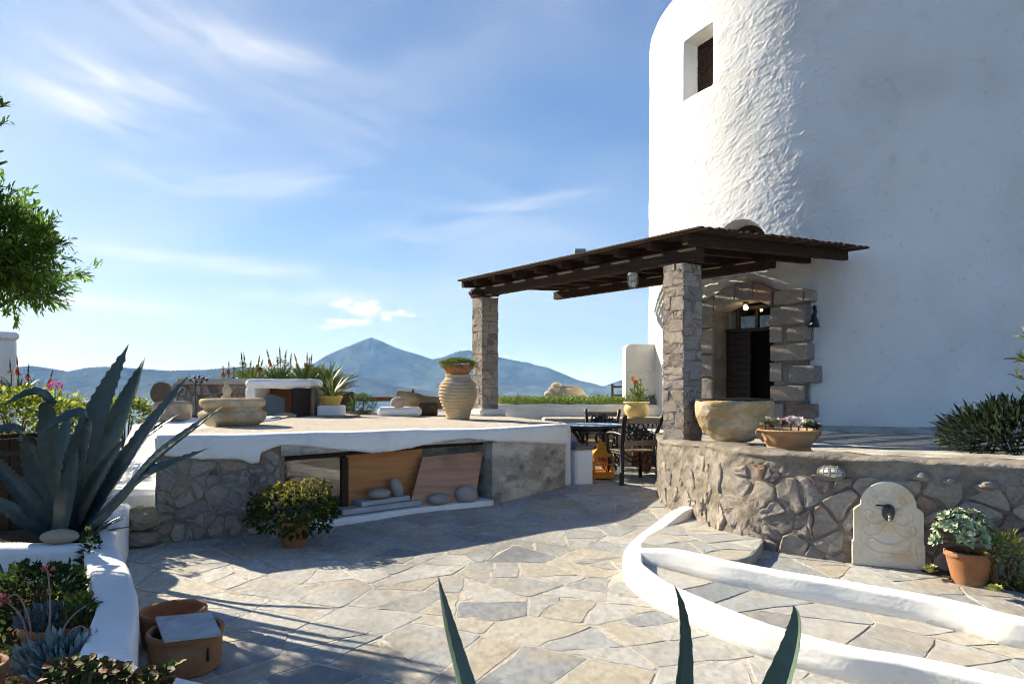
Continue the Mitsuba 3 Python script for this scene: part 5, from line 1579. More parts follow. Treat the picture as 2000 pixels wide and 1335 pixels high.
# ------------------------------------------------------------------ pots on the paving, bottom left
for lab, (x, y, h, r), sd in [('open terracotta pot by the low wall, behind the one with a tile on it', (-1.865, 3.76, 0.175, 0.166), 1), ('squat terracotta pot carrying a grey marble tile, nearest in the left foreground', (-1.625, 3.40, 0.195, 0.172), 2)]:
    k = thing('terracotta_pot', lab, 'pot')
    pr = [(0.0, 0.012), (r - 0.03, 0.012), (r - 0.022, 0.05), (r - 0.020, h - 0.01), (r - 0.012, h), (r + 0.002, h + 0.002), (r + 0.008, h - 0.008), (r + 0.006, h - 0.026), (r - 0.002, h - 0.034), (r - 0.004, h * 0.5), (r - 0.010, 0.008), (r - 0.02, 0.0), (0, 0)]
    part(k, 'body', lathe(pr, 56, (x, y, 0.004), 0.010, sd, 0.004), 'terracotta', smooth=50)
    if sd == 2:
        part(k, 'crack', box((x + 0.148, y - 0.086, 0.10), (0.010, 0.012, 0.065), rz=1.05, bevel=0.003), 'iron')
zt = 0.202
tq = np.array([on(x, y, zt) for x, y in ((303, 1209), (413, 1199), (432, 1241), (320, 1255))])
mono('tile', 'grey veined marble tile laid on the nearer terracotta pot', 'tile', densify(hull(np.vstack([tq, tq + [0, 0, 0.014]])), 0.02).col((0.40, 0.41, 0.43), 0.25, 14, 3, (0.30, 0.31, 0.33)), 'matte', smooth=30)

# bush in a pot before the storage house
bc = np.array([-1.92, 6.02, 0])
pot('small terracotta pot under the round shrub before the storage house', (bc[0], bc[1], 0.004), 0.135, 0.10, 0.22)
rng = np.random.default_rng(106)
sh = thing('round_shrub', 'round dense shrub with yellow tips in a small pot before the niche', 'shrub')
part(sh, 'stem', join([tube(catmull([[bc[0], bc[1], 0.18], bc + [d[0] * 0.1, d[1] * 0.1, 0.26], bc + [d[0] * 0.3, d[1] * 0.3, 0.3 + 0.12 * d[2]]], 4), np.linspace(0.012, 0.004, 9), 5) for d in rand_dirs(rng, 9)]).col((0.10, 0.08, 0.05)), 'plain', smooth=True)
bm_ = []
nd = rand_dirs(rng, 640)
nd = nd[nd[:, 2] > -0.72]
for d in nd:                                                              # whorls of narrow leaves at the twig ends
    k_ = 1 + 0.24 * (meshkit.fbm(d[None] * 2.4 + 2, 3, 3)[0] - 0.5) * 2
    tip = bc + [0.0, 0, 0.315] + d * np.array([0.385, 0.36, 0.25]) * k_ * rng.uniform(0.76, 1.06)
    yel = np.clip((d[2] - 0.35) * 2.2 + rng.uniform(-0.25, 0.25), 0, 1)
    m_ = 11
    cols = np.array([0.055, 0.085, 0.02]) * (1 - yel) + np.array([0.30, 0.27, 0.07]) * yel
    dd = d + 0.85 * rand_dirs(rng, m_) + [0, 0, 0.15]
    l_ = rng.uniform(0.035, 0.06, m_)
    bm_.append(leaves(np.repeat(tip[None], m_, 0) - 0.01 * dd, dd, rand_dirs(rng, m_) * 0.4 + d, l_, l_ * 0.24, cols * rng.uniform(0.7, 1.25, (m_, 1))))
part(sh, 'foliage', join(bm_), 'leaf', smooth=True)

# ------------------------------------------------------------------ things on the storage roof
def roofpt(px, py):
    z = 0.95
    for _ in range(8):
        p = on(px, py, z)
        z = float(zroof(p[0], p[1]))
    return np.array([p[0], p[1], z])


c = roofpt(455, 833)
c[1] += 0.25
c[0] = (455 - 1000) / F * c[1]
k = c[1] / F
bs = thing('stone_basin', 'weathered ochre stone basin with a thick rim at the roof edge behind the agave', 'basin')
pr = [(0.0, 10), (40, 12), (44, 40), (47, 46), (54, 47), (58, 44), (58.5, 38), (56, 33), (51, 30), (53, 27), (60, 23), (61, 17), (56, 8), (46, 1), (40, 0), (0, 0)]
part(bs, 'bowl', lathe(catmull(np.array(pr) * k * [1.03, 1.12], 3), 64, c, 0.02, 4, 0.012), 'ochre_stone', smooth=True)
mono('rubble_piece', 'whitish rough stone beside the ochre basin', 'stone', rock(roofpt(414, 820) + [0, 0.15, 0.11], (0.10, 0.08, 0.13), 5, 0.2, 3, fine=0.05, flat=0.95).col((0.50, 0.46, 0.38), 0.2, 14, 2), 'matte', smooth=True)
c = roofpt(443, 814)
c = np.array([(443 - 1000) / F * 9.0, 9.0, 0.93])
k = 9.0 / F
fn = thing('carved_finial', 'carved pale stone finial standing behind the basin', 'stone carving')
m = lathe(catmull(np.array([(0, 0), (19, 0), (20, 8), (19.5, 24), (16, 38), (10, 47), (6.5, 52), (7, 56), (9, 60), (8.5, 66), (5, 71), (3, 76), (0, 78)]) * k, 3), 32, (0, 0, 0), 0.04, 3, 0.03)
m.v[:, 1] *= 0.6
part(fn, 'body', m.at(c).col((0.44, 0.37, 0.27), 0.25, 16, 3, (0.30, 0.25, 0.18)), 'matte', smooth=True)
for s in (-1, 1):
    part(fn, 'volute', tube(np.array([c + [s * (3 + 6 * t) * k, -0.095 + 0.02 * t, (52 - 30 * t) * k] for t in np.linspace(0, 1, 7)]), np.linspace(0.010, 0.022, 7), 7).col((0.46, 0.38, 0.28), 0.2, 16), 'matte', smooth=True)
c = np.array([(337 - 1000) / F * 9.3, 9.3, 0.93])
mt = thing('stone_mortar', 'squat square stone mortar block behind the agave leaf tips', 'stone')
part(mt, 'block', roughen(densify(box(c + [0, 0, 0.135], (0.42, 0.36, 0.27), 0.1, 0.04), 0.03), 0.016, 9, 7).col((0.36, 0.30, 0.23), 0.25, 12, 5, (0.25, 0.21, 0.16)), 'matte', smooth=True)
part(mt, 'boss', rock(c + [0.0, -0.05, 0.28], (0.07, 0.06, 0.04), 3, 0.1, 3).col((0.52, 0.48, 0.42), 0.1, 12), 'matte', smooth=True)
c = at(316, 768, 10.2)
mono('millstone', 'brown round stone disc standing on edge behind the big agave', 'millstone', roughen(densify(hull(np.array([c + [0.15 * math.cos(a), s * 0.045, 0.17 * math.sin(a)] for a in np.linspace(0, 6.283, 25)[:-1] for s in (-1, 1)])), 0.04), 0.01, 12, 4).col((0.17, 0.125, 0.085), 0.3, 14, 4), 'matte', smooth=True)
mono('mortar_stone', 'small block under the brown stone disc', 'stone', rock(at(322, 800, 10.2) + [0, 0.05, 0], (0.18, 0.14, 0.11), 8, 0.15, 3, flat=0.8).col((0.40, 0.36, 0.30), 0.2, 14, 4), 'matte', smooth=True)

# low rubble wall behind, with a pale coping
rw_ = thing('garden_wall', 'low pale rubble wall with a flat coping behind the finial', 'wall')
x0, x1, yw = at(336, 760, 11.3)[0], at(482, 760, 11.3)[0], 11.3
part(rw_, 'core', box(((x0 + x1) / 2, yw + 0.14, 1.18), (x1 - x0, 0.26, 0.56), bevel=0.02), 'mortar')
part(rw_, 'coping', roughen(densify(box(((x0 + x1) / 2 + 0.05, yw + 0.13, 1.485), (x1 - x0 - 0.05, 0.34, 0.10), bevel=0.02), 0.08), 0.008, 6, 3), 'cement', smooth=True)
rng = np.random.default_rng(120)
fl = Polygon([(x0, 0.93), (x1, 0.93), (x1, 1.43), (x0, 1.43)])
for p in crazy(cells(fl, scatter(fl.buffer(0.05), 0.22, rng, 1500, (1.3, 0.8), 0.4), 0, 0), rng, 0.03, 0.01, 0.02, 0.012):
    part(rw_, 'stone', stone(p, lambda s, t, h: np.c_[s, yw + 0.01 - h, t], 0.018, rng, n=11, inset=0.014, rough=0.006), 'wall_stone', smooth=True)

# iron stand with scrolls
ir = thing('iron_stand', 'rusty black wrought iron stand with curled top among the stones', 'iron stand')
for a_, b_ in (((382, 806), (382, 744)), ((393, 806), (392, 742))):
    part(ir, 'rod', tube([at(*a_, 10.0), at(*b_, 10.0)], 0.008, 6), 'iron')
part(ir, 'arm', tube(catmull([at(352, 758, 10.0), at(368, 758, 10.0), at(374, 769, 10.0), at(395, 770, 10.0), at(414, 769, 10.0)], 5), 0.007, 6), 'iron')
for cx, cy in ((372, 742), (380, 737), (389, 735), (397, 738), (404, 741), (384, 745), (394, 744)):
    part(ir, 'knob', rock(at(cx, cy, 10.0), (0.022,) * 3, cx, 0, 2, fine=0), 'iron', smooth=True)
part(ir, 'scroll', tube(np.array([at(388 + (16 - 1.4 * t) * math.cos(t), 746 - (8 - 0.7 * t) * math.sin(t), 10.0) for t in np.linspace(0, 8, 40)]), 0.006, 5), 'iron')

# white niche box with slabs, drum and stone
wn_ = thing('white_niche', 'white rendered box niche with a thick rounded top on the roof', 'masonry niche')
yN = 10.3
kN = yN / F
X = lambda px: (px - 1000) * kN
Zp = lambda py: 1.40 - (py - 755) * kN
part(wn_, 'top_slab', roughen(densify(box(((X(482) + X(608)) / 2, yN + 0.30, Zp(749) - 0.0), (X(608) - X(482), 0.78, 0.145), bevel=0.05), 0.05), 0.012, 5, 4), 'white_render', smooth=True)
part(wn_, 'leg', roughen(densify(box(((X(482) + X(500)) / 2, yN + 0.28, (Zp(757) + 0.93) / 2), (X(500) - X(482), 0.70, Zp(757) - 0.92), bevel=0.025), 0.05), 0.010, 5, 5), 'white_render', smooth=True)
part(wn_, 'leg', box(((X(603) + X(610)) / 2, yN + 0.35, (Zp(757) + 0.93) / 2), (X(610) - X(603), 0.55, Zp(757) - 0.92), bevel=0.012), 'mortar')
part(wn_, 'back', box(((X(500) + X(603)) / 2, yN + 0.60, (Zp(757) + 0.93) / 2), (X(603) - X(500), 0.05, Zp(757) - 0.92), bevel=0.005), 'red_wood')
sl = np.array([(503, 817), (556, 817), (556, 778), (531, 769), (504, 779)])
sp = np.array([at(x, y, yN - 0.08 + (817 - y) * 0.003) for x, y in sl])
mono('slate_slab', 'dark grey slate slab with a pointed top leaning in the white niche', 'slate slab', hull(np.vstack([sp, sp + [0, 0.03, 0]])).col((0.10, 0.13, 0.14), 0.2, 9, 4), 'matte', smooth=30)
dk = thing('drum', 'dark cylindrical drum standing at the right end of the white niche', 'drum')
part(dk, 'shell', lathe([(0.0, 0.44), (0.125, 0.44), (0.132, 0.43), (0.135, 0.39), (0.130, 0.38), (0.130, 0.03), (0.135, 0.02), (0.132, 0.0), (0, 0)], 36, (X(586), yN + 0.02, 0.935), 0.01, 2).col((0.035, 0.03, 0.028), 0.3, 10, 2), 'matte', smooth=40)
mono('flat_stone', 'flat grey brown stone lying before the white niche', 'stone', rock((X(557) * 0.97, yN - 0.3, 0.975), (0.15, 0.10, 0.05), 6, 0.1, 4, 0.2, fine=0.01).col((0.30, 0.26, 0.21), 0.2, 10, 4), 'matte', smooth=True)

# aloes in bloom behind
rng = np.random.default_rng(121)
AL = [(0.16, 0.22, 0.06), (0.22, 0.27, 0.08), (0.11, 0.17, 0.05), (0.26, 0.28, 0.10)]
spk = {0: [(435, 715, 1), (447, 708, 1), (457, 718, 0)], 1: [(471, 689, 0), (476, 690, 0), (490, 706, 0), (507, 696, 0.6), (513, 704, 0.6)], 2: [(521, 683, 1), (541, 697, 0), (546, 679, 0.1), (559, 685, 0.1), (569, 692, 0)], 3: [(575, 692, 1), (600, 690, 1), (604, 699, 1), (609, 693, 0), (595, 710, 0)], 4: []}
for i, (px_, lab) in enumerate([(448, 'leftmost flowering aloe above the garden wall coping'), (492, 'flowering aloe above the left end of the white niche'), (545, 'tallest flowering aloe in the middle behind the white niche'), (596, 'flowering aloe with orange spikes above the right end of the white niche'), (640, 'green aloe clump without spikes behind the striped agave')]):
    base = at(px_, 760, 12.3)
    small = i in (0,)
    k = spiky('aloe_plant', lab, 'aloe', base + [0, 0, -0.05 if not small else -0.02], 26 if small else 105, 0.34 if small else 0.66, 0.030, rng, AL, (0.25, 1.35), 0.30, mat_='waxy', nseg=8)
    for x, y, bl in spk[i]:
        bb = base + [rng.uniform(-0.12, 0.12), rng.uniform(-0.1, 0.1), 0.1]
        flower_spike(k, bb * 0.4 + 0.6 * np.array([at(x, 745, 12.3)[0], 12.3, bb[2] + 0.1]), at(x, y, 12.3), rng, hot=(0.48, 0.17, 0.07), bloom=bl, size=1.7)
put(setting('back_bed', 'soil of the bed behind the storage roof'), box((-4.35, 12.55, 1.08), (2.7, 1.1, 0.46), bevel=0.05), 'soil')

# striped agave in a yellow pot on a white block
wb = np.array([X(639), yN + 0.15, 0.0])
mono('white_block', 'small white block carrying the yellow pot with the striped agave', 'block', roughen(densify(box((wb[0], wb[1] + 0.1, 1.025), (0.36, 0.36, 0.18), bevel=0.02), 0.04), 0.006, 6, 8), 'white_render', smooth=True)
yp = thing('yellow_pot', 'yellow glazed flared pot on the small white block', 'pot')
part(yp, 'body', lathe([(0.0, 0.10), (0.15, 0.11), (0.165, 0.14), (0.178, 0.145), (0.178, 0.115), (0.165, 0.11), (0.13, 0.0), (0, 0)], 40, (wb[0], wb[1] + 0.08, 1.115), 0.005, 3).col((0.46, 0.32, 0.07), 0.12, 10, 2), 'waxy', smooth=40)
rng = np.random.default_rng(122)
va = spiky('striped_agave', 'agave with yellow striped leaves in the yellow pot', 'agave', (wb[0], wb[1] + 0.08, 1.22), 24, 0.44, 0.024, rng, [(0.34, 0.32, 0.08), (0.40, 0.36, 0.11), (0.16, 0.20, 0.06), (0.12, 0.16, 0.06)], (0.25, 1.35), 0.15)
shrub('trailing_plant', 'dark green trailing plant beside the small white block', 'plant', (X(682), yN + 0.9, 1.09), (0.22, 0.2, 0.17), 800, rng, stem_to=0.93, L=(0.05, 0.09), w=0.16, cols=[(0.05, 0.085, 0.035), (0.08, 0.12, 0.05)], seed=14, lows=-0.95)
mono('plank', 'thin weathered plank lying on the roof before the small white block', 'plank', box(roofpt(660, 814) + [0, 0.05, 0.012], (0.62, 0.16, 0.022), 0.03).col((0.26, 0.22, 0.16), 0.2, 12), 'matte')
rl = thing('wooden_rail', 'brown wooden handrail along the far edge of the roof', 'railing')
part(rl, 'rail', beam(at(640, 779, 13.05), at(905, 779, 13.05), 0.06, 0.085), 'red_wood')
for px_ in (648, 850):
    q = at(px_, 779, 13.05)
    part(rl, 'post', box((q[0], q[1], (q[2] + 0.5) / 2 - 0.03), (0.06, 0.06, q[2] - 0.5), bevel=0.005), 'red_wood')

# log, plinth and stone
lg = thing('log', 'weathered hollow tree log lying on the roof behind the jar', 'log')
p = catmull([at(774, 776, 11.2), at(800, 778, 11.25), at(830, 784, 11.3), at(872, 788, 11.4)], 6)
part(lg, 'bark', roughen(tube(p, np.interp(np.linspace(0, 1, len(p)), [0, 0.5, 1], [0.135, 0.125, 0.10]), 20), 0.03, 7, 3).col((0.27, 0.20, 0.125), 0.45, 10, 3, (0.16, 0.11, 0.07)), 'matte', smooth=True)
part(lg, 'cut_end', lathe([(0.0, 0.0), (0.06, 0.004), (0.105, 0.0)], 18).at((0, 0, 0)).col((0.42, 0.34, 0.14), 0.2, 20), 'matte') if False else None
part(lg, 'stub', roughen(densify(box(at(836, 799, 11.15), (0.30, 0.2, 0.22), 0.1, 0.03), 0.05), 0.03, 7, 4).col((0.09, 0.055, 0.035), 0.4, 9, 4), 'matte', smooth=True)
part(lg, 'branch', tube([at(806, 768, 11.2), at(807, 760, 11.18)], 0.02, 7).col((0.10, 0.08, 0.06)), 'matte', smooth=True)
pl = roughen(densify(box(np.array([(780 - 1000) / F * 10.75, 10.8, 1.005]), (0.68, 0.34, 0.15), 0.05, 0.05), 0.04), 0.014, 5, 6)
mono('white_plinth', 'low white rendered plinth with a round stone on it', 'plinth', pl, 'white_render', smooth=True)
mono('round_stone', 'round beige stone on the low white plinth', 'stone', rock(np.array([(778 - 1000) / F * 10.7, 10.7, 1.155]), (0.125, 0.10, 0.085), 12, 0.16, 4, fine=0.02, flat=0.9).col((0.40, 0.33, 0.26), 0.2, 12, 3), 'matte', smooth=True)

# ribbed clay jar with a bowl of green on it
c = roofpt(893, 819)
c[1] += 0.12
kJ = c[1] / F
jr = thing('clay_jar', 'large ribbed ochre clay jar standing at the roof edge before the post', 'jar')
prof = catmull(np.array([(0, 0), (21, 0), (24, 10), (31, 26), (36.5, 42), (37.5, 54), (34, 68), (27, 78), (24.5, 82), (25.5, 86), (23, 87.5), (19, 86), (19, 78), (0, 76)]) * kJ, 12)
d = np.gradient(prof, axis=0)
rib = 0.009 * np.sin(prof[:, 1] / kJ * 1.0) * ((prof[:, 1] > 16 * kJ) & (prof[:, 1] < 74 * kJ) & (prof[:, 0] > 22 * kJ))
prof[:, 0] += rib
part(jr, 'body', lathe(prof, 60, c, 0.012, 7, 0.004), 'pithos_clay', smooth=True)
bw = thing('terracotta_bowl', 'flared terracotta bowl set on the mouth of the ribbed jar', 'bowl')
zb = c[2] + 86.5 * kJ
part(bw, 'body', lathe(np.array([(0, 0.5), (20, 0), (22, 3), (31, 16), (34, 17.5), (34, 19.5), (31.5, 19.5), (28, 15), (0, 15)]) * kJ, 44, (c[0], c[1], zb), 0.01, 3), 'terracotta', smooth=40)
rng = np.random.default_rng(123)
cu = thing('cushion_plant', 'cushion of bright green succulent spilling over the terracotta bowl', 'plant')
cm = []
for j in range(150):
    a, r_ = rng.uniform(0, 6.283), math.sqrt(rng.random()) * 0.27
    q = np.array([c[0] + r_ * math.cos(a) * 1.05, c[1] + r_ * math.sin(a), zb + 19 * kJ + 0.075 * math.cos(min(r_ / 0.27, 1) * 1.5) - 0.05 * (r_ > 0.24)])
    cm.append(bush(q, (0.035, 0.035, 0.03), 26, rng, L=(0.018, 0.03), w=0.35, cols=[(0.10, 0.15, 0.025), (0.16, 0.20, 0.03), (0.06, 0.10, 0.02)], seed=j))
part(cu, 'foliage', join(cm), 'leaf', smooth=True)
mono('white_footing', 'white block at the foot of the far stone post', 'block', roughen(densify(box(np.r_[PR[1] + [0.02, -0.12], 0.975], (0.52, 0.5, 0.11), 0.6, 0.03), 0.05), 0.008, 5, 4), 'white_render', smooth=True)

# ------------------------------------------------------------------ the back terrace
par = thing('parapet', 'white parapet planter along the far edge of the back terrace', 'wall')
part(par, 'wall', roughen(densify(box(((-0.35 + 2.9) / 2, 13.1, 0.55), (3.3, 0.40, 1.02), bevel=0.06), 0.08), 0.010, 3, 3), 'white_render', smooth=True)
lgd = thing('terrace_ledge', 'broad cement ledge in front of the far white parapet', 'ledge')
part(lgd, 'slab', roughen(densify(box((1.75, 12.45, 0.45), (2.4, 0.92, 0.78), bevel=0.03), 0.1), 0.006, 3, 4), 'cement', smooth=True)
rng = np.random.default_rng(124)
gcv = setting('ground_cover', 'strip of green fleshy ground cover growing over the white parapet', 'stuff')
n_ = 4200
gp = np.c_[rng.uniform(-0.30, 2.75, n_), rng.uniform(13.0, 13.9, n_), rng.uniform(1.00, 1.16, n_)]
gp[:, 2] += 0.10 * (meshkit.fbm(gp * 3, 3, 2) - 0.5)
put(gcv, leaves(gp, rand_dirs(rng, n_) * 0.8 + [0, -0.1, 1.0], rand_dirs(rng, n_), rng.uniform(0.07, 0.12, n_), rng.uniform(0.012, 0.02, n_), pal(rng, n_, [(0.12, 0.18, 0.05), (0.18, 0.23, 0.07), (0.09, 0.14, 0.05)])), 'leaf', smooth=True)
q = at(1115, 768, 15.0)
part_j = thing('clay_jar', 'squat pale clay jar beyond the green strip on the parapet', 'jar')
part(part_j, 'body', lathe(catmull(np.array([(0.0, -0.25), (0.22, -0.25), (0.31, -0.1), (0.31, 0.0), (0.24, 0.10), (0.17, 0.135), (0.19, 0.16), (0.16, 0.17), (0.13, 0.13), (0, 0.1)]), 4), 36, q, 0.02, 2).col((0.46, 0.38, 0.26), 0.15, 7, 2), 'matte', smooth=True)
q = at(1084, 764, 15.0)
mono('rubble_pile', 'small heap of pale stones beside the squat jar beyond the parapet', 'stones', join([rock(q + [dx, 0, dz], (r_, 0.14, r_ * 0.7), s_, 0.2, 2) for dx, dz, r_, s_ in ((0, 0.02, 0.15, 1), (0.04, 0.12, 0.12, 2), (-0.12, -0.06, 0.12, 3), (0.10, -0.05, 0.12, 4), (0.02, -0.2, 0.25, 5))]).col((0.42, 0.36, 0.27), 0.2, 8, 3), 'matte', smooth=True)
mono('white_stone', 'low white block beyond the green strip, right of the squat jar', 'block', box(at(1162, 780, 14.6), (0.42, 0.3, 0.16), bevel=0.03), 'white_render')
gt = thing('wooden_gate', 'small dark wooden gate frame beside the white wall end', 'gate')
for px_ in (1196, 1217):
    q = at(px_, 768, 14.2)
    part(gt, 'post', box((q[0], q[1], 1.05), (0.045, 0.045, 0.82), bevel=0.005), 'dark_wood')
for py_ in (755, 772):
    part(gt, 'rail', beam(at(1196, py_, 14.2), at(1219, py_, 14.2), 0.03, 0.04), 'dark_wood')
part(gt, 'rail', beam(at(1180, 781, 14.2), at(1219, 781, 14.2), 0.04, 0.10), 'red_wood')
we = thing('wall_end', 'white rounded wall end beside the tower with a thin ledge line', 'wall')
x0, x1 = at(1222, 700, 13.2)[0], at(1290, 700, 13.2)[0]
zt_ = at(1222, 672, 13.2)[2]
pp = Polygon([(x0, 0.0), (x1 + 0.3, 0.0), (x1 + 0.3, zt_), (x0 + 0.10, zt_)] + [(x0 + 0.10 - 0.10 * math.sin(a), zt_ - 0.10 + 0.10 * math.cos(a)) for a in np.linspace(0.2, 1.57, 6)])
m = prism(pp, 0, 0.42)
m.v = np.stack([m.v[:, 0], 13.6 - m.v[:, 2], m.v[:, 1]], -1)
part(we, 'wall', roughen(densify(M(m.v, m.f[:, ::-1]), 0.12), 0.006, 4, 2), 'white_render', smooth=40)
q = at(1222, 727, 13.2)
part(we, 'ledge', box(((x0 + x1) / 2 + 0.15, 13.20, q[2]), (x1 - x0 + 0.28, 0.06, 0.02), bevel=0.006), 'white_render')
jg = thing('yellow_jug', 'wide yellow ochre pot with the orange lily before the white wall end', 'pot')
q = np.array([(1243 - 1000) / F * 12.35, 12.35, 0.84])
part(jg, 'body', lathe(catmull(np.array([(0, 0), (0.13, 0), (0.19, 0.06), (0.225, 0.15), (0.21, 0.22), (0.20, 0.25), (0.235, 0.265), (0.24, 0.285), (0.20, 0.285), (0.17, 0.25), (0, 0.24)]), 4), 44, q, 0.01, 4).col((0.55, 0.42, 0.16), 0.12, 8, 2), 'waxy', smooth=True)
ly = thing('lily_plant', 'lily with one orange flower in the yellow ochre pot', 'plant')
rng = np.random.default_rng(125)
for x, y, c_ in ((1238, 742, 1), (1252, 745, 0), (1245, 752, 0), (1258, 762, 0), (1234, 765, 0)):
    p = catmull([q + [rng.uniform(-.04, .04), 0, 0.24], (q + at(x, y, 12.35)) / 2 + [rng.uniform(-.03, .03), 0, 0.1], at(x, y, 12.35)], 6)
    part(ly, 'stem', tube(p, 0.008, 5).col((0.10, 0.15, 0.04)), 'plain', smooth=True)
    m_ = 14
    i_ = rng.integers(5, len(p), m_)
    part(ly, 'leaves', leaves(p[i_], rand_dirs(rng, m_) + [0, 0, 0.6], rand_dirs(rng, m_) + [0, 0, 1], rng.uniform(0.08, 0.13, m_), np.full(m_, 0.03), pal(rng, m_, [(0.14, 0.22, 0.05), (0.20, 0.26, 0.07)])), 'leaf', smooth=True)
    if c_:
        part(ly, 'flower', leaves(np.repeat(p[-1:], 9, 0), rand_dirs(rng, 9) + [0, -0.3, 0.3], rand_dirs(rng, 9), np.full(9, 0.10), np.full(9, 0.05), pal(rng, 9, [(0.55, 0.20, 0.08), (0.6, 0.3, 0.12)])), 'leaf', smooth=True)
bn = thing('bench', 'red brown wooden bench with a white stone top beside the tower foot', 'bench')
yB = 10.6
bx0, bx1 = at(1252, 850, yB)[0], at(1312, 850, yB)[0]
part(bn, 'top', roughen(densify(box(((bx0 + bx1) / 2, yB + 0.45, 0.655), (bx1 - bx0 + 0.06, 1.0, 0.06), bevel=0.012), 0.1), 0.003, 4, 2), 'white_render', smooth=30)
pg_ = Polygon([(bx0, 0.07), (bx0 + 0.03, 0.625), (bx1, 0.625), (bx1, 0.07), (bx0 + 0.30, 0.07), (bx0 + 0.22, 0.26), (bx0 + 0.12, 0.07)])
m = prism(pg_, 0, 0.05)
m.v = np.stack([m.v[:, 0], yB + 0.05 - m.v[:, 2], m.v[:, 1]], -1)
part(bn, 'leg', M(m.v, m.f[:, ::-1]), 'red_wood')
m2 = M(m.v + [0, 0.8, 0], m.f[:, ::-1])
part(bn, 'leg', m2, 'red_wood')

# table
tb = thing('garden_table', 'round garden table with blue mosaic top on black cast iron legs', 'table')
tcx, tcy, tz = 1.22, 10.45, 0.825
part(tb, 'top', lathe([(0, 0.0), (0.53, 0.0), (0.535, -0.012), (0, -0.014)], 64, (tcx, tcy, tz)), 'blue_tiles', smooth=40)
part(tb, 'rim', lathe([(0.535, 0.004), (0.552, 0.002), (0.552, -0.035), (0.535, -0.035)], 64, (tcx, tcy, tz)), 'iron', smooth=40)
part(tb, 'apron', lathe([(0.33, -0.016), (0.34, -0.09), (0.32, -0.09), (0.31, -0.016)], 40, (tcx, tcy, tz)), 'iron', smooth=40)
for a in np.arange(4) * np.pi / 2 + 0.55:
    e = np.array([math.cos(a), math.sin(a), 0])
    o = np.array([tcx, tcy, 0])
    p = catmull([o + e * 0.44 + [0, 0, tz - 0.03], o + e * 0.28 + [0, 0, 0.66], o + e * 0.20 + [0, 0, 0.46], o + e * 0.24 + [0, 0, 0.26], o + e * 0.40 + [0, 0, 0.085]], 6)
    lk = part(tb, 'leg', tube(p, np.interp(np.linspace(0, 1, len(p)), [0, 0.5, 1], [0.028, 0.022, 0.028]), 8), 'iron', smooth=True)
    for r0, zc, rr in ((0.27, 0.71, 0.055), (0.15, 0.62, 0.06), (0.12, 0.44, 0.06)):
        put(numbered(lk + '__scroll'), tube(np.array([o + e * (r0 + rr * math.cos(t)) + [0, 0, zc + rr * math.sin(t)] for t in np.linspace(0, 6.0, 20)]), 0.010, 6), 'iron', smooth=True)
    part(tb, 'stretcher', tube([o + e * 0.21 + [0, 0, 0.40], o + [0, 0, 0.40]], 0.014, 6), 'iron', smooth=True)


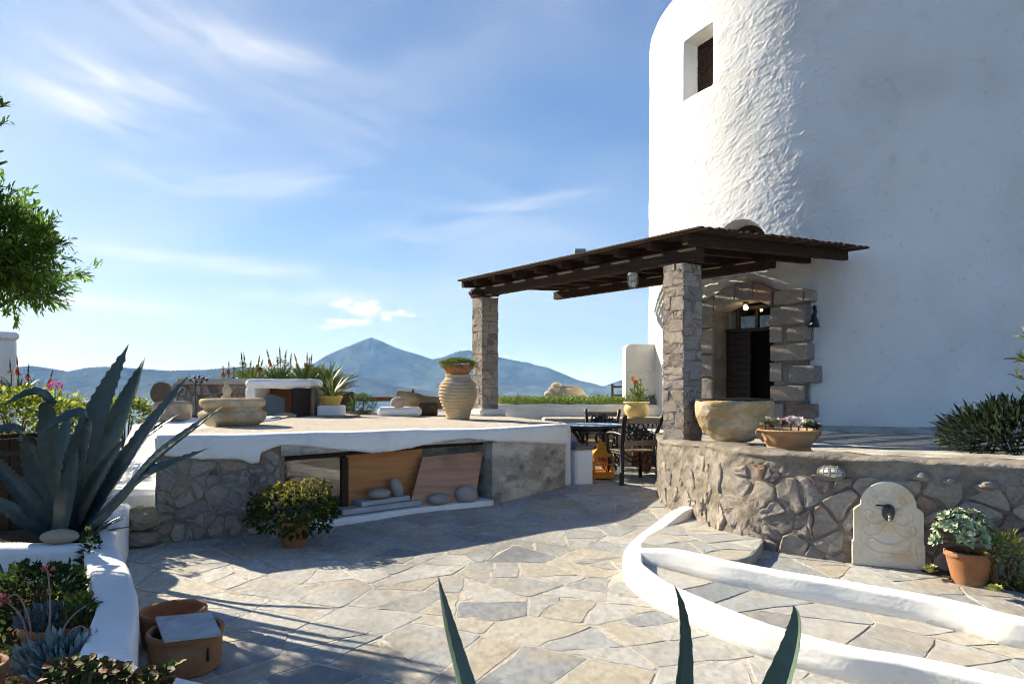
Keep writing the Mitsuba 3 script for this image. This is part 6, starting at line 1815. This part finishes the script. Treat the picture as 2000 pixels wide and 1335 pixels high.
# chair, seen from behind
def chair(label, c, rz):
    k = thing('garden_chair', label, 'chair')
    R = np.array([[math.cos(rz), math.sin(rz), 0], [-math.sin(rz), math.cos(rz), 0], [0, 0, 1]])
    g = lambda *q: np.asarray(q, float) @ R + c                            # x right, y towards the front of the seat
    put_ = lambda nm, m, mt='iron', sm=True: part(k, nm, m, mt, smooth=sm)
    for s in (-1, 1):
        p = catmull([g(s * 0.325, -0.36, 0.0), g(s * 0.265, -0.25, 0.22), g(s * 0.245, -0.21, 0.42), g(s * 0.25, -0.25, 0.66), g(s * 0.285, -0.38, 0.93)], 6)
        put_('back_post', tube(p, 0.031, 8))
        p = catmull([g(s * 0.29, 0.32, 0.0), g(s * 0.245, 0.22, 0.20), g(s * 0.245, 0.23, 0.42)], 6)
        put_('front_leg', tube(p, 0.026, 8))
        p = catmull([g(s * 0.25, -0.24, 0.66), g(s * 0.27, -0.05, 0.68), g(s * 0.27, 0.20, 0.665), g(s * 0.26, 0.25, 0.60), g(s * 0.25, 0.23, 0.42)], 6)
        put_('arm', tube(p, 0.024, 8))
        for yy0, zz0, r_ in ((-0.08, 0.30, 0.07), (0.08, 0.31, 0.06), (0.0, 0.20, 0.05), (0.02, 0.56, 0.06)):
            put_('scroll', tube(np.array([g(s * 0.25, yy0 + r_ * math.cos(t), zz0 + r_ * math.sin(t)) for t in np.linspace(0, 5.4, 18)]), 0.008, 5))
        put_('side_rail', tube([g(s * 0.245, -0.21, 0.40), g(s * 0.245, 0.23, 0.40)], 0.014, 6))
    WD = 'chair_wood'
    for z_, w_ in ((0.86, 0.075), (0.55, 0.07)):
        yy_ = -0.245 - 0.11 * max(0, (z_ - 0.66)) / 0.26
        put_('back_slat', beam(g(-0.245, yy_ - 0.03, z_), g(0.245, yy_ - 0.03, z_), 0.02, w_, up=(0, 0, 1)), WD, 35)
    for j in range(6):
        put_('seat_slat', beam(g(-0.26, -0.16 + j * 0.078, 0.435), g(0.26, -0.16 + j * 0.078, 0.435), 0.062, 0.020), WD, 35)
    r_ = np.random.default_rng(int(abs(c[0]) * 100))
    cast = []
    for j in range(38):                                                   # cast openwork of leaves and scrolls between the slats
        cx_, cz_ = r_.uniform(-0.19, 0.19), r_.uniform(0.60, 0.81)
        rr = r_.uniform(0.03, 0.055)
        a0 = r_.uniform(0, 6.28)
        yq = -0.265 - 0.11 * max(0, (cz_ - 0.66)) / 0.26
        cast.append(tube(np.array([g(cx_ + rr * (1 - 0.09 * t) * math.cos(a0 + t), yq, cz_ + rr * (1 - 0.09 * t) * math.sin(a0 + t)) for t in np.linspace(0, 5.6, 16)]), 0.0115, 5))
    for x_ in (-0.16, -0.05, 0.06, 0.17):
        cast.append(tube([g(x_, -0.262, 0.57), g(x_ + r_.uniform(-0.03, 0.03), -0.33, 0.84)], 0.007, 5))
    put_('openwork', join(cast))
    for zz0 in (0.27, 0.34):
        put_('front_rail', tube(catmull([g(-0.25, 0.22, zz0), g(-0.1, 0.22, zz0 - 0.03), g(0.0, 0.22, zz0 + 0.03), g(0.1, 0.22, zz0 - 0.03), g(0.25, 0.22, zz0)], 5), 0.010, 6))


mat('chair_wood', (0.22, 0.165, 0.105), rough=0.6)
chair('black cast iron garden chair with wooden slats, back turned to the camera', np.array([1.68, 9.58, 0.08]), 0.28)
chair('black garden chair on the far side of the table, mostly hidden', np.array([1.45, 11.25, 0.08]), 2.9)

# cage
cg = thing('bird_cage', 'orange wooden bird cage standing on the paving by the white block', 'bird cage')
cc = onpave(1174, 937) + [0, 0.17, 0]
cc[0] = (1174 - 1000) / F * cc[1]
s_ = 0.148
mat('cage_wood', (0.62, 0.25, 0.03), rough=0.5)
CW = 'cage_wood'
rzc = 0.12
loc = lambda x, y, z: cc + np.array([x * math.cos(rzc) - y * math.sin(rzc), x * math.sin(rzc) + y * math.cos(rzc), z])
part(cg, 'tray', box(loc(0, 0, 0.055), (2 * s_, 2 * s_, 0.075), rzc, 0.006), CW)
for sx in (-1, 1):
    for sy in (-1, 1):
        part(cg, 'post', box(loc(sx * (s_ - 0.012), sy * (s_ - 0.012), 0.185), (0.024, 0.024, 0.37), rzc, 0.004), CW)
for z_, h_ in ((0.10, 0.02), (0.215, 0.018), (0.345, 0.045)):
    for q0, q1 in (((-s_, -s_), (s_, -s_)), ((s_, -s_), (s_, s_)), ((s_, s_), (-s_, s_)), ((-s_, s_), (-s_, -s_))):
        part(cg, 'rail', beam(loc(*q0, z_), loc(*q1, z_), 0.016, h_), CW)
for i in range(9):
    t = -s_ + 0.03 + i * (2 * s_ - 0.06) / 8
    for a_, b_ in ((t, -s_ + 0.005), (t, s_ - 0.005), (-s_ + 0.005, t), (s_ - 0.005, t)):
        part(cg, 'bar', tube([loc(a_, b_, 0.09), loc(a_, b_, 0.35)], 0.003, 5), CW)
rf = hull(np.array([loc(sx * s_ * 1.04, sy * s_ * 1.04, 0.368) for sx in (-1, 1) for sy in (-1, 1)] + [loc(sx * 0.07, sy * 0.07, 0.44) for sx in (-1, 1) for sy in (-1, 1)]))
part(cg, 'roof', rf, CW)
part(cg, 'lantern_top', box(loc(0, 0, 0.465), (0.125, 0.125, 0.05), rzc, 0.006), CW)
part(cg, 'finial', join([hull(np.array([loc(sx * 0.075, sy * 0.075, 0.492) for sx in (-1, 1) for sy in (-1, 1)] + [loc(0, 0, 0.545)])), tube([loc(0, 0, 0.54), loc(0.0, 0, 0.575)], 0.012, 7)]), CW)

# white block with blue cloth
q = onpave(1128, 943)
wbk = thing('white_pier', 'low white rendered pier at the entrance to the back terrace', 'pier')
part(wbk, 'body', roughen(densify(box((0.90, 9.42, 0.305), (0.27, 0.46, 0.49), 0.35, 0.03), 0.04), 0.008, 5, 3), 'white_render', smooth=True)
part(wbk, 'cap', roughen(densify(box((0.90, 9.42, 0.575), (0.27, 0.47, 0.05), 0.35, 0.012), 0.05), 0.006, 9, 4), 'mortar', smooth=True)
cl = at(1118, 868, 9.6)
m = rock(cl, (0.075, 0.09, 0.055), 5, 0.35, 4, fine=0.06, flat=0.7)
mono('blue_cloth', 'crumpled bright blue cloth on the low white pier', 'cloth', m.col((0.05, 0.18, 0.55), 0.2, 12, 3), 'plain', smooth=True)

# lamps of the pergola
lp = thing('ship_lamp', 'caged glass lamp hanging under the pergola beam', 'lamp')
q = at(1236, 548, 8.75)
part(lp, 'base', lathe([(0, 0.10), (0.055, 0.10), (0.065, 0.085), (0.065, 0.045), (0.0, 0.045)], 20, q).col((0.36, 0.36, 0.33)), 'plain', smooth=40)
part(lp, 'glass', lathe(catmull(np.array([(0.0, -0.085), (0.03, -0.078), (0.05, -0.045), (0.054, 0.0), (0.052, 0.045)]), 3), 20, q).col((0.50, 0.52, 0.46), 0.1, 20), 'waxy', smooth=True)
for a in np.arange(6) * np.pi / 3:
    part(lp, 'cage_wire', tube(catmull([q + [0.066 * math.cos(a), 0.066 * math.sin(a), 0.05], q + [0.066 * math.cos(a), 0.066 * math.sin(a), -0.03], q + [0.04 * math.cos(a), 0.04 * math.sin(a), -0.095], q + [0, 0, -0.105]], 4), 0.004, 5).col((0.30, 0.30, 0.27)), 'plain', smooth=True)
part(lp, 'cage_wire', lathe([(0.064, -0.02), (0.070, -0.02), (0.070, -0.012), (0.064, -0.012)], 20, q).col((0.3, 0.3, 0.27)), 'plain')
sl_ = thing('spotlight', 'small grey cylindrical spotlight on top of the pergola roof', 'spotlight')
q = pg(2.1, 0.30, 0.10)
part(sl_, 'housing', tube([q + [-0.085, 0, 0], q + [-0.08, 0, 0], q + [0.06, 0.02, 0.01], q + [0.075, 0.02, 0.01]], [0.052, 0.056, 0.050, 0.035], 16).col((0.26, 0.28, 0.29)), 'waxy', smooth=30)
part(sl_, 'lens', tube([q + [-0.090, 0, 0], q + [-0.084, 0, 0]], [0.040, 0.042], 16).col((0.45, 0.47, 0.47)), 'waxy', smooth=30)
part(sl_, 'bracket', tube(catmull([q + [0, 0, -0.075], q + [0.02, -0.06, -0.03], q + [0, -0.06, 0.0]], 4), 0.007, 5).col((0.22, 0.23, 0.24)), 'plain')
part(sl_, 'cable', tube(catmull([q + [0.075, 0.02, 0.0], q + [0.14, 0.03, 0.02], q + [0.16, 0.03, -0.06]], 5), 0.005, 5), 'iron')

# ------------------------------------------------------------------ on and before the terrace wall, right
c = np.array([(1433 - 1000) / F * 7.72, 7.72, 0.775])
kT = c[1] / F
tg_ = thing('stone_trough', 'big round rough stone trough with a dark lid beside the near post', 'trough')
m = lathe(catmull(np.array([(0, 0), (28, 1), (52, 15), (68, 38), (75, 62), (76, 76), (73, 81), (66, 81), (64, 74), (0, 70)]) * kT, 6), 72, (0, 0, 0), 0.035, 9, 0.012)
m.v[:, 1] *= 0.85
m = roughen(m, 0.022, 6, 5)
m = roughen(m, 0.012, 18, 6)
part(tg_, 'bowl', m.at(c), 'ochre_stone', smooth=True)
lidp = np.array([c + [73 * kT * math.cos(a), 62 * kT * math.sin(a), 81.5 * kT] for a in np.linspace(0, 6.283, 33)[:-1]])
part(tg_, 'lid', hull(np.vstack([lidp, lidp + [0, 0, 0.018]])), 'dark_wood')
q = np.array([(1540 - 1000) / F * 5.72, 5.72, 0.868])
k5 = 5.72 / F
hp = thing('handled_pot', 'wide terracotta bowl with two loop handles on the terrace wall', 'pot')
part(hp, 'body', lathe(catmull(np.array([(0, 3), (36, 4), (50, 33), (55, 37), (58, 38.5), (58, 40.5), (54, 41.5), (50, 38), (47.5, 33), (40, 10), (41.5, 2.0), (42, 0), (0, 0)][::-1]) * k5, 4)[::-1], 56, q, 0.008, 4, 0.003).col((0.36, 0.205, 0.105), 0.18, 10, 3, (0.40, 0.27, 0.16)), 'matte', smooth=True)
for s in (-1, 1):
    part(hp, 'handle', tube(catmull([q + [s * 54 * k5, 0, 38 * k5], q + [s * 62 * k5, 0, 37 * k5], q + [s * 61 * k5, 0, 31 * k5], q + [s * 48 * k5, 0, 17 * k5]], 5), 0.011, 8).col((0.36, 0.205, 0.105), 0.15, 12), 'matte', smooth=True)
part(hp, 'soil', lathe([(0, 36 * k5), (46 * k5, 35 * k5)], 24, q), 'soil')
rng = np.random.default_rng(130)
for i, (px_, py_, col, lab) in enumerate([(1495, 826, [(0.30, 0.30, 0.18), (0.26, 0.20, 0.13)], 'olive brown rosette succulent at the left of the handled bowl'), (1509, 829, [(0.26, 0.28, 0.14), (0.34, 0.34, 0.2)], 'yellow green rosette succulent left of the purple ones'), (1527, 827, [(0.20, 0.07, 0.10), (0.30, 0.13, 0.16)], 'dark purple rosette succulent in the handled bowl'), (1545, 822, [(0.52, 0.44, 0.48), (0.6, 0.54, 0.56)], 'pale pinkish white rosette, tallest in the handled bowl'), (1560, 827, [(0.50, 0.46, 0.44), (0.40, 0.36, 0.30)], 'cream rosette succulent right of the pale pink one'), (1576, 830, [(0.34, 0.34, 0.20), (0.2, 0.2, 0.12)], 'olive rosette succulent near the right of the handled bowl'), (1590, 834, [(0.06, 0.07, 0.05), (0.10, 0.11, 0.07)], 'dark green rosette at the right end of the handled bowl')]):
    k = thing('rosette_succulent', lab, 'succulent', 'succulents in the handled bowl')
    p = at(px_, py_ - 1, 5.70 + rng.uniform(-0.06, 0.08))
    part(k, 'leaves', join([rosette(p + rng.normal(0, 0.014, 3) * [1.2, 2, 0.7], 0.060, rng, 22, 0.42, col, 0.95, (rng.normal(0, 0.35), -0.5, 1)) for _ in range(6)]), 'waxy', smooth=True)
    part(k, 'stem', tube([[p[0], p[1], q[2] + 34 * k5], p], 0.006, 5).col((0.15, 0.12, 0.08)), 'plain', smooth=True)


def wall_hit(px, py):
    """point on the rubble wall's face at a pixel, its station and outward normal"""
    d = np.array([(px - 1000) / F, 1.0])
    cr = WP.p[:, 0] * d[1] - WP.p[:, 1] * d[0]
    i = int(np.abs(np.where(WP.p[:, 1] < 6.0, cr, 9)).argmin())
    return np.r_[WP.p[i], EYE - (py - HOR) / F * WP.p[i, 1]], np.r_[WP.nrm[i], 0.0]


w0, wn0 = wall_hit(1630, 921)
wt0 = np.cross([0, 0, 1.0], wn0)
A3 = np.stack([wt0, wn0, [0, 0, 1]])
bl = thing('bulkhead_lamp', 'oval bulkhead lamp with a wire cage set into the rubble wall', 'lamp')
mb = ICO[3]
part(bl, 'housing', M((np.array(mb.vertices) * [0.092, 0.035, 0.048]) @ A3 + w0 + wn0 * 0.035, mb.faces).col((0.20, 0.19, 0.17)), 'plain', smooth=True)
part(bl, 'glass', M((np.array(mb.vertices) * [0.078, 0.055, 0.036]) @ A3 + w0 + wn0 * 0.048, mb.faces).col((0.62, 0.62, 0.55)), 'waxy', smooth=True)
th = np.linspace(0, 2 * np.pi, 25)
ov = lambda a, b, o: np.array([w0 + wt0 * a * math.cos(t) + np.array([0, 0, b * math.sin(t)]) + wn0 * o for t in th])
part(bl, 'cage_ring', tube(ov(0.092, 0.050, 0.075), 0.006, 6).col((0.22, 0.21, 0.19)), 'plain', smooth=True)
for x_ in (-0.045, 0.0, 0.045):
    part(bl, 'cage_wire', tube(np.array([w0 + wt0 * x_ + np.array([0, 0, 0.052 * math.sin(t)]) + wn0 * (0.06 + 0.052 * math.cos(t)) for t in np.linspace(-1.57, 1.57, 9)]), 0.0045, 5).col((0.22, 0.21, 0.19)), 'plain', smooth=True)
part(bl, 'cage_wire', tube(np.array([w0 + wt0 * 0.092 * math.sin(t) + wn0 * (0.06 + 0.052 * math.cos(t)) for t in np.linspace(-1.57, 1.57, 11)]), 0.0045, 5).col((0.22, 0.21, 0.19)), 'plain', smooth=True)

# wall fountain of pale marble
f0_, f1_ = on(1664, 1101, 0.10), on(1806, 1113, 0.10)
fw = np.linalg.norm(f1_ - f0_)
ft = (f1_ - f0_) / fw
fnr = np.cross(ft, [0, 0, 1.0])
H_ = 0.615
hw_ = fw / 2
oc = []
oc += [(-hw_, 0.0), (hw_, 0.0), (hw_, 0.17), (hw_ - 0.008, 0.18), (hw_ - 0.008, 0.40), (hw_ - 0.03, 0.425), (hw_ * 0.77, 0.44)]
oc += [(hw_ * 0.77 * math.cos(a), 0.44 + (H_ - 0.44) * math.sin(a)) for a in np.linspace(0.05, np.pi - 0.05, 22)]
oc += [(-hw_ * 0.77, 0.44), (-hw_ + 0.03, 0.425), (-hw_ + 0.008, 0.40), (-hw_ + 0.008, 0.18), (-hw_, 0.17)]
fmap = lambda m: M((np.asarray(m.v) @ np.stack([ft, [0, 0, 1.0], fnr])) + (f0_ + f1_) / 2 - fnr * 0.02 + np.array([0, 0, 0.004]), m.f)
fo = thing('wall_fountain', 'pale carved marble fountain slab with an arched top leaning on the rubble wall', 'fountain')
FP = Polygon(oc)
gxx, gzz = np.meshgrid(np.linspace(-hw_, hw_, 110), np.linspace(0, H_, 140), indexing='ij')


def relief(x, z):
    """carved relief: a sunken arch with scrolling leaves and a mask"""
    r = np.hypot(x, (z - 0.40) * 1.0)
    h = np.zeros_like(x)
    ax_ = np.abs(x)
    band = lambda d, w: np.exp(-(d / w) ** 2)
    h += -0.006 * band(np.where(z > 0.42, np.hypot(x, z - 0.42) - 0.135, 9), 0.005)
    for cv in ([(0.03, 0.33), (0.09, 0.30), (0.14, 0.33), (0.152, 0.38), (0.125, 0.405), (0.10, 0.38), (0.115, 0.355)], [(0.04, 0.40), (0.08, 0.43), (0.11, 0.475), (0.085, 0.505), (0.065, 0.48), (0.08, 0.465)],
               [(0.02, 0.30), (0.06, 0.24), (0.12, 0.22), (0.165, 0.255), (0.16, 0.30), (0.13, 0.295), (0.135, 0.27)], [(0.0, 0.10), (0.06, 0.10), (0.12, 0.13), (0.14, 0.18), (0.10, 0.205), (0.06, 0.175), (0.0, 0.165)], [(0.18, 0.08), (0.165, 0.14), (0.185, 0.20)]):
        c_ = catmull(np.array(cv), 7)
        d = np.sqrt(((np.stack([ax_, z], -1)[..., None, :] - c_) ** 2).sum(-1)).min(-1)
        h += 0.0085 * band(d, 0.0065) - 0.003 * band(d - 0.012, 0.004)
    h += 0.014 * band(np.hypot(ax_ / 1.4, z - 0.16), 0.045) - 0.004 * band(np.hypot(ax_ - 0.03, z - 0.17), 0.012)
    h += -0.005 * band(z - 0.165, 0.003) * 0
    frame_ = np.minimum(hw_ - 0.022 - ax_, z - 0.035)
    h += -0.005 * band(np.where(z < 0.41, frame_, 9), 0.0035)
    return h + 0.0015 * (meshkit.fbm(np.stack([x * 30, z * 30, 0 * x], -1), 3, 5) - 0.5)


ins = np.array([FP.buffer(-0.006).contains(Point(a, b)) for a, b in zip(gxx.ravel(), gzz.ravel())])
fg = grid(np.stack([gxx, gzz, 0.0462 + relief(gxx, gzz)], -1), flip=False)
fg.f = fg.f[ins[fg.f].all(1)]
part(fo, 'slab', fmap(prism(FP, 0.0, 0.046, 0.004)), 'marble', smooth=30)
rg = fmap(fg)
part(fo, 'relief', M(rg.v, rg.f), 'marble', smooth=True)
tp = (f0_ + f1_) / 2 + fnr * 0.04 + np.array([0, 0, 0.40])
mk = np.array(ICO[3].vertices)
mk = mk * [0.042, 0.022, 0.062]
A4 = np.stack([ft, fnr, [0, 0, 1]])
part(fo, 'mask', roughen(M(mk @ A4 + tp, ICO[3].faces), 0.006, 30, 3).col((0.05, 0.05, 0.045), 0.4, 40), 'waxy', smooth=True)
part(fo, 'spout', tube(catmull([tp + fnr * 0.01 + [0, 0, -0.01], tp + fnr * 0.06 + [0, 0, -0.012], tp + fnr * 0.075 + [0, 0, -0.05]], 5), 0.011, 8).col((0.30, 0.28, 0.22)), 'waxy', smooth=True)
part(fo, 'tap_handle', tube([tp + fnr * 0.02 + [0, 0, 0.035], tp + fnr * 0.03 + [0, 0, 0.05], tp - ft * 0.085 + fnr * 0.03 + np.array([0, 0, 0.055])], 0.006, 6), 'iron', smooth=True)

# pot and succulents at the right end
pc = np.array([(1893 - 1000) / F * 4.52, 4.52, 0.10])
pot('terracotta pot with a pale green succulent before the rubble wall on the right', pc, 0.135, 0.095, 0.215)
rng = np.random.default_rng(131)
gs = thing('green_succulent', 'pale green bushy rosette succulent in the pot on the right', 'succulent')
lm, sm = [], []
for j in range(62):
    d = rand_dirs(rng, 1)[0]
    if d[2] < -0.35:
        d[2] *= -1
    p = pc + [-0.055, -0.03, 0.335] + d * np.array([0.185, 0.15, 0.15]) * rng.uniform(0.75, 1.05)
    sm.append(tube(catmull([pc + [0, 0, 0.19], pc + [-0.03, 0, 0.26], p], 4), 0.005, 5).col((0.16, 0.13, 0.08)))
    dark = d[1] > 0.3
    lm.append(rosette(p, 0.058 * rng.uniform(0.8, 1.2), rng, 15, 0.46, [(0.10, 0.08, 0.06), (0.08, 0.10, 0.06)] if dark and d[2] > 0.3 else [(0.27, 0.34, 0.22), (0.34, 0.40, 0.29), (0.19, 0.26, 0.14)], 0.8, d + [0, -0.2, 0.5]))
part(gs, 'leaves', join(lm), 'waxy', smooth=True)
part(gs, 'stem', join(sm), 'plain', smooth=True)
for lab, px_, py_ in (('small yellow green rosette on the slate at the right foot of the fountain', 1821, 1122), ('small yellow green rosette at the kerb beside the right hand pot', 1945, 1160)):
    k = thing('small_rosette', lab, 'succulent')
    p = on(px_, py_ + 6, 0.105)
    part(k, 'leaves', join([rosette(p + [rng.normal(0, 0.012), rng.normal(0, 0.012), 0.03 + rng.uniform(0, 0.03)], 0.062, rng, 14, 0.4, [(0.36, 0.36, 0.10), (0.26, 0.30, 0.08)], 0.8) for _ in range(4)]), 'waxy', smooth=True)
shrub('trailing_plant', 'yellow green feathery plant right of the terracotta pot', 'plant', at(1965, 1098, 4.45), (0.13, 0.13, 0.19), 900, rng, stem_to=0.1, L=(0.03, 0.055), w=0.14, cols=[(0.34, 0.37, 0.07), (0.20, 0.26, 0.06), (0.42, 0.40, 0.10)], seed=15, lows=-0.95)
shrub('trailing_plant', 'small green leafed sprig with pale bloom above the feathery plant', 'plant', at(1945, 1075, 4.4), (0.06, 0.06, 0.08), 130, rng, stem_to=0.1, L=(0.03, 0.05), w=0.4, cols=[(0.16, 0.24, 0.07), (0.35, 0.38, 0.22)], seed=16)
so = setting('soil_strip', 'dry soil strip behind the slate at the foot of the right rubble wall')
sp_ = Polygon([(2.88, 4.80), (3.0, 4.52), (3.25, 4.28), (3.9, 4.05), (4.6, 4.1), (4.2, 4.5), (3.4, 4.75)])
put(so, roughen(densify(prism(sp_, 0.09, 0.115), 0.05), 0.012, 18, 3), 'soil', smooth=True)

# iron ornament on the tower wall
ph, t_ = phi_of(1594)
oN = np.array([math.sin(ph), -math.cos(ph), 0])
oT = np.array([math.cos(ph), math.sin(ph), 0])
o = np.r_[TC + oN[:2] * (TR + 0.13), 0]
zq = lambda py: EYE - (py - HOR) / F * t_
kk_ = t_ / F
orn = thing('iron_bell', 'black iron figure bell with a pull cord hanging right of the doorway', 'door bell')
part(orn, 'bell', lathe(np.array([(0, 26), (3, 25), (5, 18), (7, 8), (11, 0), (9, 0), (0, 14)]) * kk_, 18, o + oN * 0.06 + [0, 0, zq(640)]), 'iron', smooth=True)
part(orn, 'figure', join([rock(o + oN * 0.05 + oT * dx * kk_ + [0, 0, zq(py)], (r1 * kk_, r1 * kk_, r2 * kk_), i, 0.2, 3) for i, (dx, py, r1, r2) in enumerate([(0, 603, 3.6, 4.0), (1, 611, 4.2, 7), (-1, 620, 4.8, 7), (4, 632, 3.5, 9), (-4, 630, 3.5, 6)])]), 'iron', smooth=True)
part(orn, 'hook', tube(catmull([o - oN * 0.16 + [0, 0, zq(600)], o + oN * 0.05 + [0, 0, zq(599)]], 4), 0.012, 6), 'iron')
part(orn, 'cord', tube([o + oN * 0.06 - oT * 3 * kk_ + [0, 0, zq(640)], o + oN * 0.05 - oT * 6 * kk_ + [0, 0, zq(672)]], 0.004, 5), 'iron')

# dark shrub on the terrace, far right, and a branch above it
rng = np.random.default_rng(132)
shrub('terrace_shrub', 'dark narrow leaved shrub on the terrace at the right edge', 'shrub', at(1982, 850, 6.1), (0.56, 0.42, 0.24), 2600, rng, stem_to=0.78, L=(0.09, 0.16), w=0.13, cols=[(0.025, 0.045, 0.022), (0.04, 0.06, 0.03), (0.03, 0.035, 0.02)], seed=17, lows=-0.9, up=0.5)
tb2 = thing('oleander', 'narrow leaved plant whose sprigs enter at the right edge', 'plant')
pos, dr_ = [], []
for px_, py_, ex in ((1992, 655, 0.25), (1988, 702, 0.3), (1984, 735, 0.25), (1990, 762, 0.25)):
    p1_ = at(px_, py_, 5.6)
    p0_ = p1_ + np.array([0.35, 0.1, -0.12])
    part(tb2, 'stem', tube(catmull([(4.9, 5.6, 0.8), (4.75, 5.65, (0.8 + p0_[2]) / 2), p0_, p1_], 5), np.linspace(0.014, 0.003, 16), 5).col((0.1, 0.09, 0.06)), 'plain', smooth=True)
    m_ = 16
    tt = rng.random((m_, 1))
    pos.append(p0_ + (p1_ - p0_) * tt)
    dr_.append(rand_dirs(rng, m_) * 0.8 + (p1_ - p0_) * 2.2)
pos, dr_ = np.vstack(pos), np.vstack(dr_)
part(tb2, 'leaves', leaves(pos, dr_, rand_dirs(rng, len(pos)) + [0, 0, 1], rng.uniform(0.08, 0.15, len(pos)), np.full(len(pos), 0.018), pal(rng, len(pos), [(0.05, 0.07, 0.03), (0.16, 0.19, 0.06), (0.3, 0.3, 0.16)])), 'leaf', smooth=True)

# agave in the foreground bed, tips rising into the frame
fa = thing('agave_plant', 'agave in the foreground with three leaf tips rising at the bottom edge', 'agave')
b0 = np.array([0.12, 1.22, 0.14])
for j, (tip, y_, wpx, dark) in enumerate([((856, 1124), 1.50, 38, 1), ((1316, 1140), 1.42, 36, 0), ((1547, 1180), 1.30, 50, 0)]):
    tp_ = at(*tip, y_)
    lowx = {0: (906, 1340), 1: (1330, 1340), 2: (1524, 1340)}[j]
    lo_ = at(*lowx, y_ - 0.03)
    s_ = 0.62
    cq = (lo_ - (1 - s_) ** 2 * b0 - s_ ** 2 * tp_) / (2 * s_ * (1 - s_))
    t = np.linspace(0, 1, 40)
    p = (1 - t)[:, None] ** 2 * b0 + (2 * t * (1 - t))[:, None] * cq + (t ** 2)[:, None] * tp_
    w = wpx * y_ / F / 2
    prof_ = np.minimum(((1 - t) / (1 - s_)) ** 0.92, 1.5 + 0.25 * np.sin(3 * t))
    fc = {0: (1.0, -0.62, 0.3), 1: (0.25, -1, 0.2), 2: (-0.9, -0.75, 0.2)}[j]
    part(fa, 'leaf', blade(p, w * prof_, fc, 0.75, 0.012, 0.0016, 7, (0.085, 0.135, 0.110), (0.075, 0.115, 0.085)), 'waxy', smooth=True)
for a in np.linspace(0.4, 5.9, 9):                                        # the rest of its rosette, below the frame
    e = np.array([math.cos(a + 1.6), math.sin(a + 1.6) * 0.6, 0])
    p = catmull([b0, b0 + e * 0.16 + [0, 0, 0.18], b0 + e * 0.30 + [0, 0, 0.26]], 8)
    t = np.linspace(0, 1, len(p))
    part(fa, 'leaf', blade(p, 0.045 * np.interp(t, [0, 0.4, 0.8, 1], [1, 1.1, 0.5, 0]), (-e[0], -e[1], 0.6), 0.5, 0.012, 0.002, 5, (0.085, 0.135, 0.11), (0.075, 0.115, 0.085)), 'waxy', smooth=True)

# ------------------------------------------------------------------ the air
hz = setting('haze', 'clear air with faint blue haze over the bay', 'stuff')
z0, z1 = SEA - 12, 900.0
scene[hz] = {'type': 'cube', 'to_world': T().translate([0, 9000, (z0 + z1) / 2]).scale([32000, 33000, (z1 - z0) / 2]), 'bsdf': {'type': 'null'},
             'interior': {'type': 'ref', 'id': 'haze_air'}}

# things that repeat belong to one group
GROUPS = {'boulder': 'smooth boulders in the storage niche', 'slab': 'stone slabs stacked in the storage niche', 'aloe_plant': 'aloe plants', 'hedge_shrub': 'sunlit shrubs on the left', 'terracotta_pot': 'terracotta pots',
          'garden_chair': 'garden chairs at the table', 'kerb': 'white kerbs round the slate step', 'bed_shrub': 'plants in the lower left bed', 'blue_succulent': 'blue finger leaved succulents', 'agave_plant': 'agaves',
          'rough_stone': 'stacked stones by the corner', 'small_rosette': 'small rosettes on the slate', 'trailing_plant': 'trailing plants', 'clay_jar': 'clay jars'}
for key_ in list(labels):
    stem_ = key_.rstrip('0123456789').rstrip('_')
    if stem_ in GROUPS and '__' not in key_ and labels[key_].get('category'):
        labels[key_].setdefault('group', GROUPS[stem_])
